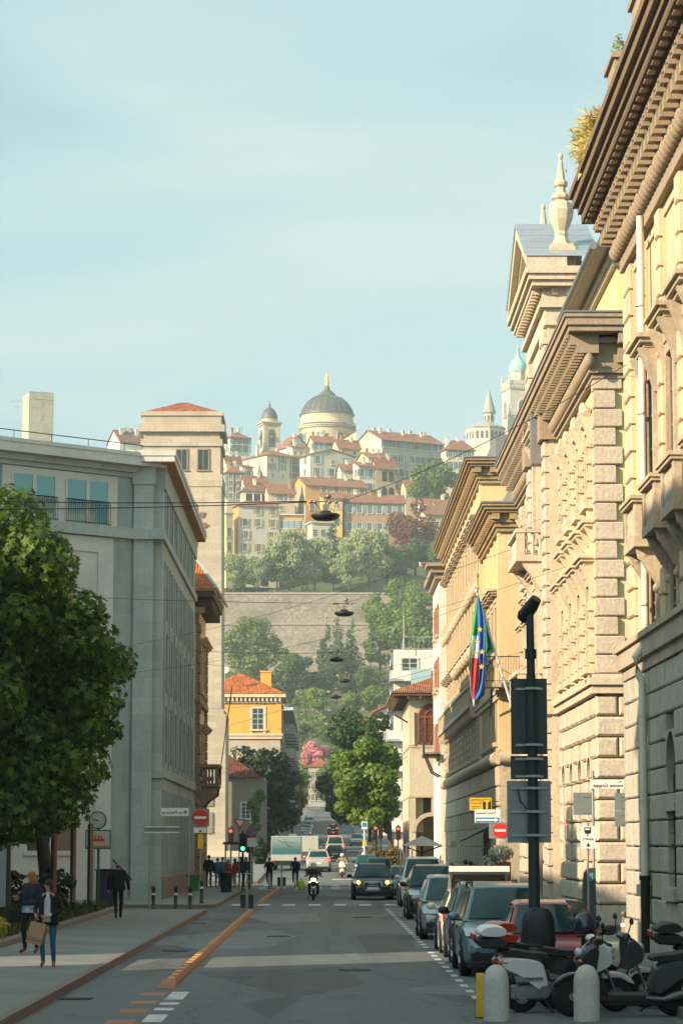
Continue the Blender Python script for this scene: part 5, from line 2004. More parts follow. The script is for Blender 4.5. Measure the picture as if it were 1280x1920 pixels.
def tree(name, label, loc, h, rad, cz=None, rz=None, n=2500, size=.5, leaf=None, bark=None, k=14, br=(.3, .45), trunk_r=.25, lean=(0, 0),
         group=None, shape=QUAD, blossoms=None, cat='tree', conical=False, fill=.5, extra_blobs=()):
    t = thing(name, label, cat, loc, 0, group)
    cz = cz or h * .62
    rz = rz or h - cz
    c = (lean[0], lean[1], cz)
    if conical:
        bl = []
        for i in range(k):
            f = i / (k - 1)
            rr = rad * (1 - f) ** .8 + .12 * rad
            for j in range(max(2, int(5 * (1 - f)) + 1)):
                a = rnd.uniform(0, 2 * PI)
                z = cz - rz + 2 * rz * f
                bl.append((c[0] + rr * .55 * math.cos(a), c[1] + rr * .55 * math.sin(a), z, rr * .55, rr * .55, rz * .16))
    else:
        bl = blobs_in(c, (rad, rad, rz), k, rad * br[0], rad * br[1])
        bl.append((c[0], c[1], c[2], rad * .55, rad * .55, rz * .55))
    bl += list(extra_blobs)
    b = MB()
    leaves(b, bl, n, size, shape, fill)
    cr = b.build('crown', leaf or lf_mid, t, fix=False)
    if blossoms:
        b = MB()
        for (x, y, z, rx, ry, rz_) in bl[:-1]:
            for _ in range(blossoms):
                d = Vector((rnd.gauss(0, 1), rnd.gauss(-.2, 1), rnd.gauss(.35, .8))).normalized()
                q = Vector((x + d.x * rx * 1.02, y + d.y * ry * 1.02, z + d.z * rz_ * 1.02))
                hh = rnd.uniform(.5, .9)
                ww = .2
                for a in (0, PI / 2):
                    e = Vector((math.cos(a) * ww, math.sin(a) * ww, 0))
                    b.add([q - e, q + e, q + e * .3 + Vector((0, 0, hh)), q - e * .3 + Vector((0, 0, hh))], [(0, 1, 2, 3)])
        b.build('blossoms', lf_flow, t, fix=False)
    b = MB()
    top = Vector((c[0], c[1], cz + rz * .3))
    b.tube([(0, 0, -.6), (.03, 0, h * .12), Vector((0, 0, h * .3)).lerp(top, .25), top], [trunk_r * 1.25, trunk_r, trunk_r * .8, trunk_r * .2], 8)
    for (x, y, z, rx, ry, rz_) in bl[:min(len(bl) - 1, 10)]:
        st = Vector((0, 0, max(h * .22, z - rz * 1.1)))
        b.tube([st, st.lerp(Vector((x, y, z)), .5) + Vector((0, 0, .2)), (x, y, z)], [trunk_r * .5, trunk_r * .3, trunk_r * .08], 6)
    b.build('trunk', bark or m_bark, t)
    return t


# street trees of the planted bed, left
g_st = 'maples of the planted bed'
tree('maple_tree', 'big dark maple overhanging the pavement, its crown reaching across the office front', (-9.75, 76, .2), 12.3, 3.6, 7.5, 4.7, 30000, .125, lf_maple, m_bark2, 44, (.2, .34), .28,
     (-.1, 0), g_st, STAR, extra_blobs=[(3.6, .5, 7.4, .8, .8, .6), (3.3, 0, 5.4, .7, .7, .5), (3.1, .3, 6.4, 1.0, 1, .8), (.5, .3, 11.6, 1.3, 1.3, 1.0), (-.6, 0, 3.2, 2.4, 2.4, 1.0), (1.3, 0, 4.0, 1.6, 1.6, 1.0), (1.7, .3, 3.5, 1.5, 1.5, 1.0), (2.6, 0, 4.5, 1.1, 1.1, .9), (.4, -.4, 3.0, 1.7, 1.7, .9)])
tree('maple_tree', 'second maple with two dark trunks, half behind the big maple', (-10.4, 85, .2), 11.6, 3.8, 7.2, 4.3, 7000, .2, lf_maple, m_bark2, 24, (.25, .4), .26, (0, 0), g_st, STAR)
tree('maple_tree', 'third maple in the bed behind the tall signposts, trunk in deep shade', (-9.5, 92, .2), 9.8, 2.6, 6.6, 3.0, 4000, .2, lf_maple, m_bark2, 16, (.25, .4), .24, (-1.3, 0), g_st, STAR)
tree('maple_tree', 'maple added for shade nearer than the picture edge on the left', (-13.2, 66, .2), 11.5, 3.6, 7.2, 4.2, 4000, .22, lf_maple, m_bark2, 20, (.25, .4), .25, (0, 0), g_st, STAR)  # out-of-view tree added to help shade the road
g_bed = MB()
for _ in range(9000):
    x, y = rnd.uniform(-15, -7.55), rnd.uniform(52, 96.5)
    s = rnd.uniform(.12, .34) * (1.6 if x < -9 and y > 70 else 1)
    a = rnd.uniform(0, PI)
    e = Vector((math.cos(a) * .035, math.sin(a) * .035, 0))
    q = Vector((x, y, .2))
    tip = q + Vector((rnd.gauss(0, .08), rnd.gauss(0, .08), s))
    g_bed.add([q - e, q + e, tip + e * .3, tip - e * .3], [(0, 1, 2, 3)])
tag(g_bed.build('grass', lf_grass, fix=False), kind='stuff')
sh = thing('shrub', 'dark rounded shrubs growing at the foot of the tall signposts', 'shrub', (-10.2, 88, .2))
leaves(MB(), blobs_in((0, 0, .7), (2.4, 3.5, .8), 12, .5, .8), 2600, .13).build('foliage', lf_dark, sh, fix=False)
sh = thing('flowering_shrub', 'yellow-green flowering shrub at the bed edge, bottom left', 'shrub', (-7.75, 62.2, .2))
leaves(MB(), blobs_in((0, 0, .35), (.45, .8, .4), 8, .2, .3), 900, .06).build('foliage', LEAF('yellow_shrub_leaf', (.2, .2, .03), (.4, .36, .06), .3), sh, fix=False)

# avenue trees past the crossing
tree('lime_tree', 'fresh light green tree in full sun beside the loggia house', (5.6, 224, gz(224)), 11, 3.2, 6.9, 4.1, 11000, .2, lf_light, None, 30, (.22, .36), .2, (-1.9, 0))
tree('horse_chestnut', 'large deep green tree behind the light green one, crown over the roadway', (5.6, 300, gz(300)), 16, 5.2, 10, 6.2, 9000, .3, lf_deep, None, 24, (.25, .4), .3, (-.9, 0))
tree('horse_chestnut', 'dark tree filling the shade further up the right side of the street', (6.4, 370, gz(370)), 14, 5.2, 8, 6, 5500, .38, lf_deep, m_bark2, 18, (.25, .4), .3, (-1.6, 0))
tree('judas_tree', 'pink blossoming tree at the end of the street', (P(593, 1412, 716).x, 716, 16), 15.5, 4.4, 11, 4.4, 5200, .3, lf_pink, m_bark2, 18, (.25, .4), .2, (0, 0))
tree('street_tree', 'rust-green tree on the left verge, left of the pink blossom', (-5.6, 385, gz(385)), 11.5, 2.9, 6.4, 5, 4500, .28, lf_rust, m_bark2, 16, (.28, .42), .2, (.4, 0))
tree('street_tree', 'second rust-green tree further up the left verge under the apartment row', (-5.2, 440, gz(440)), 11, 2.4, 6.5, 3.5, 1800, .32, lf_rust, m_bark2, 14, (.28, .42), .2, (.3, 0))
tree('magnolia_tree', 'very dark evergreen tree behind the brown-grey villa', (-6.6, 287, 1.2), 12.2, 4.3, 6.4, 6, 13000, .26, lf_dark, m_bark2, 44, (.34, .46), .22, (-.5, 0))
tree('young_tree', 'slender young tree in front of the brown-grey villa', (-6.7, 262, .5), 8.2, 1.1, 5.6, 2.5, 1100, .2, lf_mid, m_bark2, 9, (.3, .45), .1)
tree('street_tree', 'dense tree closing the end of the street on the right', (3.4, 560, gz(560)), 13, 5.5, 8, 5, 2600, .5, lf_mid, m_bark2, 16, (.3, .42), .3)
tree('street_tree', 'shaded tree closing the end of the street on the left', (-9, 600, gz(600)), 14, 6, 8, 5.5, 2400, .55, lf_mid, m_bark2, 16, (.3, .42), .3)
hd = thing('hedge', 'clipped yellow-green hedge behind the bus-stop pole at the crossing', 'hedge', (5.2, 214, gz(214)))
leaves(MB(), [(k * .42 - 1.4, 0, .8 + .25 * math.sin(k * 2), .6, .6, .75) for k in range(9)], 2600, .13).build('foliage', lf_rust, hd, fix=False)
hd = thing('hedge', 'low dark hedge along the left pavement past the truck', 'hedge', (-5.4, 222, gz(222)))
leaves(MB(), [(0, k * .9, 1.1, .5, .8, 1.1) for k in range(14)], 2400, .2).build('foliage', lf_dark, hd, fix=False)

# terrace row of chestnuts (white candles) and other trees of the hill
g_t = 'trees along the rampart terrace'
T0 = tree('horse_chestnut', 'tallest white-flowering chestnut, centre of the terrace row', P(542, 1104, 862), 20, 7.6, 11.2, 9.0, 6500, .5, lf_ches, None, 30, (.26, .38), .35, (0, 0), g_t, QUAD, 40)
T1 = tree('horse_chestnut', 'broad white-flowering chestnut, right half of the terrace row', P(692, 1104, 864), 20.5, 8.2, 11.6, 9.0, 6500, .5, lf_ches, None, 30, (.26, .38), .35, (0, 0), g_t, QUAD, 34)
T2 = tree('horse_chestnut', 'round green chestnut without flowers beside the pale tenement', P(519, 1106, 860), 15.5, 4.6, 8.6, 6.6, 3600, .45, lf_mid, None, 16, (.3, .45), .25, (0, 0), g_t)
for px, py, Y, src, sc, lab in ((590, 1105, 866, T1, .86, 'white-flowering chestnut right of the tallest one, under the pale villa'),
                               (480, 1108, 858, T0, .58, 'small flowering chestnut in front of the pale tenement'),
                               (438, 1108, 860, T1, .62, 'flowering chestnut half hidden by the clock tower'),
                               (655, 1104, 860, T0, .84, 'flowering chestnut in front of the broad one, full of white candles'),
                               (625, 1106, 868, T2, .8, 'green chestnut between two flowering ones, under the cedar'),
                               (758, 1092, 866, T2, .92, 'yellow-green chestnut with a bare pale trunk, right end of the row'),
                               (725, 1100, 872, T1, .72, 'flowering chestnut at the right shoulder of the broad one'),
                               (500, 1108, 872, T2, .62, 'low green tree behind the small flowering chestnut'),
                               (455, 1110, 856, T2, .5, 'low bushy tree by the wall, beside the clock tower'),
                               (566, 1106, 872, T0, .8, 'flowering chestnut tucked behind the tallest one'),
                               (825, 1092, 868, T2, .95, 'rounded green tree at the right end, beside the ochre cornice')):
    dup(src, P(px, py, Y), rnd.uniform(0, 6), lab, sc)
tree('copper_beech', 'dark red copper beech in front of the brick-red terrace', P(778, 1075, 882), 25, 9.6, 14, 10.8, 6000, .55, lf_red, None, 26, (.28, .4), .4)
tree('cedar_tree', 'dark layered cedar in front of the orange house', P(627, 1090, 876), 25, 4.4, 13, 11.5, 2400, .5, lf_con, m_bark2, 11, (.3, .4), .3, conical=True)
tree('oak_tree', 'big dark green tree beside the long palazzo', P(812, 955, 925), 17.5, 9.6, 9, 8.2, 5000, .6, lf_mid, None, 22, (.28, .4), .4)
tree('oak_tree', 'dark green tree below the copper beech, above the terrace wall', P(800, 1085, 876), 17, 5.0, 9.5, 7, 2400, .5, lf_con, None, 18, (.28, .4), .3)
tree('poplar_tree', 'feathery light green tree rising across the rampart on the right', P(752, 1262, 818), 33, 9.6, 16.5, 16, 9500, .5, lf_light, None, 34, (.25, .38), .35)
tree('poplar_tree', 'second light green tree at the rampart foot, right of the cypresses', P(712, 1255, 822), 25, 6.6, 12.5, 12, 5500, .5, lf_light, None, 20, (.28, .4), .3)
tree('poplar_tree', 'pale green tree behind the white apartment block', P(795, 1262, 814), 26, 8.4, 13, 12.5, 6000, .55, lf_light, None, 22, (.28, .4), .3)
tree('oak_tree', 'olive-green tree in front of the rampart, right of the clock tower', P(470, 1272, 820), 20, 9.4, 10, 9.6, 6500, .5, lf_scrub, None, 26, (.28, .4), .35)
tree('oak_tree', 'smaller bright tree at the rampart foot, next to the olive-green tree', P(548, 1284, 816), 12.5, 6.2, 6.2, 6, 3600, .45, lf_mid, None, 16, (.28, .4), .3)
g_c = 'cypresses below the rampart'
for px, py, Y, h, r_, lab in ((612, 1282, 812, 19, 4.0, 'left cypress of the dark clump below the hanging lamps'), (633, 1286, 808, 21.5, 4.2, 'tallest cypress in the middle of the dark clump'),
                             (660, 1280, 814, 20, 4.2, 'right cypress of the dark clump, by the light green trees')):
    tree('cypress_tree', lab, P(px, py, Y), h, r_, h * .5, h * .5, 3600, .42, lf_con, m_bark2, 9, (.3, .4), .25, group=g_c, conical=True)
for px, py, Y, h, r_, lf, lab in ((450, 1320, 800, 8, 4, lf_mid, 'bushy tree above the orange house chimney'), (690, 1300, 800, 8, 3.6, lf_mid, 'bushy tree under the light green trees'),
                                 (590, 1335, 780, 6, 3.4, lf_light, 'low light tree in the middle of the garden slope'), (505, 1370, 760, 7, 3.4, lf_mid, 'dark bushy tree right of the orange house eaves'),
                                 (655, 1345, 770, 7, 3.2, lf_scrub, 'olive shrub tree on the slope right of the lamps'), (560, 1400, 745, 6, 3.0, lf_scrub, 'scrubby tree above the pink blossom'),
                                 (620, 1400, 740, 7, 3.4, lf_mid, 'tree on the lower slope beside the dark avenue tree'), (530, 1325, 790, 7, 3.2, lf_dark, 'small dark evergreen on the upper slope'),
                                 (575, 1300, 805, 6, 2.8, lf_dark, 'dark bush just below the smaller bright tree'), (700, 1340, 775, 7, 3.4, lf_light, 'pale tree beside the stepped white block'),
                                 (480, 1440, 720, 9, 4, lf_mid, 'tree behind the apartment row roof'), (650, 1450, 715, 9, 4, lf_mid, 'tree low on the slope behind the avenue')):
    tree('hillside_tree', lab, P(px, py, Y), h * 1.2, r_ * 1.25, h * .66, h * .54, 2200, .42, lf, None, 11, (.3, .45), .2, group='trees of the garden slope')
sc_ = MB()
for _ in range(1500):
    y = rnd.uniform(702, 843)
    x = rnd.uniform(-60, 60)
    r = rnd.uniform(.7, 2.3)
    leaves(sc_, [(x, y, hz(x, y) + r * .35, r * 1.15, r * 1.15, r * rnd.uniform(.6, 1.1))], 36, .5)
for _ in range(160):
    x, y = rnd.uniform(-60, 60), rnd.uniform(862, 905)
    r = rnd.uniform(.7, 1.9)
    leaves(sc_, [(x, y, hz(x, y) + r * .4, r, r, r * .9)], 34, .4)
tag(sc_.build('undergrowth', lf_scrub, fix=False), kind='stuff')
tp = MB()
for k in range(5):
    for q in range(26):
        y = 722 + k * 22 + rnd.uniform(-.4, .4)
        tp.box(-34 + q * 2.6, -31.5 + q * 2.6, y, y + .8, hz(-30 + q * 2.6, y) - 1, hz(-30 + q * 2.6, y) + rnd.uniform(.7, 1.1))
tw_ = thing('garden_wall', 'low dry-stone garden terraces crossing the grassy slope', 'wall', (0, 722, 16))
for i in range(len(tp.v)):
    x, y, z = tp.v[i]
    tp.v[i] = (x, y - 722, z - 16)
tp.build('wall', m_wall, tw_)
# roof plants
bb_ = thing('bamboo_plant', 'dry yellow bamboo clump hanging over the roof cornice of the near palace', 'plant', (6.3, 59.6, 18.1))
b = MB()
for _ in range(1500):
    q = Vector((rnd.gauss(-.05, .2), rnd.uniform(-1.2, 1.2), rnd.uniform(.0, .75)))
    d = Vector((rnd.gauss(-.12, .2), rnd.gauss(.05, .22), rnd.gauss(-.05, .22)))
    e = Vector((rnd.gauss(0, .02), rnd.gauss(0, .02), .02))
    b.add([q - e, q + d * .4 - e * .8, q + d * .7, q + d * .4 + e], [(0, 1, 2, 3)])
b.build('foliage', LEAF('bamboo_leaf', (.30, .22, .06), (.58, .46, .20), .3), bb_, fix=False)
for y, lab in ((54.6, 'small bare-stemmed plant between the roof parapets'), (50.0, 'trailing plant beside the highest roof railing')):
    t_ = thing('roof_plant', lab, 'plant', (6.2, y, 18.7))
    leaves(MB(), [(0, 0, .3, .15, .5, .4)], 90, .06).build('foliage', lf_scrub, t_, fix=False)
# ---------------------------------------------------------------- street furniture, signs, wires
m_post = M('galvanised_steel', (.30, .32, .31), .5, .12, 3, metal=.5, streak=.1)
m_black = M('black_metal', (.018, .020, .019), .45, .2, 3)
m_dkgreen = M('dark_green_metal', (.018, .035, .032), .5, .15, 2)
m_sback = M('sign_back_grey', (.22, .25, .24), .5, .08, 2, metal=.3)
m_sdark = M('sign_back_dark', (.030, .052, .048), .5, .1, 2)
m_swhite = M('sign_white', (.72, .72, .68), .5, .05, 2)
m_sred = M('sign_red', (.55, .03, .025), .45, .05, 2)
m_sblue = M('sign_blue', (.03, .20, .42), .45, .05, 2)
m_syel = M('sign_yellow', (.72, .42, .02), .5, .05, 2)
m_ink = M('sign_ink', (.02, .02, .02), .6, .05, 2)
m_bronze = M('copper_strip', (.36, .17, .12), .5, .15, 2)
m_orail = M('rubber_kerb_orange', (.30, .125, .06), .75, .3, 2.5, bump=.3, big=.2)
m_bstone = M('bollard_stone', (.46, .44, .40), .9, .12, 3, bump=.4, bscale=40, big=.15)
e_red, e_green = EMIT('lamp_red', (1, .06, .03), 2.2), EMIT('lamp_green', (.05, .9, .25), 4)
e_amber, e_white, e_tail = EMIT('lamp_amber', (1, .42, .06), 7), EMIT('lamp_white', (1, .86, .6), 9), EMIT('tail_red', (1, .05, .03), 2.2)


def text(parent, s, size, loc, mat, rx=PI / 2, rz=0, mirror=True, name='lettering', bold=0):
    cu = bpy.data.curves.new(name, 'FONT')
    cu.body = s
    cu.size = size
    cu.extrude = .002
    cu.offset = bold
    cu.align_x, cu.align_y = 'CENTER', 'CENTER'
    cu.materials.append(mat)
    tmp = bpy.data.objects.new(name, cu)
    COL.objects.link(tmp)
    me = bpy.data.meshes.new_from_object(tmp.evaluated_get(bpy.context.evaluated_depsgraph_get()))
    bpy.data.objects.remove(tmp)
    bpy.data.curves.remove(cu)
    me.transform(Matrix.Rotation(rx, 4, 'X') @ Matrix.Scale(-1 if mirror else 1, 4, (1, 0, 0)))
    if mirror:
        me.flip_normals()
    me.name = name
    return place(name, me, parent, loc, rz)


# lane-separating rubber kerbs
for y0, y1, x0, x1, lab in ((45.6, 98.2, -2.67, -2.67, 'long orange rubber kerb separating the cycle lane, in the foreground'),
                            (115, 153.5, -2.68, -2.42, 'short orange rubber kerb beyond the first dashed crossing line')):
    t = thing('lane_divider', lab, 'kerb', ((x0), y0, 0), math.atan2(-(x1 - x0), y1 - y0))
    b = MB()
    n = int((y1 - y0) / 1.25)
    for k in range(n):
        a, c = k * 1.25 + .01, k * 1.25 + 1.24
        if k == 0:
            b.loft([[(-.17, a, .0), (.17, a, 0), (.14, a, .012), (-.14, a, .012)], [(-.17, c, 0), (.17, c, 0), (.1, c, .11), (-.1, c, .11)]])
        else:
            j = U(-.004, .004)
            b.loft([[(-.145, q, 0), (.145, q, 0), (.125, q, .05), (.075, q, .105 + j), (-.075, q, .105 + j), (-.125, q, .05)] for q in (a, c)])
    b.build('segment', m_orail, t)
    b = MB()
    for k in range(1, n, 1):
        b.box(-.055, .055, k * 1.25 + .45, k * 1.25 + .8, .1, .112)
    b.build('reflector', m_orange, t)


def delineator(p, lab, h=1.5):
    t = thing('marker_post', lab, 'post', p)
    b = MB()
    b.tube([(0, 0, 0), (0, 0, h)], .035, 8)
    b.bar((-.12, 0, h * .72), (.12, 0, h * .72), .03).bar((-.12, 0, h * .92), (.12, 0, h * .92), .03)
    b.build('post', m_post, t)
    b = MB()
    b.bev(-.24, -.06, -.03, .03, .12, .62, .01)
    b.build('panel', m_black, t)
    b = MB()
    b.bev(.06, .24, -.03, .03, .12, .62, .01)
    b.build('panel', m_black, t)


delineator((-2.83, 99.4, 0), 'steel marker post with two black panels at the end of the long rubber kerb')
delineator((-2.42, 154.4, 0), 'steel marker post at the far end of the short rubber kerb', 1.3)

# bollards
prof = [(.18, 0), (.18, .52), (.172, .60), (.145, .68), (.10, .735), (.05, .762), (.01, .77)]
sb = MB().lathe(prof, (0, 0, 0), 24).mesh('stone_bollard', m_bstone)
for x, lab in ((2.38, 'round-topped stone bollard beside the thin yellow post'), (3.63, 'round-topped stone bollard in front of the black scooter')):
    tag(place('stone_bollard', sb, None, (x, 37.4, 0)), lab, 'bollard', 'stone bollards in the foreground')
t = thing('marker_post', 'thin flat yellow post standing beside a stone bollard', 'post', (2.2, 38.1, 0))
MB().bev(-.055, .055, -.03, .03, 0, .62, .01).build('post', m_syel, t)
MB().box(-.09, .09, -.07, .07, 0, .015).build('base_plate', m_black, t)
t = thing('iron_bollard', 'slim bollard with a ball top and pale band at the corner of the near palace', 'bollard', (7.12, 64.0, 0))
MB().lathe([(.08, .0), (.08, .62), (.06, .64), (.06, .7), (.035, .72), (.07, .76), (.08, .8), (.06, .86), (.01, .88)], (0, 0, 0), 16).build('post', M('bollard_bronze', (.14, .11, .08), .5, .15, 3, metal=.3), t)
MB().lathe([(.084, .5), (.084, .58)], (0, 0, 0), 16).build('band', m_swhite, t)
bo = MB().lathe([(.09, 0), (.09, .04), (.065, .05), (.065, .78), (.08, .8), (.08, .86), (.04, .92)], (0, 0, 0), 14).mesh('iron_bollard', m_black)
bw = MB().lathe([(.068, .58), (.068, .66)], (0, 0, 0), 14).mesh('band', m_swhite)
for x, y, lab in ((-6.35, 100.6, 'banded bollard beside the edge-on sign post'), (-5.52, 100.6, 'banded bollard between the two street-name posts'), (-4.95, 100, 'banded bollard nearest the kerb, under the litter bin'),
                  (-7.9, 105.6, 'thin bollard beside the entrance steps of the office building'), (-4.85, 107.2, 'bollard right of the green litter bin'), (-8.7, 105.5, 'thin bollard hidden behind the walking man')):
    t = thing('iron_bollard', lab, 'bollard', (x, y, 0.0 if y < 104 else .13), 0, 'iron bollards at the side street')
    place('post', bo, t)
    place('band', bw, t)


def post_thing(name, lab, cat, x, Y, zt, r=.03, z0=0.13, mat=None):
    t = thing(name, lab, cat, (x, Y, z0))
    MB().tube([(0, 0, 0), (0, 0, zt - z0)], r, 8).build('post', mat or m_post, t)
    return t


def panel(t, name, x0, x1, z0, z1, mat, y=-.05, th=.012, rim=None):
    o = MB().box(x0, x1, y - th, y + th, z0, z1).build(name, mat, t)
    return o


def rel(t, px, py, Y):
    p = P(px, py, Y) - t.location
    return p.x, p.z


# street-name post, left ("via Petrarca", seen in mirror writing)
t = post_thing('street_sign', 'white street-name sign on a steel post at the side street, mirror-lettered', 'sign', -5.03, 100.4, 3.95)
x0, z1 = rel(t, 302, 1515, 100.4)
x1, z0 = rel(t, 354, 1530, 100.4)
o = panel(t, 'name_plate', x0, x1, z0, z1, m_swhite)
text(o, 'via Petrarca', .17, ((x0 + x1) / 2 - .08, -.066, (z0 + z1) / 2 - .02), m_ink)
b = MB()
b.disc(((x1 - .12), -.068, (z0 + z1) / 2), .07, 'y', .006, 12)
b.build('crest', m_sback, o)
t = post_thing('street_sign', 'grey street-name sign seen edge-on from below on a thin post', 'sign', -6.55, 101.2, 3.25, .028)
x0, z1 = rel(t, 272, 1549, 101.2)
x1, z0 = rel(t, 337, 1562, 101.2)
o = panel(t, 'name_plate', x0, x1, z0, z1, m_sback)
MB().box(x0, x1, -.075, -.061, z1 - .05, z1).box(x0, x1, -.075, -.061, z0, z0 + .05).build('rim', m_swhite, o)


def noentry(t, cx, cz, r):
    b = MB()
    b.disc((cx, -.06, cz), r, 'y', .014, 28)
    o = b.build('no_entry_disc', m_sred, t)
    MB().box(cx - r * .74, cx + r * .74, -.075, -.066, cz - r * .16, cz + r * .16).build('bar', m_swhite, o)
    return o


t = post_thing('traffic_sign', 'red no-entry sign with a small white plate on the left pavement', 'sign', -5.0, 109, 3.9, .03)
cx, cz = rel(t, 376, 1533, 109)
r_ = 15 * mpp(109)
panel(t, 'backing', cx - r_ * 1.1, cx + r_ * 1.1, cz - r_ * 1.1, cz + r_ * 1.1, m_sback, -.03)
noentry(t, cx, cz, r_)
o = panel(t, 'plate', cx - .27, cx + .25, cz - .62, cz - .4, m_swhite)
MB().prism([(cx - .06, cz - .58), (cx + .06, cz - .58), (cx, cz - .46)], 'y', -.075, -.064).build('arrow', m_ink, o)
panel(t, 'tag', cx - .1, cx + .12, cz - 1.25, cz - .68, m_syel)

t = post_thing('traffic_sign', 'give-way triangle with red border over the crossing lights', 'sign', -4.4, 140, 3.6, .03)
cx, cz = rel(t, 450, 1545, 140)
b = MB()
k = 11.5 * mpp(140)
b.prism([(cx - k, cz + k * .8), (cx + k, cz + k * .8), (cx, cz - k * .95)], 'y', -.06, -.04)
o = b.build('triangle', m_sred, t)
b = MB()
k *= .68
b.prism([(cx - k, cz + k * .75 + .03), (cx + k, cz + k * .75 + .03), (cx, cz - k * .85 + .03)], 'y', -.075, -.061)
b.build('centre', m_swhite, o)
t = post_thing('traffic_sign', 'round no-parking sign, blue with red ring, over a white plate', 'sign', -3.75, 138, 3.2, .035)
cx, cz = rel(t, 471, 1560, 138)
r_ = 9.6 * mpp(138)
o = MB().disc((cx, -.05, cz), r_, 'y', .014, 24).build('disc', m_sred, t)
o2 = MB().disc((cx, -.062, cz), r_ * .74, 'y', .014, 24).build('centre', m_sblue, o)
MB().tube([(cx - r_ * .55, -.072, cz + r_ * .55), (cx + r_ * .55, -.072, cz - r_ * .55)], .03, 4).build('slash', m_sred, o)
panel(t, 'plate', cx - .2, cx + .26, cz - .75, cz - .3, m_swhite)


def traffic_light(lab, px, py, Y, lit, side=0, base=None, ph=None):
    p = P(px, py, Y)
    g = gz(Y) + .13
    t = thing('traffic_light', lab, 'traffic light', (p.x, Y, g))
    MB().tube([(0, 0, 0), (0, 0, p.z - g + .6)], .055, 8).build('post', m_dkgreen, t)
    z = p.z - g
    b = MB()
    b.bev(-.17, .17, -.32, -.08, z - .48, z + .48, .03)
    for j in range(3):
        zz_ = z + .3 - .3 * j
        b.tube([(0, -.3, zz_ + .11), (0, -.46, zz_ + .1)], .03, 6)
        b.box(-.12, .12, -.44, -.3, zz_ + .1, zz_ + .125)
    h = b.build('lamp_housing', m_black, t)
    for j, n_ in enumerate(('red', 'amber', 'green')):
        m = {'red': e_red, 'green': e_green}.get(n_) if lit == n_ else M('lamp_off', (.03, .02, .02), .3, .1, 2)
        MB().disc((0, -.325, z + .3 - .3 * j), .1, 'y', .02, 14).build('lamp', m, h)
    return t


traffic_light('traffic light showing green above the left pavement crowd', 455.5, 1580, 139, 'green')
traffic_light('unlit traffic light facing away, next to the green one', 468, 1582, 142, None)
traffic_light('traffic light showing red in front of the tower steps', 433, 1567, 168, 'red')
traffic_light('red traffic light left of its twin at the hedge, across the crossing', 703.5, 1560, 205, 'red')
traffic_light('unlit traffic light right of its red twin at the hedge', 713, 1561, 207, None)
traffic_light('red traffic light against the loggia house', 746, 1562, 190, 'red')

# clock with shop board on a green pole
t = post_thing('street_clock', 'round street clock with a shop board showing a striped awning, on a green pole', 'clock', P(185, 1600, 98).x, 98.0, 3.6, .05, .2, M('green_paint', (.02, .11, .05), .45, .1, 2))
cx, cz = rel(t, 184, 1538, 98)
r_ = 16.5 * mpp(98)
o = MB().disc((cx, -.02, cz), r_, 'y', .18, 32).build('clock_case', MATS['green_paint'], t)
o2 = MB().disc((cx, -.115, cz), r_ * .86, 'y', .02, 32).build('dial', M('dial_cream', (.45, .45, .42), .5, .05, 2), o)
b = MB()
b.tube([(cx + .02, -.135, cz), (cx - .13, -.135, cz + .02)], .016, 4).tube([(cx + .05, -.135, cz - .01), (cx - .21, -.135, cz + .03)], .011, 4)
for k in range(12):
    a = PI / 6 * k
    b.bar((cx + r_ * .68 * math.cos(a), -.13, cz + r_ * .68 * math.sin(a)), (cx + r_ * .78 * math.cos(a), -.13, cz + r_ * .78 * math.sin(a)), .015)
b.build('hands', m_ink, o2)
x0, z1 = rel(t, 161, 1556, 98)
x1, z0 = rel(t, 208, 1592, 98)
o = MB().box(x0, x1, -.09, .09, z0, z1).build('board_frame', MATS['green_paint'], t)
o2 = MB().box(x0 + .04, x1 - .04, -.1, .1, z0 + .04, z1 - .04).build('board', M('board_cream', (.46, .45, .38), .5, .06, 2), o)
b = MB()
xa, xb, zc = x0 + .2, x1 - .22, z1 - .33
for k in range(8):
    if k % 2 == 0:
        u0, u1 = xa + (xb - xa) * k / 8, xa + (xb - xa) * (k + 1) / 8
        v0, v1 = xa + .06 + (xb - xa - .12) * k / 8, xa + .06 + (xb - xa - .12) * (k + 1) / 8
        b.prism([(u0, zc), (u1, zc), (v1, zc + .13), (v0, zc + .13)], 'y', -.108, -.1)
b.box(xa, xb, -.108, -.1, zc - .08, zc)
b.build('awning_emblem', m_sred, o2)
MB().box(x0 + .04, x1 - .04, -.107, -.1, z0 + .04, z0 + .12).build('stripe', M('board_orange', (.42, .2, .04), .5, .05, 2), o2)
# three tall posts with copper strips
for px, yb, lab in ((104, 1682, 'leftmost tall dark post with a copper strip, among the maple trunks'), (140, 1692, 'middle tall dark post with a copper strip'), (172, 1690, 'tall dark post with a reddish strip, in front of the clock board')):
    Y = 87 + (px - 104) * .06
    p = P(px, 1545, Y)
    t = thing('banner_post', lab, 'post', (p.x, Y, .2), 0, 'tall posts with copper strips')
    MB().bev(-.12, .06, -.06, .12, 0, p.z - .2, .015).build('post', m_black, t)
    MB().box(-.03, .075, -.075, -.05, .35, p.z - .22).build('strip', m_bronze, t)
# hoarding edge at the far left
t = thing('notice_board', 'grey notice board on a dark post at the left picture edge', 'sign', P(4, 1700, 66))
MB().box(-1.1, .1, -.05, .05, .0, 1.35).build('board', m_sback, t)
MB().bev(.1, .2, -.06, .06, -1.1, 1.55, .02).build('post', m_black, t)

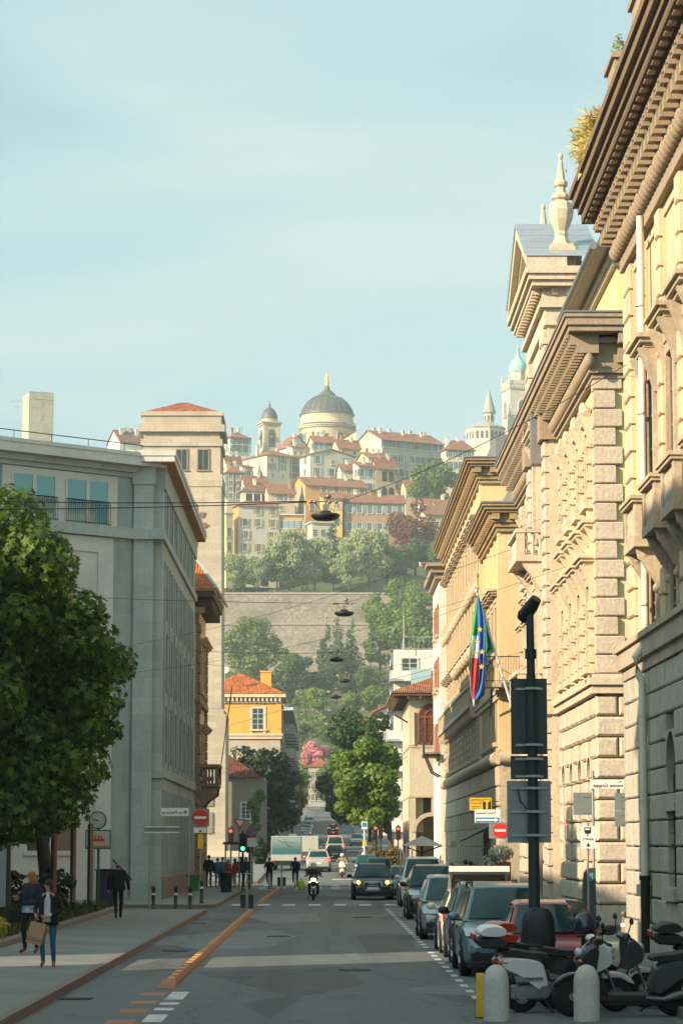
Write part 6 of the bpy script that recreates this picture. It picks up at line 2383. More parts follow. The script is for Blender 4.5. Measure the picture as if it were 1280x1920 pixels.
# litter bins
t = thing('litter_bin', 'green round litter bin on a post by the kerb', 'bin', (-5.22, 108, .13))
MB().lathe([(.2, .45), (.26, 1.0), (.28, 1.02), (.28, 1.08), (.24, 1.08), (.2, .5)], (0, 0, 0), 16).build('basket', M('bin_green', (.03, .14, .05), .5, .12, 2), t)
MB().tube([(0, .26, 0), (0, .26, 1.0)], .03, 8).build('post', m_post, t)
MB().lathe([(.29, 1.05), (.29, 1.12), (.25, 1.12), (.25, 1.05)], (0, 0, 0), 16).build('rim', m_black, t)
t = thing('litter_bin', 'black cylindrical litter bin beside the crossing crowd', 'bin', (P(427, 1673, 135).x, 133, .13))
MB().lathe([(.27, 0), (.3, .85), (.32, .87), (.32, .95), (.1, 1.02)], (0, 0, 0), 16).build('body', m_black, t)
t = thing('utility_cabinet', 'dark blue utility cabinet behind the planted bed, near the clock pole', 'cabinet', (P(190, 1690, 97).x, 99, 0))
MB().bev(-.35, .35, -.25, .25, .1, 1.5, .03).build('body', M('cabinet_blue', (.03, .035, .07), .5, .1, 2), t)
MB().box(-.38, .38, -.28, .28, 1.5, 1.56).build('lid', m_black, t)

# tall camera pole with big sign backs, right foreground
t = thing('camera_pole', 'tall dark pole with a camera on top and large sign panels seen from behind', 'pole', (3.30, 42.3, 0))
MB().tube([(0, 0, 0), (0, 0, 2.3), (-.01, 0, 4.0), (-.03, 0, 6.1)], [.095, .09, .075, .06], 14).build('post', m_dkgreen, t)
b = MB()
b.tube([(.07, -.10, 6.30), (.0, -.02, 6.19), (-.12, .1, 6.03)], [.085, .11, .115], 14)
b.tube([(-.10, .08, 6.05), (-.15, .13, 5.99)], [.125, .09], 14)
c_ = b.build('camera', m_black, t)
MB().tube([(-.03, .05, 6.0), (-.03, .05, 6.2)], .05, 8).lathe([(.09, 5.35), (.09, 5.5)], (-.02, 0, 0), 12).build('bracket', m_black, c_)
for pa, n_, mt in (((957, 1272, 1026, 1414), 'upper_panel', m_sdark), ((957, 1417, 1027, 1461), 'middle_panel', m_sdark), ((950, 1464, 1033, 1580), 'lower_panel', m_sback)):
    x0, z1 = rel(t, pa[0], pa[1], 42.4)
    x1, z0 = rel(t, pa[2], pa[3], 42.4)
    o = MB().bev(x0, x1, .13, .155, z0, z1, .006).build(n_, mt, t)
    for f in (.12, .86) if n_ != 'lower_panel' else (.12, .5, .88):
        b = MB()
        zz_ = z0 + (z1 - z0) * f
        b.box(x0 + .07, x1 - .07, .1, .13, zz_ - .018, zz_ + .018)
        b.lathe([(.105, zz_ - .02), (.105, zz_ + .02)], (-.01, 0, 0), 14)
        b.box(-.12, .11, -.11, -.09, zz_ - .018, zz_ + .018)
        b.build('clamp', m_post, o)
b = MB()
b.tube([(-.24, .1, 3.3), (-.2, .05, 3.1), (-.1, 0, 2.98), (.06, -.08, 3.02), (.07, -.05, 3.2)], .012, 6)
b.build('cable', m_black, t)

# signs at the corner of the yellow palace
t = post_thing('street_sign', 'white street-name sign via monte Grappa in mirror writing, with an orange emblem', 'sign', P(1112, 1600, 72).x, 72, 4.4, .035)
x0, z1 = rel(t, 1105, 1462, 72)
x1, z0 = rel(t, 1169, 1479, 72)
o = panel(t, 'name_plate', x0, x1, z0, z1, m_swhite)
text(o, 'monte Grappa', .135, ((x0 + x1) / 2 + .02, -.068, z0 + .085), m_ink)
text(o, 'via', .07, (x1 - .12, -.068, z1 - .05), m_ink)
o = MB().disc((x1 + .12, -.05, (z0 + z1) / 2 + .04), .1, 'y', .012, 14).build('emblem', M('emblem_orange', (.62, .30, .03), .5, .05, 2), t)
MB().torus((x1 + .12, -.06, (z0 + z1) / 2 + .04), .045, .02, 'y', 12, 5).build('emblem_mark', m_ink, o)
MB().box(x1, x1 + .26, -.055, -.04, z0 + .02, z1 + .03).build('emblem_plate', m_swhite, t)
x0, z1 = rel(t, 1074, 1486, 72)
x1, z0 = rel(t, 1112, 1528, 72)
o = panel(t, 'sign_back', x0, x1, z0, z1, m_sback, .05)
MB().box(x0 + .25, x1, .02, .04, z1 - .12, z1 - .08).box(x0 + .25, x1, .02, .04, z0 + .06, z0 + .1).build('clamp', m_post, o)
t = post_thing('traffic_sign', 'two grey sign backs stacked on a post by the near palace corner', 'sign', P(1192, 1600, 68).x, 68, 4.0, .035)
for a, c in ((1487, 1520), (1521, 1550)):
    x0, z1 = rel(t, 1152, a, 68)
    x1, z0 = rel(t, 1190, c, 68)
    o = panel(t, 'sign_back', x0, x1, z0, z1, m_sback, .05)
    MB().box(x0 + .15, x1, .02, .04, z1 - .1, z1 - .06).box(x0 + .15, x1, .02, .04, z0 + .05, z0 + .09).build('clamp', m_post, o)
t = post_thing('ticket_sign', 'white parking-ticket sign BIGLIETTI with an icon and a down arrow, mirror-lettered', 'sign', P(1101, 1600, 70).x, 70, 3.0, .03)
x0, z1 = rel(t, 1087, 1549, 70)
x1, z0 = rel(t, 1115, 1591, 70)
o = panel(t, 'plate', x0, x1, z0, z1, m_swhite)
xm = (x0 + x1) / 2
b = MB()
b.prism([(xm - .1, z1 - .03), (xm + .08, z1 - .03), (xm + .07, z1 - .17), (xm + .03, z1 - .2), (xm - .05, z1 - .2), (xm - .09, z1 - .17)], 'y', -.07, -.064)
b.disc((xm - .01, -.067, z1 - .235), .018, 'y', .008, 10)
b.prism([(xm - .06, z0 + .1), (xm + .06, z0 + .1), (xm, z0 + .035)], 'y', -.07, -.064).box(xm - .014, xm + .014, -.07, -.064, z0 + .08, z0 + .15)
b.build('pictogram', m_ink, o)
MB().box(xm - .07, xm + .05, -.074, -.07, z1 - .1, z1 - .06).build('pictogram_slot', m_swhite, o)
text(o, 'BIGLIETTI', .065, (xm, -.066, z0 + .24), m_ink)
t = thing('ticket_machine', 'dark curved parking ticket machine with a round P badge', 'machine', (P(1106, 1730, 71).x, 71, .1))
b = MB()
b.prism([(-.16, 0), (.14, 0), (.14, 1.72), (-.06, 1.72), (-.15, 1.6), (-.19, 1.2), (-.19, .7)], 'y', -.14, .2)
b.build('body', M('machine_grey', (.07, .07, .068), .4, .12, 2), t)
o = MB().disc((.02, -.15, 1.5), .12, 'y', .02, 22).build('badge', M('badge_teal', (.03, .30, .30), .4, .05, 2), t)
text(o, 'P', .2, (.02, -.165, 1.5), m_swhite, bold=.006)

# right-hand shop and one-way signs
t = thing('shop_sign', 'yellow lottery and tobacco shop sign with a black T, on the peach palace', 'sign', P(900, 1508, 118))
k = mpp(118)
o = MB().bev(-20 * k, 21 * k, -.06, .06, -12 * k, 12 * k, .02).build('board', m_syel, t)
MB().bev(4.5 * k, 19 * k, -.075, -.058, -11 * k, 9 * k, .004).build('tobacco_panel', m_ink, o)
MB().box(6 * k, 18 * k, -.09, -.07, 4.5 * k, 8 * k).box(10 * k, 14 * k, -.09, -.07, -9 * k, 4.5 * k).build('tobacco_letter', m_syel, o)
text(o, 'LOTTO', .15, (-8 * k, -.068, 7.5 * k), m_ink)
text(o, 'BOLLI AUTO', .088, (-8 * k, -.068, 1.5 * k), m_ink)
MB().box(-17 * k, -8 * k, -.066, -.06, -4.5 * k, -3.5 * k).box(-7 * k, 1 * k, -.066, -.06, -4.5 * k, -3.5 * k).box(-16 * k, -2 * k, -.066, -.06, -7.5 * k, -6.6 * k).build('small_print', m_ink, o)
MB().bar((21 * k, 0, 5 * k), (34 * k, 0, 5 * k), .03).bar((21 * k, 0, -5 * k), (34 * k, 0, -5 * k), .03).build('bracket', m_black, t)
t = post_thing('traffic_sign', 'white Monte Sabotino name plate over a blue one-way arrow, with a half-hidden no-entry disc', 'sign', P(947, 1600, 100).x, 100, 3.75, .03)
x0, z1 = rel(t, 889, 1518, 100)
x1, z0 = rel(t, 937, 1543, 100)
o = panel(t, 'name_plate', x0, x1, z0 + .22, z1, m_swhite)
text(o, 'Monte Sabotino', .115, ((x0 + x1) / 2 - .06, -.068, z1 - .13), m_ink)
o = panel(t, 'arrow_plate', x0, x1, z0, z0 + .215, m_swhite)
b = MB().box(x0 + .03, x1 - .03, -.07, -.06, z0 + .015, z0 + .2)
b.build('arrow_field', m_sblue, o)
MB().box(x0 + .06, x1 - .2, -.08, -.069, z0 + .075, z0 + .14).prism([(x1 - .2, z0 + .03), (x1 - .2, z0 + .185), (x1 - .06, z0 + .107)], 'y', -.08, -.069).build('arrow', m_swhite, o)
cx, cz = rel(t, 937, 1557, 100)
panel(t, 'backing', cx - .42, cx + .3, cz - .3, cz + .3, m_sback, -.03)
noentry(t, cx, cz, .28)
t = post_thing('bus_stop', 'bus-stop pole with a blue and white flag and a yellow box', 'bus stop', P(683, 1600, 205).x, 205, 3.6, .05, gz(205) + .1, m_swhite)
z = rel(t, 683, 1548, 205)[1]
o = panel(t, 'flag_sign', -.22, .22, z - .28, z + .3, m_swhite)
panel(o, 'blue_field', -.17, .17, z - .1, z + .24, m_sblue, -.065)
z = rel(t, 683, 1581, 205)[1]
panel(t, 'timetable_box', -.15, .15, z - .2, z + .2, m_syel)
MB().tube([(-.25, 0, 0), (-.2, 0, .9), (.2, 0, .9), (.25, 0, 0)], .03, 6).build('guard_rail', m_post, t)
t = thing('bus_shelter', 'flat-roofed dark bus shelter behind the crossing crowd', 'shelter', (P(447, 1660, 160).x, 160, .13))
MB().box(-.9, .9, -.7, .7, 2.35, 2.5).build('roof', m_black, t)
for x, y in ((-.8, .6), (.8, .6)):
    MB().tube([(x, y, 0), (x, y, 2.35)], .05, 6).build('post', m_dkgreen, t)
# parasol and cafe screen
t = thing('parasol', 'grey square market parasol over the café terrace beside the parked cars', 'parasol', (P(791, 1600, 112).x, 112, .13))
k = mpp(112)
zt = P(791, 1568, 112).z - .13
zl = P(791, 1586, 112).z - .13
b = MB()
hw = 39 * k
b.loft([[(-hw, -hw, zl), (hw, -hw, zl), (hw, hw, zl), (-hw, hw, zl)], [(-.04, -.04, zt), (.04, -.04, zt), (.04, .04, zt), (-.04, .04, zt)]])
b.build('canopy', M('parasol_canvas', (.34, .315, .28), .9, .08, 2), t)
b = MB()
b.tube([(0, 0, 0), (0, 0, zt)], .05, 8)
for sx in (-1, 1):
    for sy in (-1, 1):
        b.bar((0, 0, zl - .3), (sx * hw * .9, sy * hw * .9, zl), .03)
b.build('pole', m_black, t)
t = thing('terrace_screen', 'row of pale birch poles screening the café terrace', 'screen', (P(760, 1640, 108).x, 108.5, .13))
b = MB()
for px, h in ((752, 2.2), (757, 2.0), (762, 2.35), (773, 2.25), (818, 1.5), (822, 1.3), (826, 1.9), (831, 1.7), (836, 1.4), (840, 1.6)):
    x = P(px, 1640, 108.5).x - t.location.x
    b.tube([(x, U(-.2, .2), 0), (x + U(-.05, .05), U(-.2, .2), h * .5), (x + U(-.05, .05), 0, h)], .035, 6)
b.build('pole', M('birch_pole', (.50, .45, .38), .8, .15, 3), t)
t = thing('flower_planter', 'tall red-brown planter overflowing with white-grey flowers by the peach palace', 'planter', (P(925, 1660, 97).x, 97, .13))
MB().bev(.05, .6, -.3, .3, 0, 1.7, .03).build('box', M('planter_red', (.20, .06, .04), .7, .15, 2), t)
leaves(MB(), [(-.1, -.1, 1.45, .42, .4, .55), (.25, -.1, 2.0, .45, .4, .3), (-.15, -.2, .95, .3, .3, .5)], 1500, .06).build('flowers', LEAF('silver_flower', (.20, .23, .18), (.45, .44, .42), .2), t, fix=False)
t = thing('awning', 'folded dark green shop awning with a pale lit rim on the peach palace', 'awning', (7.6, 126, 2.6))
MB().loft([[(.2, y, .75), (-1.3, y, .0), (-1.3, y, -.06), (.2, y, .6)] for y in (0, 6)]).build('canvas', m_dkgreen, t)
MB().box(-1.36, -1.28, -.05, 6.05, -.3, .02).build('valance', M('awning_rim', (.50, .42, .32), .8, .1, 2), t)

# flags of Italy and Europe
fp0, fp1 = P(957, 1318, 118.6), P(893, 1110, 118.6)
t = thing('flag_pole', 'slanted white flagpole fixed to the corner balcony', 'flagpole', fp0)
d = fp1 - fp0
MB().tube([(0, 0, 0), d], [.06, .045], 8).ell(tuple(d * 1.01), .08, .08, .1, 8, 6).build('pole', M('pole_white', (.62, .60, .55), .4, .05, 2), t)
MB().tube([d * 1.005, d * 1.04], .025, 6).build('finial', m_iron, t)


def flag(name, lab, px_top, rows, mats, Y, band):
    """hanging cloth: rows = (py, px_left, px_right); colours by column fraction -> band"""
    o = P(px_top, rows[0][0], Y)
    b = MB()
    n = 15
    for i, (py, xl, xr) in enumerate(rows):
        for j in range(n):
            f = j / (n - 1)
            p = P(xl + (xr - xl) * f, py, Y + .16 * math.sin(f * 9 + i * .7) * (.3 + i / len(rows))) - o
            b.v.append(tuple(p))
    for i in range(len(rows) - 1):
        for j in range(n - 1):
            b.f.append((i * n + j, i * n + j + 1, (i + 1) * n + j + 1, (i + 1) * n + j))
            b.mi.append(band(i, j))
            b.sm.append(True)
    ob = b.build(name, mats, None, o, fix=False)
    ob['label'] = lab
    ob['category'] = 'flag'
    sm = ob.modifiers.new('cloth', 'SOLIDIFY')
    sm.thickness = .012
    return ob


f_g, f_w, f_r, f_b = (M('flag_green', (.03, .30, .08), .7, .08, 4), M('flag_white', (.62, .64, .66), .7, .05, 4), M('flag_red', (.60, .035, .03), .7, .08, 4),
                      M('flag_blue', (.035, .13, .42), .7, .1, 4))
rows = [(1120, 893, 896), (1140, 889.5, 897), (1160, 886.5, 898), (1174, 885, 898.5), (1192, 882.5, 899), (1212, 880.5, 899), (1234, 879, 899), (1256, 878, 898), (1276, 880.5, 897), (1296, 881.5, 894), (1312, 885, 893), (1324, 886.5, 891.5)]
flag('flag', 'Italian tricolour hanging in folds from the slanted flagpole', 893, rows, [f_g, f_w, f_r], 118.75,
     lambda i, j: 0 if i < 4 or (i < 7 and j < 2) else (1 if i < 6 or j < 3 or i > 9 else 2))
rows2 = [(1117, 894, 897), (1135, 894, 902), (1155, 894.5, 907), (1175, 895, 909), (1195, 896, 910), (1215, 897, 910), (1235, 898, 910), (1255, 898, 909.5), (1275, 897, 909), (1292, 894, 908.5), (1304, 890, 907), (1312, 888, 899)]
eu = flag('flag', 'blue European flag with gold stars hanging beside the tricolour', 894, rows2, [f_b], 118.35, lambda i, j: 0)
for px, py in ((894.5, 1204), (892.5, 1224), (902, 1250), (903, 1222), (899, 1180)):
    p = P(px, py, 117.95) - eu.location
    s_ = []
    for k in range(10):
        a = PI / 2 + PI / 5 * k
        r_ = (.14 if k % 2 == 0 else .056)
        s_.append((p.x + r_ * math.cos(a), p.z + r_ * math.sin(a)))
    MB().prism(s_, 'y', p.y - .006, p.y + .006).build('star', M('star_gold', (.72, .50, .05), .5, .05, 2), eu)
rows3 = [(1128, 898, 899), (1150, 901, 909), (1170, 905, 916), (1190, 908, 920), (1210, 910, 923), (1219, 910, 923.5), (1226, 911, 912)]
flag('flag', 'plain green cloth stretched between the European flag and the flagpole', 898, rows3, [f_g], 118.8, lambda i, j: 0)

# span wires with hanging street lamps
m_wire = M('wire_black', (.012, .012, .012), .6, .1, 2)
lamp = MB()
lamp.lathe([(.02, .16), (.14, .15), (.2, .07), (.38, .06), (.42, .02), (.36, -.06), (.30, -.10)], (0, 0, 0), 20)
lampm = lamp.mesh('lamp_dish', m_black)
lensm = MB().lathe([(.29, -.085), (.25, -.12), (.02, -.13)], (0, 0, 0), 18).mesh('lens', GLASS('lamp_lens', (.06, .05, .045), .2, .5))
fm_ = MB()
fm_.box(-.08, .08, -.06, .06, .15, .33).tube([(0, 0, .3), (0, 0, .42)], .03, 6).tube([(-.55, 0, .40), (.5, 0, .44)], .022, 6)
for x in (-.42, -.3, .12, .3):
    fm_.ell((x, 0, .40), .06, .05, .05, 8, 6)
fm_.tube([(.12, 0, .42), (.08, 0, .58)], .03, 6).ell((.08, 0, .56), .09, .07, .07, 8, 6).tube([(.3, 0, .42), (.22, 0, .16)], .018, 5).tube([(-.3, 0, .4), (-.12, 0, .16)], .018, 5)
fitm = fm_.mesh('fitting', M('fitting_steel', (.22, .2, .18), .4, .2, 3, metal=.5))
tagm = MB().box(-.58, -.47, -.02, .02, .33, .44).mesh('number_tag', m_syel)
lamps = [(610, 968, 74, 'nearest hanging street lamp, a wide black dish in front of the orange house'), (645, 1150, 110, 'hanging street lamp against the rampart wall'),
         (631, 1237, 147, 'hanging street lamp in front of the cypress clump'), (647, 1277, 178, 'hanging street lamp a little right of the row, below the cypresses'),
         (629, 1307, 185, 'hanging street lamp over the garden slope'), (622, 1366, 232, 'small hanging street lamp above the pink blossom'), (628, 1412, 275, 'tiny far hanging street lamp among the avenue trees'),
         (630, 1423, 300, 'farthest hanging street lamp, a dot over the dark avenue tree')]
for px, py, Y, lab in lamps:
    p = P(px, py, Y)
    t = thing('street_lamp', lab, 'street lamp', p, 0, 'street lamps hanging from span wires')
    d_ = place('lamp_dish', lampm, t)
    place('lens', lensm, d_)
    place('fitting', fitm, t)
    place('number_tag', tagm, t)


def wire(lab, pts, r=.012, sag=.25):
    o = Vector(pts[0])
    out = []
    for a, c in zip(pts, pts[1:]):
        a, c = Vector(a), Vector(c)
        for k in range(10):
            f = k / 10
            out.append(a.lerp(c, f) - Vector((0, 0, 4 * sag * f * (1 - f))) - o)
    out.append(Vector(pts[-1]) - o)
    ob = MB().tube(out, r, 5).build('span_wire', m_wire, None, o)
    tag(ob, lab, 'wire', 'span wires over the street')


def Q(px, py, Y):
    return P(px, py, Y)


lp = [P(a, b_, Y) + Vector((0, 0, .42)) for a, b_, Y, _ in lamps]
wire('upper wire holding the nearest hanging lamp, running out to the left edge', [Q(-60, 939, 70), lp[0] + Vector((-.5, 0, 0))], .014, .05)
wire('lower wire just under the upper one, left of the nearest lamp', [Q(-60, 955, 70), lp[0] + Vector((-.5, 0, -.02))], .014, .05)
wire('wire rising from the nearest lamp to the near palace', [lp[0] + Vector((.5, 0, 0)), Vector((6.95, 60.5, 13.4))], .010, .25)
wire('wire through the second lamp, office eaves to yellow palace', [Vector((-13, 108, 12.6)), lp[1], Vector((8.0, 104, 14.2))], .010, .1)
wire('wire through the third lamp in front of the cypresses', [Vector((-7, 143, 12.8)), lp[2], Vector((8.0, 140, 15.2))], .011, .1)
wire('wire through the fourth lamp', [Vector((-7, 155, 12.9)), lp[3], Vector((7.9, 172, 14.8))], .011, .12)
wire('wire through the fifth lamp over the garden slope', [Vector((-9, 258, 14)), lp[4], Vector((7.8, 181, 14.5))], .016, .12)
wire('wire through the sixth lamp', [Vector((-5, 300, 15.5)), lp[5], Vector((7, 200, 12.9))], .018, .15)
wire('faint low wire slung from the tower base to the loggia house', [Vector((-9.6, 256, 9.4)), Vector((-1, 240, 7.6)), Vector((6.2, 200, 9))], .018, .3)
wire('thin wire crossing high over the flag to the camera pole side', [Vector((-8.2, 114.8, 11.0)), Vector((8.05, 92, 13.9))], .007, .5)
wire('thin wire below the flag tip', [Vector((-8.2, 114.8, 9.8)), Vector((8.05, 88, 11.6))], .007, .5)
wire('lowest thin wire across the peach palace front', [Vector((-7.0, 150, 10)), Vector((8.05, 96, 9.6))], .007, .5)
t = thing('flag_stick', 'thin dark pole leaning out from the stone balcony', 'pole', (-5.9, 150.5, 6.8))
MB().tube([(0, 0, -.8), (.75, -.3, 4.6)], .03, 6).build('pole', m_black, t)
# ---------------------------------------------------------------- cars
m_tyre = M('tyre_rubber', (.014, .014, .014), .85, .15, 4)
m_rim = M('alloy_rim', (.34, .35, .35), .35, .1, 4, metal=.8)
m_trim = M('black_plastic', (.016, .017, .017), .55, .1, 4)
m_chrome = M('chrome', (.55, .57, .57), .18, .05, 3, metal=1)
m_carglass = GLASS('car_glass', (.010, .040, .042), .05, .25)
m_head = GLASS('headlight_lens', (.40, .43, .43), .12, .9)
m_tailoff = GLASS('taillight_lens', (.30, .012, .012), .15, .7)
m_plate = M('number_plate', (.62, .64, .62), .5, .04, 3)


def tyre_wheel(t, x, y, r, w_=.21, side=1):
    b = MB().lathe([(r * .62, -w_ / 2), (r * .93, -w_ / 2), (r, -w_ * .3), (r, w_ * .3), (r * .93, w_ / 2), (r * .62, w_ / 2)], (0, 0, 0), 24)
    b.xf(Matrix.Rotation(PI / 2, 4, 'Y'))
    wh = b.build('wheel', m_tyre, t, (x, y, r))
    b = MB()
    s = side
    b.disc((s * w_ * .40, 0, 0), r * .63, 'x', .02, 20)
    for k in range(5):
        a = 2 * PI * k / 5
        b.bar((s * w_ * .47, 0, 0), (s * w_ * .45, r * .6 * math.cos(a), r * .6 * math.sin(a)), .05)
    b.disc((s * w_ * .48, 0, 0), r * .14, 'x', .04, 10)
    b.build('rim', m_rim, wh)


def quad_panel(t, name, q, mat, off=.012, inset=(.06, .06), bulge=.0):
    """thin pane laid on the quad q (4 points), pushed out along its normal"""
    q = [Vector(p) for p in q]
    n = (q[1] - q[0]).cross(q[3] - q[0]).normalized()
    u, v = inset

    def at(a, c):
        return (q[0].lerp(q[1], a)).lerp(q[3].lerp(q[2], a), c)
    N = 8
    b = MB()
    for i in range(N + 1):
        for j in range(N + 1):
            a, c = i / N, j / N
            b.v.append(tuple(at(u + (1 - 2 * u) * a, v + (1 - 2 * v) * c) + n * (off + bulge * (1 - (2 * a - 1) ** 2) * (.35 + .65 * (1 - (2 * c - 1) ** 2)))))
    for i in range(N):
        for j in range(N):
            b.f.append((i * (N + 1) + j, (i + 1) * (N + 1) + j, (i + 1) * (N + 1) + j + 1, i * (N + 1) + j + 1))
            b.mi.append(0)
            b.sm.append(True)
    return b.build(name, mat, t, fix=False)


def car(label, x, y, col, L=4.3, W=1.78, H=1.5, hood=.92, belt=.95, hl=1.0, ws=.75, rear=.5, rz=0, gr=.3, kind='car', lit=None, tail=None, group=None,
        rails=False, emblem=False, open_hatch=False, metal=.3, tall=False, lower=None, name='parked_car', z=None, hatch_th=62, wt=.70):
    """nose at local y=0 looking to -y; x,y = middle of the nose (or tail when rz=pi)"""
    g = gz(y) if z is None else z
    t = thing(name, label, kind, (x, y, g), rz, group)
    nm = 'car_paint_%02d%02d%02d' % tuple(int(99 * c) for c in col)
    pm = PAINT(nm, col, metal, .28)
    hw = W / 2
    oy = 0 if rz == 0 else -L          # keep the visible end at the given y
    st = [(.0, .30, .56, .80), (.05, .24, .66, .90), (.22, .21, hood - .14, .965), (.5, .2, hood - .07, .99), (hl, .2, hood, 1.0), (hl + .25, .2, belt, 1.0),
          (L * .6, .2, belt + .02, 1.0), (L - .55, .22, belt + .03, .985), (L - .18, .24, belt - .02, .94), (L - .03, .28, belt - .12, .87), (L, .34, belt - .3, .82)]
    rings = []
    for yy, zb, zt, k in st:
        h_ = hw * k
        zm = zb + (zt - zb) * .55
        rings.append([(-h_ * .88, yy + oy, zb), (-h_ * .98, yy + oy, zb + .08), (-h_, yy + oy, zm), (-h_ * .975, yy + oy, zt - .1), (-h_ * .93, yy + oy, zt - .03), (-h_ * .7, yy + oy, zt + .012), (0, yy + oy, zt + .03),
                      (h_ * .7, yy + oy, zt + .012), (h_ * .93, yy + oy, zt - .03), (h_ * .975, yy + oy, zt - .1), (h_, yy + oy, zm), (h_ * .98, yy + oy, zb + .08), (h_ * .88, yy + oy, zb)])
    b = MB().loft(rings, True, True, True)
    # cabin hull
    y0, y1 = hl + .05 + oy, hl + ws + oy
    y3, y2 = L - .12 + oy, L - rear + oy
    wb, wtp = hw * .93, hw * wt
    zr = H - .05
    lo = [(-wb, y0, belt - .02), (wb, y0, belt - .02), (wb, y3, belt), (-wb, y3, belt)]
    hi = [(-wtp, y1, zr), (wtp, y1, zr), (wtp, y2, zr - .04), (-wtp, y2, zr - .04)]
    b.loft([lo, hi])
    ym = (y1 + y2) / 2
    b.loft([[(-wtp * a, y1 - .03, zr - .02), (-wtp * a, ym, zr), (-wtp * a, y2 + .06, zr - .06), (wtp * a, y2 + .06, zr - .06), (wtp * a, ym, zr), (wtp * a, y1 - .03, zr - .02)] if False else
            [(-wtp * a, y1 + c, zr + d - .02), (wtp * a, y1 + c, zr + d - .02), (wtp * a, ym, zr + d + .012), (wtp * a, y2 - c, zr + d - .05), (-wtp * a, y2 - c, zr + d - .05), (-wtp * a, ym, zr + d + .012)]
            for a, c, d in ((1.03, -.04, 0), (1.0, .0, .035), (.86, .1, .06))])
    bo_ = b.build('body', pm, t)
    bv_ = bo_.modifiers.new('soft_edges', 'BEVEL')
    bv_.width, bv_.segments, bv_.limit_method, bv_.angle_limit = .05, 3, 'ANGLE', R(38)
    quad_panel(t, 'windscreen', [lo[0], lo[1], hi[1], hi[0]], m_carglass, .014, (.05, .05), .07)
    if not open_hatch:
        quad_panel(t, 'rear_window', [lo[2], lo[3], hi[3], hi[2]], m_carglass, .014, (.08, .12), .05)
    for s, q in ((-1, [lo[3], lo[0], hi[0], hi[3]]), (1, [lo[1], lo[2], hi[2], hi[1]])):
        q = [Vector(p) for p in q]
        for a, c in ((.05, .5), (.53, .93)):
            qq = [q[0].lerp(q[1], a), q[0].lerp(q[1], c), q[3].lerp(q[2], a).lerp(q[3].lerp(q[2], c), 0), q[3].lerp(q[2], c)]
            quad_panel(t, 'side_window', [qq[0], qq[1], qq[3], qq[2]], m_carglass, .012, (.05, .1))
    # nose
    b = MB()
    b.loft([[(-hw * .84, .02 + oy, .30), (hw * .84, .02 + oy, .30), (hw * .84, .02 + oy, .45), (-hw * .84, .02 + oy, .45)],
            [(-hw * .80, -.035 + oy, .31), (hw * .80, -.035 + oy, .31), (hw * .80, -.035 + oy, .44), (-hw * .80, -.035 + oy, .44)]])
    b.box(-hw * .9, hw * .9, .04 + oy, .5 + oy, .17, .27)
    for s in (-1, 1):
        b.disc((s * hw * .7, -.02 + oy, .40), .075, 'y', .05, 12)
    b.build('lower_grille', m_trim, t)
    b = MB()
    gw = hw * (.42 if emblem else .5)
    zg0, zg1 = (.42, .80) if emblem else (.56, .70)
    b.prism([(-gw * .8, zg0), (gw * .8, zg0), (gw, (zg0 + zg1) / 2), (gw * .94, zg1), (-gw * .94, zg1), (-gw, (zg0 + zg1) / 2)], 'y', -.045 + oy, .2 + oy)
    gl = b.build('grille', m_trim, t)
    if emblem:
        b = MB()
        for k in range(4):
            b.torus((-.155 + k * .103, -.06 + oy, zg1 - .1), .065, .012, 'y', 16, 5)
        b.build('ring_emblem', m_chrome, gl)
        b = MB()
        pts = [(-gw * .8, zg0), (gw * .8, zg0), (gw, (zg0 + zg1) / 2), (gw * .94, zg1), (-gw * .94, zg1), (-gw, (zg0 + zg1) / 2)]
        for k in range(6):
            p, q = pts[k], pts[(k + 1) % 6]
            b.bar((p[0], -.05 + oy, p[1]), (q[0], -.05 + oy, q[1]), .03)
        b.build('grille_surround', m_chrome, gl)
    else:
        b = MB()
        for k in range(3):
            b.box(-gw * .9, gw * .9, -.058 + oy, -.046 + oy, zg0 + .02 + k * .045, zg0 + .035 + k * .045)
        b.disc((0, -.06 + oy, (zg0 + zg1) / 2), .055, 'y', .02, 14)
        b.build('grille_bar', m_chrome, gl)
    MB().box(-.26, .26, -.06 + oy, -.037 + oy, .47, .58).build('number_plate', m_plate, t)
    for s in (-1, 1):
        b = MB()
        zc = hood - .20
        b.loft([[(s * hw * .58, .03 + oy, zc - .06), (s * hw * .90, .15 + oy, zc - .06), (s * hw * .93, .34 + oy, zc + .10), (s * hw * .62, .18 + oy, zc + .05)],
                [(s * hw * .58, -.012 + oy, zc - .05), (s * hw * .93, .10 + oy, zc - .05), (s * hw * .985, .36 + oy, zc + .115), (s * hw * .60, .10 + oy, zc + .09)]])
        h_ = b.build('headlight', m_head, t)
        if lit:
            MB().disc((s * hw * .70, .0 + oy, zc + .005), .075, 'y', .03, 14).build('lamp', e_amber if lit == 'amber' else e_white, h_)
        # tail lamp
        b = MB()
        yb = L + oy
        zt = belt - .12
        if tall:
            b.loft([[(s * hw * .86, yb - .16, belt - .3), (s * hw * .97, yb - .3, belt - .3), (s * hw * .90, yb - .3, H - .35), (s * hw * .8, yb - .2, H - .35)],
                    [(s * hw * .84, yb - .0, belt - .3), (s * hw * .99, yb - .2, belt - .3), (s * hw * .93, yb - .27, H - .35), (s * hw * .78, yb - .12, H - .35)]])
        else:
            b.loft([[(s * hw * .52, yb - .1, zt - .12), (s * hw * .92, yb - .22, zt - .12), (s * hw * .94, yb - .26, zt + .1), (s * hw * .58, yb - .16, zt + .1)],
                    [(s * hw * .52, yb + .02, zt - .12), (s * hw * .95, yb - .12, zt - .12), (s * hw * .975, yb - .18, zt + .1), (s * hw * .56, yb - .02, zt + .1)]])
        b.build('taillight', e_tail if tail else m_tailoff, t)
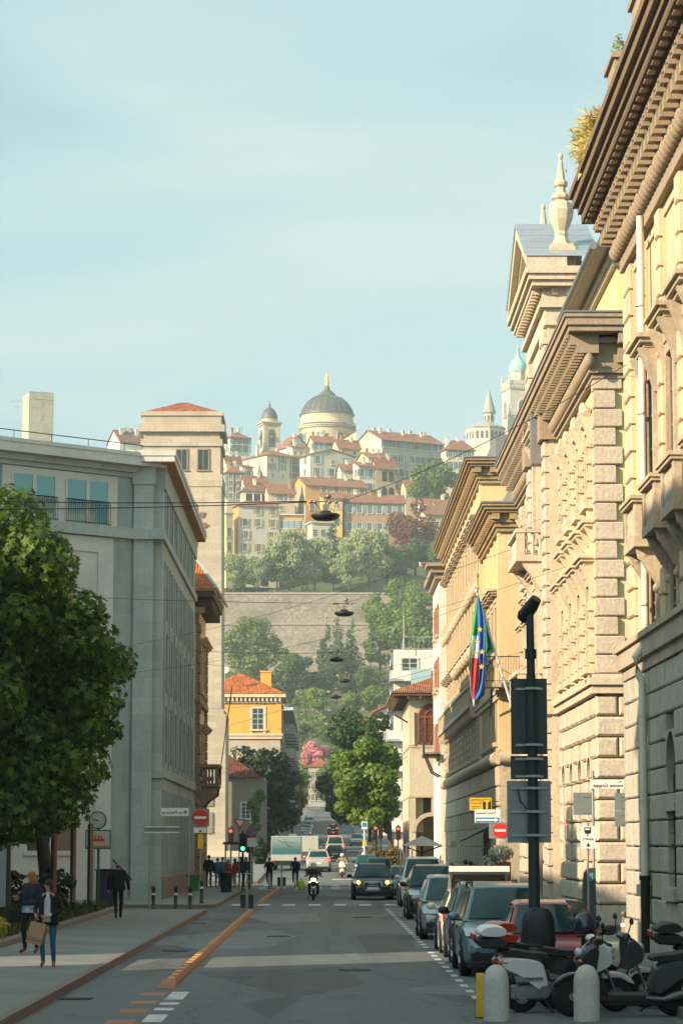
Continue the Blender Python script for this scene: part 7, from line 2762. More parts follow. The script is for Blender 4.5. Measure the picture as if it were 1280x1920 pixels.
        # mirrors
        b = MB().ell((s * (hw + .11), y0 + .22, belt + .06), .12, .09, .085, 10, 6)
        b.bar((s * hw * .93, y0 + .25, belt), (s * (hw + .08), y0 + .24, belt + .03), .05)
        b.build('mirror', m_trim if (sum(col) < .4) else pm, t)
        for yy in (.82 + oy, L - .85 + oy):
            r = .325 if H < 1.6 else .36
            MB().disc((s * (hw * .955), yy, r + .02), r + .055, 'x', hw * .1, 24).build('wheel_arch', m_trim, t)
            tyre_wheel(t, s * (hw - .085), yy, r, .21, s)
        b = MB()
        for q in (.37, .66):
            b.box(s * hw - .004 * s - .004, s * hw + .004 * s + .004, L * q + oy - .008, L * q + oy + .008, .32, belt - .1)
            b.box(min(s * hw, s * (hw + .03)), max(s * hw, s * (hw + .03)), L * q + oy + .12, L * q + oy + .3, belt - .17, belt - .13)
        b.build('door_handle', m_trim, t)
        if rails:
            b = MB().tube([(s * wtp * .98, y1 + .15, zr), (s * wtp * .98, y1 + .25, zr + .1), (s * wtp * .98, y2 - .2, zr + .07), (s * wtp * .98, y2 - .08, zr - .05)], .022, 6)
            b.build('roof_rail', m_trim, t)
    # tail: bumper, plate
    yb = L + oy
    MB().box(-hw * .84, hw * .84, yb - .12, yb + .03, .27, .42).build('rear_bumper', m_trim, t)
    MB().box(-.26, .26, yb - .05, yb + .015, .62, .73).build('rear_plate', m_plate, t)
    if tail:
        MB().box(-.16, .16, y2 + .02, y2 + .1, zr - .08, zr - .02).build('brake_lamp', e_tail, t)
    if open_hatch:
        a = R(hatch_th)
        hp = MB()
        ln = 1.05
        hp.box(-wtp * 1.12, wtp * 1.12, 0, ln, -.05, .02)
        hp.box(-wtp * 1.16, wtp * 1.16, ln - .13, ln + .02, -.10, .035)
        hp.xf(Matrix.Translation((0, y2 - .02, zr + .02)) @ Matrix.Rotation(R(25), 4, 'X'))
        ht_ = hp.build('tailgate', pm, t)
        gp = MB().box(-wtp * 1.0, wtp * 1.0, .12, ln - .2, -.07, -.051)
        gp.xf(Matrix.Translation((0, y2 - .02, zr + .02)) @ Matrix.Rotation(R(25), 4, 'X'))
        gp.build('tailgate_glass', GLASS('tailgate_glass', (.16, .17, .15), .08, .8), ht_)
        for s in (-1, 1):
            MB().tube([(s * wtp * 1.05, y3 - .15, belt + .1), (s * wtp, y2 + .55, zr + .22)], .02, 6).build('gas_strut', m_trim, ht_)
        quad_panel(t, 'boot_opening', [lo[2], lo[3], hi[3], hi[2]], m_trim, .02, (.05, .03))
    return t


CP = 'cars parked along the right kerb'
car('black oncoming car with four chrome rings on the grille and amber lamps lit', 2.18, 119.8, (.008, .010, .012), 4.38, 1.84, 1.6, .98, 1.0, 1.15, .8, .55, emblem=True, lit='amber', rails=True, name='moving_car', metal=.2)
car('grey-blue estate car parked nearest behind the red car, roof rails catching sun', 3.47, 49.6, (.13, .20, .225), 4.6, 1.84, 1.66, 1.0, 1.02, 1.0, .85, .45, group=CP, rails=True)
car('dark blue car wedged between the white hatchback and the grey-blue estate', 3.5, 55.4, (.035, .062, .085), 4.3, 1.76, 1.62, .96, 1.0, 1.0, .85, .45, group=CP, rails=True)
car('white hatchback with its tailgate raised', 3.45, 60.2, (.60, .57, .50), 4.0, 1.66, 1.5, .9, .95, .95, .75, .55, rz=PI, group=CP, open_hatch=True, metal=0)
car('silver people carrier parked in front of the black off-roader', 3.36, 69.3, (.27, .30, .30), 4.2, 1.72, 1.62, .92, .98, .95, .95, .4, group=CP)
car('black off-roader with chrome bumper trim, before the café parasol', 3.68, 88.2, (.012, .014, .014), 4.6, 1.88, 1.76, 1.05, 1.08, 1.1, .7, .4, group=CP, rails=True)
car('small red car mostly hidden behind the scooters', 3.80, 43.6, (.26, .03, .045), 3.9, 1.66, 1.47, .9, .95, .95, .75, .5, group=CP)
car('white van parked behind the black off-roader', 3.95, 106, (.52, .52, .49), 4.8, 1.85, 1.95, 1.1, 1.12, .8, .8, .2, group=CP, kind='van', name='parked_van', metal=0)
car('teal-grey car parked behind the white van', 3.7, 121, (.10, .16, .165), 4.2, 1.75, 1.5, .92, .97, 1.0, .8, .5, group=CP)
car('tall teal-grey car waiting at the crossing behind the oncoming black car', 3.25, 157, (.10, .15, .155), 4.4, 1.8, 1.72, 1.0, 1.05, 1.0, .8, .4, name='moving_car')
car('second waiting car with a lit side lamp, under the hedge', 3.0, 186, (.06, .12, .13), 4.3, 1.76, 1.55, .95, 1.0, 1.0, .8, .4, lit='amber', name='moving_car', z=gz(186))
car('silver off-roader braking ahead, red tail lamps lit', -.42, 200, (.40, .41, .40), 4.5, 1.86, 1.68, 1.0, 1.05, 1.0, .7, .35, rz=PI, tail=True, rails=True, name='moving_car')
car('dark car half hidden behind the silver off-roader', 1.0, 240, (.03, .028, .026), 4.2, 1.72, 1.45, .9, .95, 1.0, .8, .5, rz=PI, name='moving_car')
car('beige van with one red tail lamp going up the street', 1.1, 262, (.42, .38, .30), 4.8, 1.9, 2.1, 1.1, 1.2, .8, .8, .2, rz=PI, tail=True, kind='van', name='moving_van', metal=0)
car('black car braking further up the street', 1.3, 372, (.012, .012, .013), 4.4, 1.8, 1.5, .92, 1.0, 1.0, .8, .5, rz=PI, tail=True, name='moving_car')
car('dark car with a bright roof lamp, farthest moving up the hill', 1.5, 440, (.012, .012, .013), 4.4, 1.8, 1.6, .92, 1.0, 1.0, .8, .5, rz=PI, tail=True, name='moving_car')
car('white car parked under the trees on the right up the street', 4.2, 340, (.45, .46, .44), 4.3, 1.76, 1.5, .92, .97, 1.0, .8, .5, metal=0)
c0 = (.30, .31, .30)
for k, (y, col, lab) in enumerate(((330, (.05, .05, .05), 'dark car first in the far left parking row'), (342, c0, 'grey car second in the far left parking row'), (356, (.35, .34, .31), 'pale car third in the far left parking row'),
                                   (372, (.10, .13, .14), 'blue-grey car fourth in the far left parking row'), (392, (.40, .41, .40), 'white-grey car fifth in the far left parking row'), (414, (.12, .14, .14), 'dull car sixth in the far left parking row'),
                                   (440, c0, 'silver car seventh in the far left parking row'), (470, (.38, .40, .38), 'pale car eighth in the far left parking row'), (520, (.14, .30, .29), 'teal car at the top end of the left parking row'))):
    car(lab, -2.75, y, col, 4.2, 1.72, 1.48, .9, .95, 1.0, .8, .5, group='cars parked up the hill on the left')

# box truck and light truck
t = thing('box_truck', 'white box truck with a teal-painted rear door, at the left kerb', 'truck', (-2.85, 204, gz(204)))
b = MB()
b.bev(-1.15, 1.15, 0, 5.2, .72, 2.62, .03)
b.build('cargo_box', M('truck_white', (.36, .37, .35), .5, .06, 1, streak=.15), t)
tr_m, tt, tb = nt('truck_teal_door')
gr_ = node(tt, 'ShaderNodeTexCoord')
sp_ = node(tt, 'ShaderNodeSeparateXYZ')
tt.links.new(gr_.outputs['Object'], sp_.inputs[0])
rp_ = node(tt, 'ShaderNodeValToRGB')
rp_.color_ramp.elements[0].position, rp_.color_ramp.elements[1].position = .42, .85
rp_.color_ramp.elements[0].color, rp_.color_ramp.elements[1].color = (.03, .12, .13, 1), (.20, .27, .27, 1)
mr_ = node(tt, 'ShaderNodeMapRange')
mr_.inputs[1].default_value, mr_.inputs[2].default_value = .8, 2.6
tt.links.new(sp_.outputs[2], mr_.inputs[0])
tt.links.new(mr_.outputs[0], rp_.inputs[0])
tt.links.new(rp_.outputs[0], tb.inputs['Base Color'])
dr = MB().box(-1.1, 1.1, -.03, 0, 1.25, 2.58).build('rear_door', tr_m, t)
MB().bar((-.6, -.04, 2.3), (.5, -.04, 1.8), .06).bar((-.2, -.04, 2.35), (.2, -.04, 1.75), .05).bar((.0, -.04, 2.2), (.75, -.04, 2.05), .04).build('painted_motif', M('motif_brown', (.16, .17, .13), .6, .1, 2), dr)
MB().box(-1.1, 1.1, -.02, 0, .78, 1.2).build('lower_door', MATS['truck_white'], t)
MB().box(-.9, .9, .1, 5.0, .4, .72).box(-1.0, 1.0, -.05, .12, .42, .6).build('chassis', m_trim, t)
MB().bev(-1.02, 1.02, 5.25, 6.9, .45, 2.2, .08).build('cab', MATS['truck_white'], t)
for s in (-1, 1):
    MB().box(s * .95 - .12, s * .95 + .12, -.07, -.02, .62, .74).build('taillight', m_tailoff, t)
    for y in (1.2, 5.9):
        tyre_wheel(t, s * .88, y, .38, .26, s)
t = thing('light_truck', 'pale flat-sided light truck ahead of the box truck', 'truck', (-1.55, 236, gz(236)))
MB().bev(-1.05, 1.05, 0, 4.4, .9, 2.3, .03).build('cargo_box', M('truck_beige', (.42, .41, .36), .6, .08, 1, streak=.2), t)
MB().box(-1.0, 1.0, .05, 4.4, .45, .9).build('chassis', M('chassis_brown', (.10, .07, .05), .7, .15, 2), t)
MB().bev(-.98, .98, 4.45, 6.1, .5, 2.05, .08).build('cab', MATS['truck_beige'], t)
for s in (-1, 1):
    MB().box(s * .9 - .1, s * .9 + .1, -.04, 0, .62, .8).build('taillight', e_tail if s > 0 else m_tailoff, t)
    for y in (1.0, 5.2):
        tyre_wheel(t, s * .82, y, .36, .24, s)

# ---------------------------------------------------------------- scooters
m_scw = PAINT('scooter_white', (.60, .60, .57), 0, .3)
m_scb = PAINT('scooter_black', (.012, .014, .014), .1, .3)
m_scg = PAINT('scooter_graphite', (.05, .06, .058), .3, .35)
m_seat = M('seat_vinyl', (.018, .018, .02), .6, .15, 4)
m_redl = GLASS('red_lens', (.35, .02, .012), .15, .7)
m_orl = GLASS('amber_lens', (.50, .12, .02), .2, .7)
m_screen = None


def clear(name):
    m, tt_, bb_ = nt(name)
    bb_.inputs['Base Color'].default_value = (.8, .85, .82, 1)
    bb_.inputs['Roughness'].default_value = .05
    bb_.inputs['Transmission Weight'].default_value = .92
    bb_.inputs['IOR'].default_value = 1.02
    return m


m_screen = clear('windscreen_clear')


def pw(t, x, r, w_=.12, name='wheel', disc=True):
    b = MB().lathe([(r * .66, -w_ / 2), (r * .9, -w_ / 2), (r, -w_ * .2), (r, w_ * .2), (r * .9, w_ / 2), (r * .66, w_ / 2)], (0, 0, 0), 28)
    b.xf(Matrix.Rotation(PI / 2, 4, 'X'))
    o = b.build(name, m_tyre, t, (x, 0, r))
    b = MB()
    b.torus((0, 0, 0), r * .64, .022, 'y', 28, 6)
    for k in range(5):
        a = 2 * PI * k / 5 + .3
        b.bar((0, 0, 0), (r * .64 * math.cos(a), 0, r * .64 * math.sin(a)), .035)
    b.disc((0, 0, 0), r * .2, 'y', .14, 14)
    b.build('rim', m_rim, o)
    if disc:
        b = MB().disc((0, -w_ * .55, 0), r * .46, 'y', .01, 24)
        b.build('brake_disc', m_chrome, o)
    return o


def slab(pts, w0, w1=None, y=0, bulge=.75):
    """body panel: outline in x-z, full width w0 in the middle layers, narrowed towards both sides for a rounded section"""
    b = MB()
    c = Vector((sum(p[0] for p in pts) / len(pts), sum(p[1] for p in pts) / len(pts)))
    rings = []
    for f, k in ((-1, bulge), (-.8, .93), (-.4, 1), (.4, 1), (.8, .93), (1, bulge)):
        rings.append([(c.x + (p[0] - c.x) * k, y + f * w0 / 2, c.y + (p[1] - c.y) * k) for p in pts])
    b.loft(rings, True, True, True)
    b.soft = True
    return b


def scooter(label, loc, rz, body, shield, box=None, box_top=None, screen=False, lean=0, r=.29, L=1.38, big=True, lit=False, group='scooters and motorbikes', name='scooter', lens=True, mud=None):
    """faces +x; rear wheel hub at x=0, front at x=L"""
    t = thing(name, label, 'scooter', loc, rz, group)
    t.rotation_euler[0] = lean
    pw(t, 0, r)
    pw(t, L, r)
    f = L
    b = MB()
    for s in (-1, 1):
        b.tube([(f, s * .09, r), (f - .16, s * .09, .62), (f - .24, s * .07, .80)], .022, 8)
    b.tube([(f - .24, 0, .75), (f - .36, 0, 1.02)], .04, 8)
    b.build('fork', m_chrome, t)
    slab([(f + .31, r + .12), (f + .22, r + .27), (f + .02, r + .345), (f - .2, r + .33), (f - .26, r + .2), (f - .1, r + .30), (f + .1, r + .29), (f + .22, r + .18)], .17).build('front_mudguard', mud or shield, t)
    sh = slab([(f - .08, .66), (f - .02, .86), (f - .22, 1.06), (f - .36, 1.08), (f - .36, .9), (f - .28, .62), (f - .42, .30), (f - .52, .26), (f - .5, .34), (f - .34, .6)], .40, bulge=.82).build('leg_shield', shield, t)
    MB().ell((f - .10, 0, .90), .07, .12, .075, 12, 8).build('headlight', e_white if lit else m_head, sh)
    for s in (-1, 1):
        MB().ell((f - .10, s * .15, .80), .05, .05, .03, 8, 6).build('indicator', e_amber if lit else m_orl, sh)
    hb = MB()
    hb.tube([(f - .44, -.34, 1.06), (f - .38, -.2, 1.10), (f - .36, 0, 1.06), (f - .38, .2, 1.10), (f - .44, .34, 1.06)], .018, 8)
    hb.tube([(f - .44, -.34, 1.06), (f - .47, -.40, 1.05)], .024, 8).tube([(f - .44, .34, 1.06), (f - .47, .40, 1.05)], .024, 8)
    h_ = hb.build('handlebar', m_trim, t)
    slab([(f - .24, 1.02), (f - .27, 1.12), (f - .42, 1.13), (f - .46, 1.04), (f - .38, 1.0)], .26).build('handlebar_cowl', shield, h_)
    for s in (-1, 1):
        b = MB().tube([(f - .38, s * .25, 1.1), (f - .36, s * .32, 1.27)], .009, 6)
        b.ell((f - .36, s * .35, 1.32), .025, .075, .05, 10, 6)
        b.build('mirror', m_trim, h_)
    MB().box(.30, f - .38, -.17, .17, .24, .32).bev(.2, f - .5, -.13, .13, .16, .25, .02).build('footboard', m_trim, t)
    rb = slab([(.42, .33), (.34, .62), (.30, .78), (-.1, .83), (-.34, .82), (-.42, .74), (-.30, .64), (-.05, .55), (.12, .40), (.30, .28)], .40, bulge=.84).build('body', body, t)
    if lens:
        b = MB()
        b.ell((-.38, 0, .745), .07, .14, .05, 10, 6)
        b.build('taillight', m_redl, rb)
        for s in (-1, 1):
            MB().ell((-.28, s * .17, .74), .11, .035, .035, 10, 6).build('indicator', m_orl, rb)
    slab([(.42, .80), (.36, .885), (.1, .87), (-.1, .93), (-.38, .92), (-.40, .85), (-.1, .81), (.3, .77)], .32, bulge=.9).build('seat', m_seat, t)
    b = MB()
    b.bev(-.18, .34, -.16, -.06, .20, .42, .03).disc((.30, -.17, .32), .09, 'y', .06, 18).disc((-.02, -.165, .30), .10, 'y', .05, 18)
    b.bev(-.12, .28, -.2, -.1, .44, .56, .03)
    b.build('engine', M('engine_alloy', (.26, .27, .26), .45, .15, 4, metal=.6), t)
    MB().tube([(.45, .17, .28), (.2, .19, .26), (.05, .2, .31), (-.36, .2, .40)], [.03, .04, .065, .06], 12).build('exhaust', M('exhaust_steel', (.11, .11, .105), .4, .2, 4, metal=.6), t)
    for s in (-1, 1):
        MB().tube([(-.06, s * .14, .34), (-.16, s * .15, .66)], .024, 8).build('shock_absorber', m_chrome, t)
    slab([(-.30, .52), (-.36, .44), (-.33, .28), (-.30, .30), (-.30, .42), (-.24, .55)], .16).build('rear_mudguard', m_trim, t)
    MB().box(-.43, -.415, -.1, .1, .42, .56).build('number_plate', m_plate, t)
    b = MB()
    b.bar((-.2, -.1, .93), (-.62, -.1, .965), .025).bar((-.2, .1, .93), (-.62, .1, .965), .025).bar((-.5, -.14, .965), (-.5, .14, .965), .025)
    b.build('rear_rack', m_trim, t)
    b = MB().tube([(.32, -.16, .2), (.42, -.28, .03)], .016, 6)
    b.build('side_stand', m_trim, t)
    if box:
        o = slab([(-.24, .98), (-.20, 1.10), (-.68, 1.10), (-.72, 1.02), (-.64, .965), (-.3, .955)], .44, bulge=.92).build('top_box', box, t)
        slab([(-.20, 1.105), (-.24, 1.22), (-.36, 1.27), (-.56, 1.27), (-.68, 1.20), (-.71, 1.105)], .44, bulge=.85).build('lid', box_top or box, o)
        MB().bev(-.735, -.70, -.14, .14, 1.07, 1.15, .01).build('reflector', m_redl, o)
    if screen:
        b = MB()
        rows_ = []
        for k in range(6):
            a = k / 5
            rows_.append([(f - .22 - .28 * a + .03 * math.cos(u) * 0 - abs(u) * .1, u * (.24 + .04 * a), 1.04 + .52 * a) for u in (-1, -.6, -.2, .2, .6, 1)])
        b.loft(rows_, False, False, True)
        o = b.build('windscreen', m_screen, t, fix=False)
        sm = o.modifiers.new('thickness', 'SOLIDIFY')
        sm.thickness = .005
    return t


GS = 'scooters parked by the stone bollards'
sc1 = scooter('white maxi-scooter with a white-lidded top box, behind the stone bollard and yellow post', (2.86, 39.3, 0), R(8), m_scw, m_scw, m_trim, m_scw, False, R(5), .25, 1.40, group=GS)
sc2 = scooter('black scooter facing left between the two stone bollards, chrome fork in front', (4.98, 38.5, 0), PI + R(6), m_scg, m_scb, m_trim, m_scg, False, R(-5), .29, 1.48, group=GS)
sc3 = scooter('dark motor scooter with a tall clear windscreen behind the white scooter', (3.05, 41.2, 0), R(24), m_scb, m_scb, PAINT('box_red', (.40, .03, .015), 0, .35), None, True, R(4), .27, 1.42, group=GS)
sc4 = scooter('dark scooter with a white front mudguard behind the black scooter', (3.4, 40.2, 0), R(14), m_scb, m_scg, None, None, False, R(5), .27, 1.44, group=GS, lens=False, mud=m_scw)
sc5 = scooter('dark scooter at the right picture edge with a black top box', (5.6, 40.6, 0), R(4), m_scb, m_scb, m_trim, m_trim, False, R(4), .27, 1.42, group=GS)
cv = thing('scooter_cover', 'black weather apron draped over the handlebars of the scooter by the dark pole', 'cover', (3.30, 41.6, .85))
b = MB()
rings = []
for z, r in ((0, .25), (.13, .26), (.28, .25), (.40, .235), (.49, .20), (.55, .15), (.58, .06)):
    ring = []
    for j in range(24):
        a = 2 * PI * j / 24
        q = r * (1 + .07 * math.sin(5 * a + z * 4) + .05 * math.sin(9 * a - z * 7))
        ring.append((q * math.copysign(abs(math.cos(a)) ** .75, math.cos(a)), q * .62 * math.copysign(abs(math.sin(a)) ** .75, math.sin(a)), z + .03 * math.cos(a * 2 + 1)))
    rings.append(ring)
b.loft(rings, True, True, True)
b.build('apron', M('cover_cloth_black', (.014, .018, .019), .6, .25, 5, bump=.4, bscale=14), cv)
he = thing('helmet', 'dark glossy helmet resting on the black scooter handlebars', 'helmet', (3.72, 38.55, 1.17))
b = MB().lathe([(.10, -.02), (.15, 0), (.165, .08), (.155, .17), (.11, .25), (.03, .285)], (0, 0, 0), 20)
b.build('shell', PAINT('helmet_navy', (.02, .024, .04), .1, .2), he)
MB().loft([[(-.02 - .17 * math.cos(a) * k, .17 * math.sin(a) * k, z) for a in [R(-60) + R(120) * j / 8 for j in range(9)]] for z, k in ((.06, 1.02), (.16, .98))], False, False, True).build('visor', m_carglass, he)
# ---------------------------------------------------------------- people
skin_m = M('skin', (.42, .22, .15), .6, .06, 6, spec=.3)
hair_d, hair_r, hair_g = M('hair_dark', (.018, .012, .009), .6, .2, 10), M('hair_red', (.30, .075, .012), .6, .25, 10), M('hair_brown', (.06, .035, .02), .6, .2, 10)


def cloth(n, c):
    return M('cloth_' + n, c, .9, .15, 4, bump=.3, bscale=30)


k_black, k_navy, k_jeans, k_white, k_grey, k_red, k_tan, k_blue, k_skirt, k_green = (
    cloth('black', (.010, .010, .012)), cloth('navy', (.012, .016, .035)), cloth('jeans', (.035, .10, .15)), cloth('white', (.5, .5, .5)), cloth('grey', (.12, .13, .13)),
    cloth('red', (.28, .035, .025)), cloth('tan', (.30, .20, .12)), cloth('blue', (.05, .10, .18)), cloth('pale_blue', (.34, .42, .55)), cloth('lime', (.25, .42, .04)))
shoe_b, shoe_r, shoe_t = cloth('shoe_black', (.012, .011, .01)), cloth('shoe_red', (.40, .07, .06)), cloth('shoe_brown', (.16, .07, .03))


def person(label, loc, rz=0, h=1.7, top=k_black, legs=k_black, shoes=shoe_b, hair=hair_d, long_hair=False, bald=False, female=False, J=None, coat=0., group=None, helmet=None, fingers=True, head_turn=0,
           shirt=None, hem=None, glasses=False):
    """one skinned body from a joint skeleton; J overrides joints (metres for a 1.70 m figure, facing -y)"""
    t = thing('person', label, 'person', loc, rz, group)
    s = h / 1.70
    sw = .155 if female else .185
    hp = .095 if female else .09
    D = {'pel': (0, 0, .96), 'wai': (0, 0, 1.10), 'che': (0, .005, 1.28), 'nb': (0, .01, 1.43), 'nk': (0, 0, 1.50), 'hd': (0, -.012, 1.595), 'ht': (0, 0, 1.66)}
    for q, sg in (('l', -1), ('r', 1)):
        D.update({'sh' + q: (sg * sw, .01, 1.40), 'el' + q: (sg * (sw + .07), .05, 1.13), 'wr' + q: (sg * (sw + .08), -.03, .89), 'ha' + q: (sg * (sw + .08), -.05, .82),
                  'hi' + q: (sg * hp, 0, .90), 'kn' + q: (sg * (hp + .01), -.02, .50), 'an' + q: (sg * (hp + .01), .03, .075), 'to' + q: (sg * (hp + .03), -.15, .032)})
    D.update(J or {})
    rad = {'pel': (.155, .115), 'wai': (.135 + coat, .105 + coat), 'che': (.16 + coat, .115 + coat), 'nb': (.085, .075), 'nk': (.045, .047), 'hd': (.070, .086), 'ht': (.066, .078)}
    for q in 'lr':
        rad.update({'sh' + q: (.066 + coat * .5,) * 2, 'el' + q: (.047 + coat * .5,) * 2, 'wr' + q: (.03 + coat * .3,) * 2, 'ha' + q: (.036, .022), 'hi' + q: (.094, .094), 'kn' + q: (.06, .06), 'an' + q: (.043, .043), 'to' + q: (.04, .03)})
    if female:
        rad['wai'] = (.118 + coat, .095 + coat)
    order = list(D)
    idx = {n: i for i, n in enumerate(order)}
    ed = [('pel', 'wai'), ('wai', 'che'), ('che', 'nb'), ('nb', 'nk'), ('nk', 'hd'), ('hd', 'ht')]
    for q in 'lr':
        ed += [('che', 'sh' + q), ('sh' + q, 'el' + q), ('el' + q, 'wr' + q), ('wr' + q, 'ha' + q), ('pel', 'hi' + q), ('hi' + q, 'kn' + q), ('kn' + q, 'an' + q), ('an' + q, 'to' + q)]
    vs = [Vector(D[n]) for n in order]
    rr = [rad[n] for n in order]
    es = [(idx[a], idx[b_]) for a, b_ in ed]
    hands = set()
    if fingers:
        for q, sg in (('l', -1), ('r', 1)):
            wv, hv = Vector(D['wr' + q]), Vector(D['ha' + q])
            d = (hv - wv).normalized()
            side = Vector((0, -1, 0)) - d * d.dot(Vector((0, -1, 0)))
            side = side.normalized() if side.length > .1 else Vector((1, 0, 0))
            palm = d.cross(side) * sg
            for k, (o_, ln) in enumerate(((.028, .068), (.010, .078), (-.009, .072), (-.026, .056))):
                b0 = hv + side * o_ + d * .02
                p1 = b0 + d * ln * .55 + palm * .010
                p2 = p1 + d * ln * .4 + palm * .026
                i0 = len(vs)
                vs += [b0, p1, p2]
                rr += [(.0105, .0105), (.0095, .0095), (.0075, .0075)]
                es += [(idx['ha' + q], i0), (i0, i0 + 1), (i0 + 1, i0 + 2)]
                hands |= {i0, i0 + 1, i0 + 2}
            b0 = wv.lerp(hv, .55) + side * .035
            i0 = len(vs)
            vs += [b0, b0 + side * .025 + d * .035 + palm * .012, b0 + side * .022 + d * .06 + palm * .022]
            rr += [(.012, .012), (.0105, .0105), (.0085, .0085)]
            es += [(idx['wr' + q], i0), (i0, i0 + 1), (i0 + 1, i0 + 2)]
            hands |= {i0, i0 + 1, i0 + 2}
    me = bpy.data.meshes.new('body_skeleton')
    me.from_pydata([v * s for v in vs], es, [])
    ob = bpy.data.objects.new('skel', me)
    COL.objects.link(ob)
    sk_ = ob.modifiers.new('skin', 'SKIN')
    sk_.use_smooth_shade = True
    sv = me.skin_vertices[0].data
    for i, r in enumerate(rr):
        sv[i].radius = (r[0] * s, r[1] * s)
        sv[i].use_root = (i == 0)
    sub = ob.modifiers.new('sub', 'SUBSURF')
    sub.levels = sub.render_levels = 2 if fingers else 1
    bm_e = bpy.data.meshes.new_from_object(ob.evaluated_get(bpy.context.evaluated_depsgraph_get()))
    bpy.data.objects.remove(ob)
    bpy.data.meshes.remove(me)
    bm_e.name = 'body'
    mats = [skin_m, top, legs, shoes, shirt or top]
    bm_e.materials.clear()
    for m_ in mats:
        bm_e.materials.append(m_)
    segm = []
    for a, b_ in es:
        na, nb_ = (order[a] if a < len(order) else 'f'), (order[b_] if b_ < len(order) else 'f')
        if 'f' in (na, nb_) or nb_[:2] == 'ha' or nb_ in ('hd', 'ht', 'nk'):
            mi = 0
        elif nb_[:2] == 'to':
            mi = 3
        elif nb_[:2] in ('kn', 'an', 'hi'):
            mi = 2
        else:
            mi = 1
        segm.append((vs[a] * s, vs[b_] * s, mi))
    for f in bm_e.polygons:
        c = f.center
        best, bi = 9, 1
        for a, b_, mi in segm:
            ab = b_ - a
            tt_ = max(0, min(1, (c - a).dot(ab) / max(ab.length_squared, 1e-9)))
            d = (c - a - ab * tt_).length
            if mi == 1:
                d *= .82
            if d < best:
                best, bi = d, mi
        if bi == 2 and hem and c.z > hem * s:
            bi = 1
        if bi == 1 and shirt and abs(c.x) < .1 * s and c.y < -.03 and c.z > .9 * s:
            bi = 4
        f.material_index = bi
        f.use_smooth = True
    body = place('body', bm_e, t)
    H_ = (Vector(D['hd']) * s)
    # face, hair
    hm = Matrix.Translation(H_) @ Matrix.Rotation(head_turn, 4, 'Z') @ Matrix.Scale(s, 4)
    b = MB()
    b.ell((0, -.092, -.012), .011, .016, .017, 8, 6)
    b.ell((0, -.086, .006), .008, .010, .022, 8, 6)
    for sg in (-1, 1):
        b.ell((sg * .072, .005, -.008), .009, .016, .026, 8, 6)
    b.xf(hm).build('nose_and_ears', skin_m, body)
    b = MB()
    for sg in (-1, 1):
        b.ell((sg * .032, -.086, .018), .012, .008, .008, 8, 6)
    b.ell((0, -.088, -.048), .024, .008, .007, 8, 6)
    if glasses:
        b.ell((-.035, -.094, .018), .03, .01, .022, 10, 6).ell((.035, -.094, .018), .03, .01, .022, 10, 6).bar((-.07, -.06, .02), (-.08, .02, .02), .006).bar((.07, -.06, .02), (.08, .02, .02), .006)
    b.xf(hm).build('eyes_and_mouth', k_black if glasses else hair_g, body)
    if helmet:
        b = MB().lathe([(.118, -.06), (.13, .0), (.128, .06), (.10, .115), (.05, .14), (.01, .145)], (0, .01, 0), 16).xf(hm)
        b.build('helmet', helmet, t)
    elif not bald:
        b = MB().ell((0, .024, .034), .086, .094, .086, 16, 10)
        if long_hair:
            b.ell((0, .062, -.10), .088, .058, .17, 14, 8).ell((-.066, .02, -.05), .03, .05, .11, 10, 6).ell((.066, .02, -.05), .03, .05, .11, 10, 6)
        elif female:
            b.ell((0, .05, -.025), .088, .07, .09, 14, 8).ell((-.07, .015, -.02), .024, .045, .075, 10, 6).ell((.07, .015, -.02), .024, .045, .075, 10, 6)
        else:
            b.ell((0, .04, -.01), .08, .07, .06, 14, 8)
        b.xf(hm).build('hair', hair, t)
    else:
        b = MB().ell((0, .035, -.018), .078, .066, .042, 14, 8)
        b.xf(hm).build('hair', hair_g, t)
    if hem:
        b = MB()
        rings = []
        for z, w_, d_ in ((1.43, .07, .065), (1.38, .125, .085), (1.30, .165 + coat, .115 + coat), (1.16, .158 + coat, .115 + coat), (1.04, .158 + coat, .118 + coat), (hem + .1, .172 + coat, .128 + coat), (hem, .178 + coat, .134 + coat)):
            op = .42 - .1 * (z - hem) if shirt else 0
            n = 22
            rings.append([(w_ * math.sin(u) * s, -d_ * math.cos(u) * s, z * s) for u in [op + (2 * PI - 2 * op) * j / (n - 1) for j in range(n)]])
        b.loft(rings, False, False, True)
        o = b.build('jacket_hem', top, t, fix=False)
        sm = o.modifiers.new('thickness', 'SOLIDIFY')
        sm.thickness = .02
    return t


ZP = .13
# woman with the paper bag
w1_ = person('woman in an open dark cardigan and blue jeans, walking with a paper bag, red shoes', (-5.2, 51.0, ZP), R(-6), 1.62, k_black, k_jeans, shoe_r, hair_d, female=True, coat=.012, shirt=k_white, hem=.82, head_turn=R(-28),
            J={'knl': (-.10, -.10, .50), 'anl': (-.09, .0, .10), 'tol': (-.10, -.16, .03), 'knr': (.10, -.02, .50), 'anr': (.10, .10, .09), 'tor': (.13, -.06, .03),
               'ell': (-.27, .02, 1.14), 'wrl': (-.21, -.19, 1.03), 'hal': (-.19, -.24, .985), 'elr': (.26, .03, 1.13), 'wrr': (.06, -.20, 1.00), 'har': (.00, -.22, .985), 'hd': (-.01, -.02, 1.60)})
bg_ = thing('paper_bag', 'brown paper carrier bag held by the woman in jeans', 'bag', (-5.44, 50.76, .575), R(-8))
b = MB()
b.loft([[(-.15, -.06, 0), (.15, -.06, 0), (.15, .06, 0), (-.15, .06, 0)], [(-.15, -.062, .2), (.15, -.062, .2), (.15, .062, .2), (-.15, .062, .2)], [(-.148, -.05, .40), (.148, -.05, .40), (.148, .05, .40), (-.148, .05, .40)]])
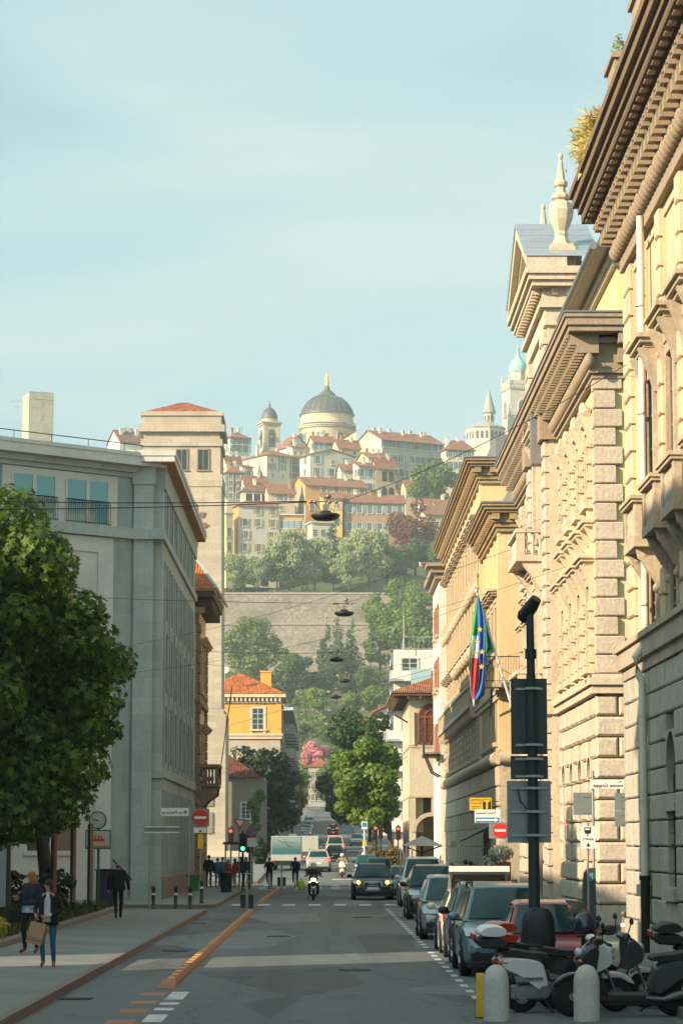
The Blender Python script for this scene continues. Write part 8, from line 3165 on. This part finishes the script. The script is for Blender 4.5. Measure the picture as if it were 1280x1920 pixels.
b.xf(Matrix.Rotation(R(14), 4, 'Y'))
b.build('bag', M('kraft_paper', (.34, .21, .13), .85, .1, 3, bump=.2), bg_)
b = MB().box(-.151, .151, -.066, -.0625, .06, .085).box(-.151, .151, -.066, -.0625, .11, .12).xf(Matrix.Rotation(R(14), 4, 'Y'))
b.build('printed_band', M('kraft_print', (.24, .11, .07), .8, .1, 3), bg_)
for y in (-.045, .045):
    MB().tube([(.02, y, .40), (.04, y, .52), (.10, y, .56), (.17, y, .52), (.18, y, .38)], .008, 6).build('handle', MATS['kraft_paper'], bg_)
# red-haired woman behind her
person('red-haired woman in sunglasses and dark coat over a pale blue shirt, looking aside', (-6.25, 57.6, ZP), R(-30), 1.72, k_navy, k_black, shoe_t, hair_r, True, female=True, coat=.03, hem=1.0, head_turn=R(-40), glasses=True,
       J={'ell': (-.25, .06, 1.13), 'wrl': (-.22, -.17, 1.12), 'hal': (-.19, -.23, 1.15), 'elr': (.25, .05, 1.12), 'wrr': (.22, -.12, .98), 'har': (.20, -.18, .95), 'knl': (-.1, -.1, .5), 'anl': (-.1, -.04, .09), 'tol': (-.13, -.2, .03), 'anr': (.11, .1, .09), 'tor': (.14, -.05, .03)})
b = MB().lathe([(.20, 0), (.185, .1), (.15, .2)], (0, 0, 0), 18)
sk2 = thing('shoulder_bag', 'dark shoulder bag hanging at the hip of the red-haired woman', 'bag', (-6.58, 57.5, .78), R(20))
MB().bev(-.13, .13, -.07, .07, 0, .28, .03).build('bag', k_black, sk2)
MB().tube([(-.12, 0, .27), (0, .02, .75), (.12, 0, .27)], .012, 6).build('strap', k_black, sk2)
o_ = [x for x in bpy.data.objects if x.get('label', '').startswith('red-haired')][0]
MB().loft([[(r * math.cos(a), r * .72 * math.sin(a), z) for a in [2 * PI * k / 20 for k in range(20)]] for z, r in ((.86, .215), (.95, .21), (1.02, .20))], False, True, True).build('shirt_tail', k_skirt, o_, fix=False)
# man in a dark suit seen from behind
person('balding man in a black suit walking away past the planted bed', (-6.45, 84.6, ZP), PI, 1.76, k_black, k_black, shoe_b, bald=True, coat=.03, hem=.86,
       J={'ell': (-.29, .05, 1.14), 'wrl': (-.32, -.02, .9), 'hal': (-.32, -.04, .83), 'elr': (.28, .07, 1.14), 'wrr': (.30, .0, .9), 'har': (.30, -.02, .83), 'knl': (-.09, -.04, .5), 'anl': (-.07, -.10, .09), 'tol': (-.08, -.25, .05), 'knr': (.07, -.03, .5), 'anr': (.05, .12, .12), 'tor': (.06, -.02, .03)})


# bicycles and riders
def bicycle(label, loc, rz, col):
    t = thing('bicycle', label, 'bicycle', loc, rz)
    r = .33
    for x in (0, 1.05):
        b = MB().torus((0, 0, 0), r, .02, 'y', 28, 6)
        w = b.build('wheel', m_tyre, t, (x, 0, r))
        b = MB()
        for k in range(12):
            a = PI / 6 * k
            b.bar((0, 0, 0), (r * math.cos(a), 0, r * math.sin(a)), .004)
        b.build('spokes', m_rim, w)
    b = MB()
    A, B_, C, S, Hd = (0, 0, r), (.45, 0, .28), (1.05, 0, r), (.32, 0, .78), (.88, 0, .82)
    for p, q in ((A, B_), (A, S), (B_, S), (B_, Hd), (S, Hd), (Hd, C)):
        b.tube([p, q], .017, 6)
    b.tube([S, (.29, 0, .92)], .014, 6).tube([Hd, (.86, 0, 1.0)], .016, 6)
    b.build('frame', col, t)
    MB().tube([(.78, -.27, 1.04), (.88, -.12, 1.02), (.87, 0, 1.0), (.88, .12, 1.02), (.78, .27, 1.04)], .014, 6).build('handlebar', m_trim, t)
    MB().ell((.27, 0, .95), .13, .09, .035, 10, 6).build('saddle', m_seat, t)
    MB().disc((.45, -.05, .28), .09, 'y', .01, 16).bar((.45, -.06, .28), (.53, -.1, .14), .02).bar((.45, .06, .28), (.37, .1, .42), .02).build('crank', m_rim, t)
    return t


RJ = {'pel': (0, .12, .98), 'wai': (0, .09, 1.12), 'che': (0, .01, 1.29), 'nb': (0, -.03, 1.43), 'nk': (0, -.05, 1.5), 'hd': (0, -.07, 1.6), 'ht': (0, -.06, 1.66),
      'shl': (-.18, -.01, 1.39), 'shr': (.18, -.01, 1.39), 'ell': (-.25, -.16, 1.2), 'elr': (.25, -.16, 1.2), 'wrl': (-.25, -.36, 1.1), 'wrr': (.25, -.36, 1.1), 'hal': (-.25, -.42, 1.08), 'har': (.25, -.42, 1.08),
      'hil': (-.1, .08, .93), 'hir': (.1, .08, .93), 'knl': (-.12, -.18, .66), 'knr': (.12, -.12, .52), 'anl': (-.11, -.06, .34), 'anr': (.11, .0, .13), 'tol': (-.12, -.2, .30), 'tor': (.12, -.15, .09)}
SJ = dict(RJ, **{'pel': (0, .14, .84), 'wai': (0, .12, .98), 'che': (0, .08, 1.16), 'nb': (0, .06, 1.31), 'nk': (0, .04, 1.38), 'hd': (0, .02, 1.49), 'ht': (0, .03, 1.55), 'shl': (-.19, .07, 1.27), 'shr': (.19, .07, 1.27),
                 'ell': (-.3, -.06, 1.1), 'elr': (.3, -.06, 1.1), 'wrl': (-.32, -.28, 1.06), 'wrr': (.32, -.28, 1.06), 'hal': (-.33, -.35, 1.06), 'har': (.33, -.35, 1.06),
                 'hil': (-.11, .1, .80), 'hir': (.11, .1, .80), 'knl': (-.2, -.24, .62), 'knr': (.2, -.24, .62), 'anl': (-.19, -.14, .32), 'anr': (.19, -.14, .32), 'tol': (-.19, -.28, .27), 'tor': (.19, -.28, .27)})
for x, y, lab, c1, hr in ((-3.05, 151, 'cyclist in dark clothes riding nearest the left kerb', k_black, k_black), (-1.62, 153, 'cyclist in a black jacket riding in the middle of the lane', k_navy, k_black)):
    bicycle('bicycle under the ' + lab.split(' riding')[0] + (' by the kerb' if x < -2 else ' in the lane'), (x, y + .35, 0), -PI / 2, m_black)
    person(lab, (x, y, .03), 0, 1.72, c1, hr, J=RJ, coat=.02, fingers=False, group='cyclists')
for (x, y, lab, bc, hm_, cl, sl) in ((-.46, 119.4, 'black motor scooter with twin headlamps lit, ridden towards the camera', m_scb, M('helmet_silver', (.4, .4, .4), .3, .05, 3), k_black, 'rider of the black motor scooter in dark jacket and silver helmet'),
                                     (1.25, 184.6, 'cream motor scooter with a bright headlamp, farther up the road', M('scooter_cream', (.62, .60, .54), .35, .05, 2), M('helmet_white', (.6, .6, .58), .3, .05, 3), k_tan, 'rider of the cream scooter in a brown jacket and white helmet'),
                                     (3.3, 222, 'white parked-looking scooter with lit lamp by the hedge', m_scw, M('helmet_pale', (.5, .52, .52), .3, .05, 3), k_grey, 'helmeted rider in grey on the scooter by the hedge')):
    scooter(lab, (x, y + 1.38, gz(y)), -PI / 2, bc, bc, lit=True, group='scooters on the road')
    person(sl, (x, y + .72, gz(y)), 0, 1.74, cl, k_black, J=SJ, coat=.03, fingers=False, helmet=hm_, group='scooter riders')
gb = thing('shopping_bag', 'lime green bag hanging beside the rider of the black motor scooter', 'bag', (-1.0, 119.7, .42))
MB().loft([[(.2 * k * math.cos(a), .16 * k * math.sin(a), z) for a in [2 * PI * j / 12 for j in range(12)]] for z, k in ((0, .5), (.1, .8), (.3, .85), (.45, .5), (.58, .12))], True, True, True).build('bag', k_green, gb)
hs_ = thing('person', 'passenger behind the rider of the black motor scooter, in dark clothes', 'person', (0, 0, -5)) if False else None

# the small crowd at the crossing
gcr = 'people waiting at the crossing'
for px, py, Y, rz, h, c1, c2, hr, fem, lab in ((391.5, 1662, 148, PI, 1.76, k_black, k_black, hair_d, False, 'tall man in black seen from behind, left of the crossing crowd'),
                                           (408, 1662, 152, R(20), 1.70, k_blue, k_jeans, hair_d, False, 'person in a blue-grey jacket standing by the bicycle'),
                                           (417, 1663, 153, R(-20), 1.74, k_grey, k_navy, hair_g, False, 'person in grey with light shoes in the middle of the crowd'),
                                           (428, 1662, 151, R(40), 1.64, k_red, k_black, hair_r, True, 'woman in a red jacket at the front of the crowd'),
                                           (440, 1661, 154, R(-60), 1.66, k_red, k_white, hair_g, True, 'person in red with pale trousers beside the woman in a red jacket'),
                                           (452, 1661, 156, PI, 1.75, k_navy, k_black, hair_d, False, 'person in navy behind the green traffic light'),
                                           (461, 1661, 158, 0, 1.72, k_black, k_black, hair_d, True, 'person in black at the right end of the crowd')):
    p = P(px, py, Y)
    person(lab, (p.x, Y, ZP if Y < 150 else 0.02), rz, h, c1, c2, shoe_b, hr, fem, False, fem, coat=.02, group=gcr, fingers=False, hem=.84)
bicycle('black bicycle held sideways in the crossing crowd', (P(403, 1662, 148.8).x, 148.8, ZP), 0, m_black)
for px, Y, rz, h, c1, hr, lab in ((853, 96, R(150), 1.70, k_white, hair_g, 'balding grey-haired person in white behind the parked black off-roader'), (872, 97.5, R(200), 1.78, k_navy, hair_d, 'dark-haired man in navy by the flower planter'),
                                  (882, 99.5, R(170), 1.72, k_black, hair_d, 'second dark-haired person close behind the man in navy'), (941, 63.2, R(100), 1.68, k_black, hair_r, 'red-haired person in black standing by the raised tailgate')):
    person(lab, (P(px, 1640, Y).x, Y, ZP if P(px, 1640, Y).x > 5 else 0), rz, h, c1, k_black, shoe_b, hr, hr is hair_r, False, False, coat=.02, fingers=False, group='people on the right pavement')
for px, y, lab, c1 in ((579, 262, 'far pedestrian in red on the left pavement behind the truck', k_red), (584, 268, 'far pedestrian in grey on the left pavement behind the truck', k_grey), (562, 300, 'far dark pedestrian walking up the left pavement', k_black)):
    person(lab, (-4.9 - (584 - px) * .03, y, gz(y) + .1), PI, 1.7, c1, k_black, fingers=False, group='far pedestrians')
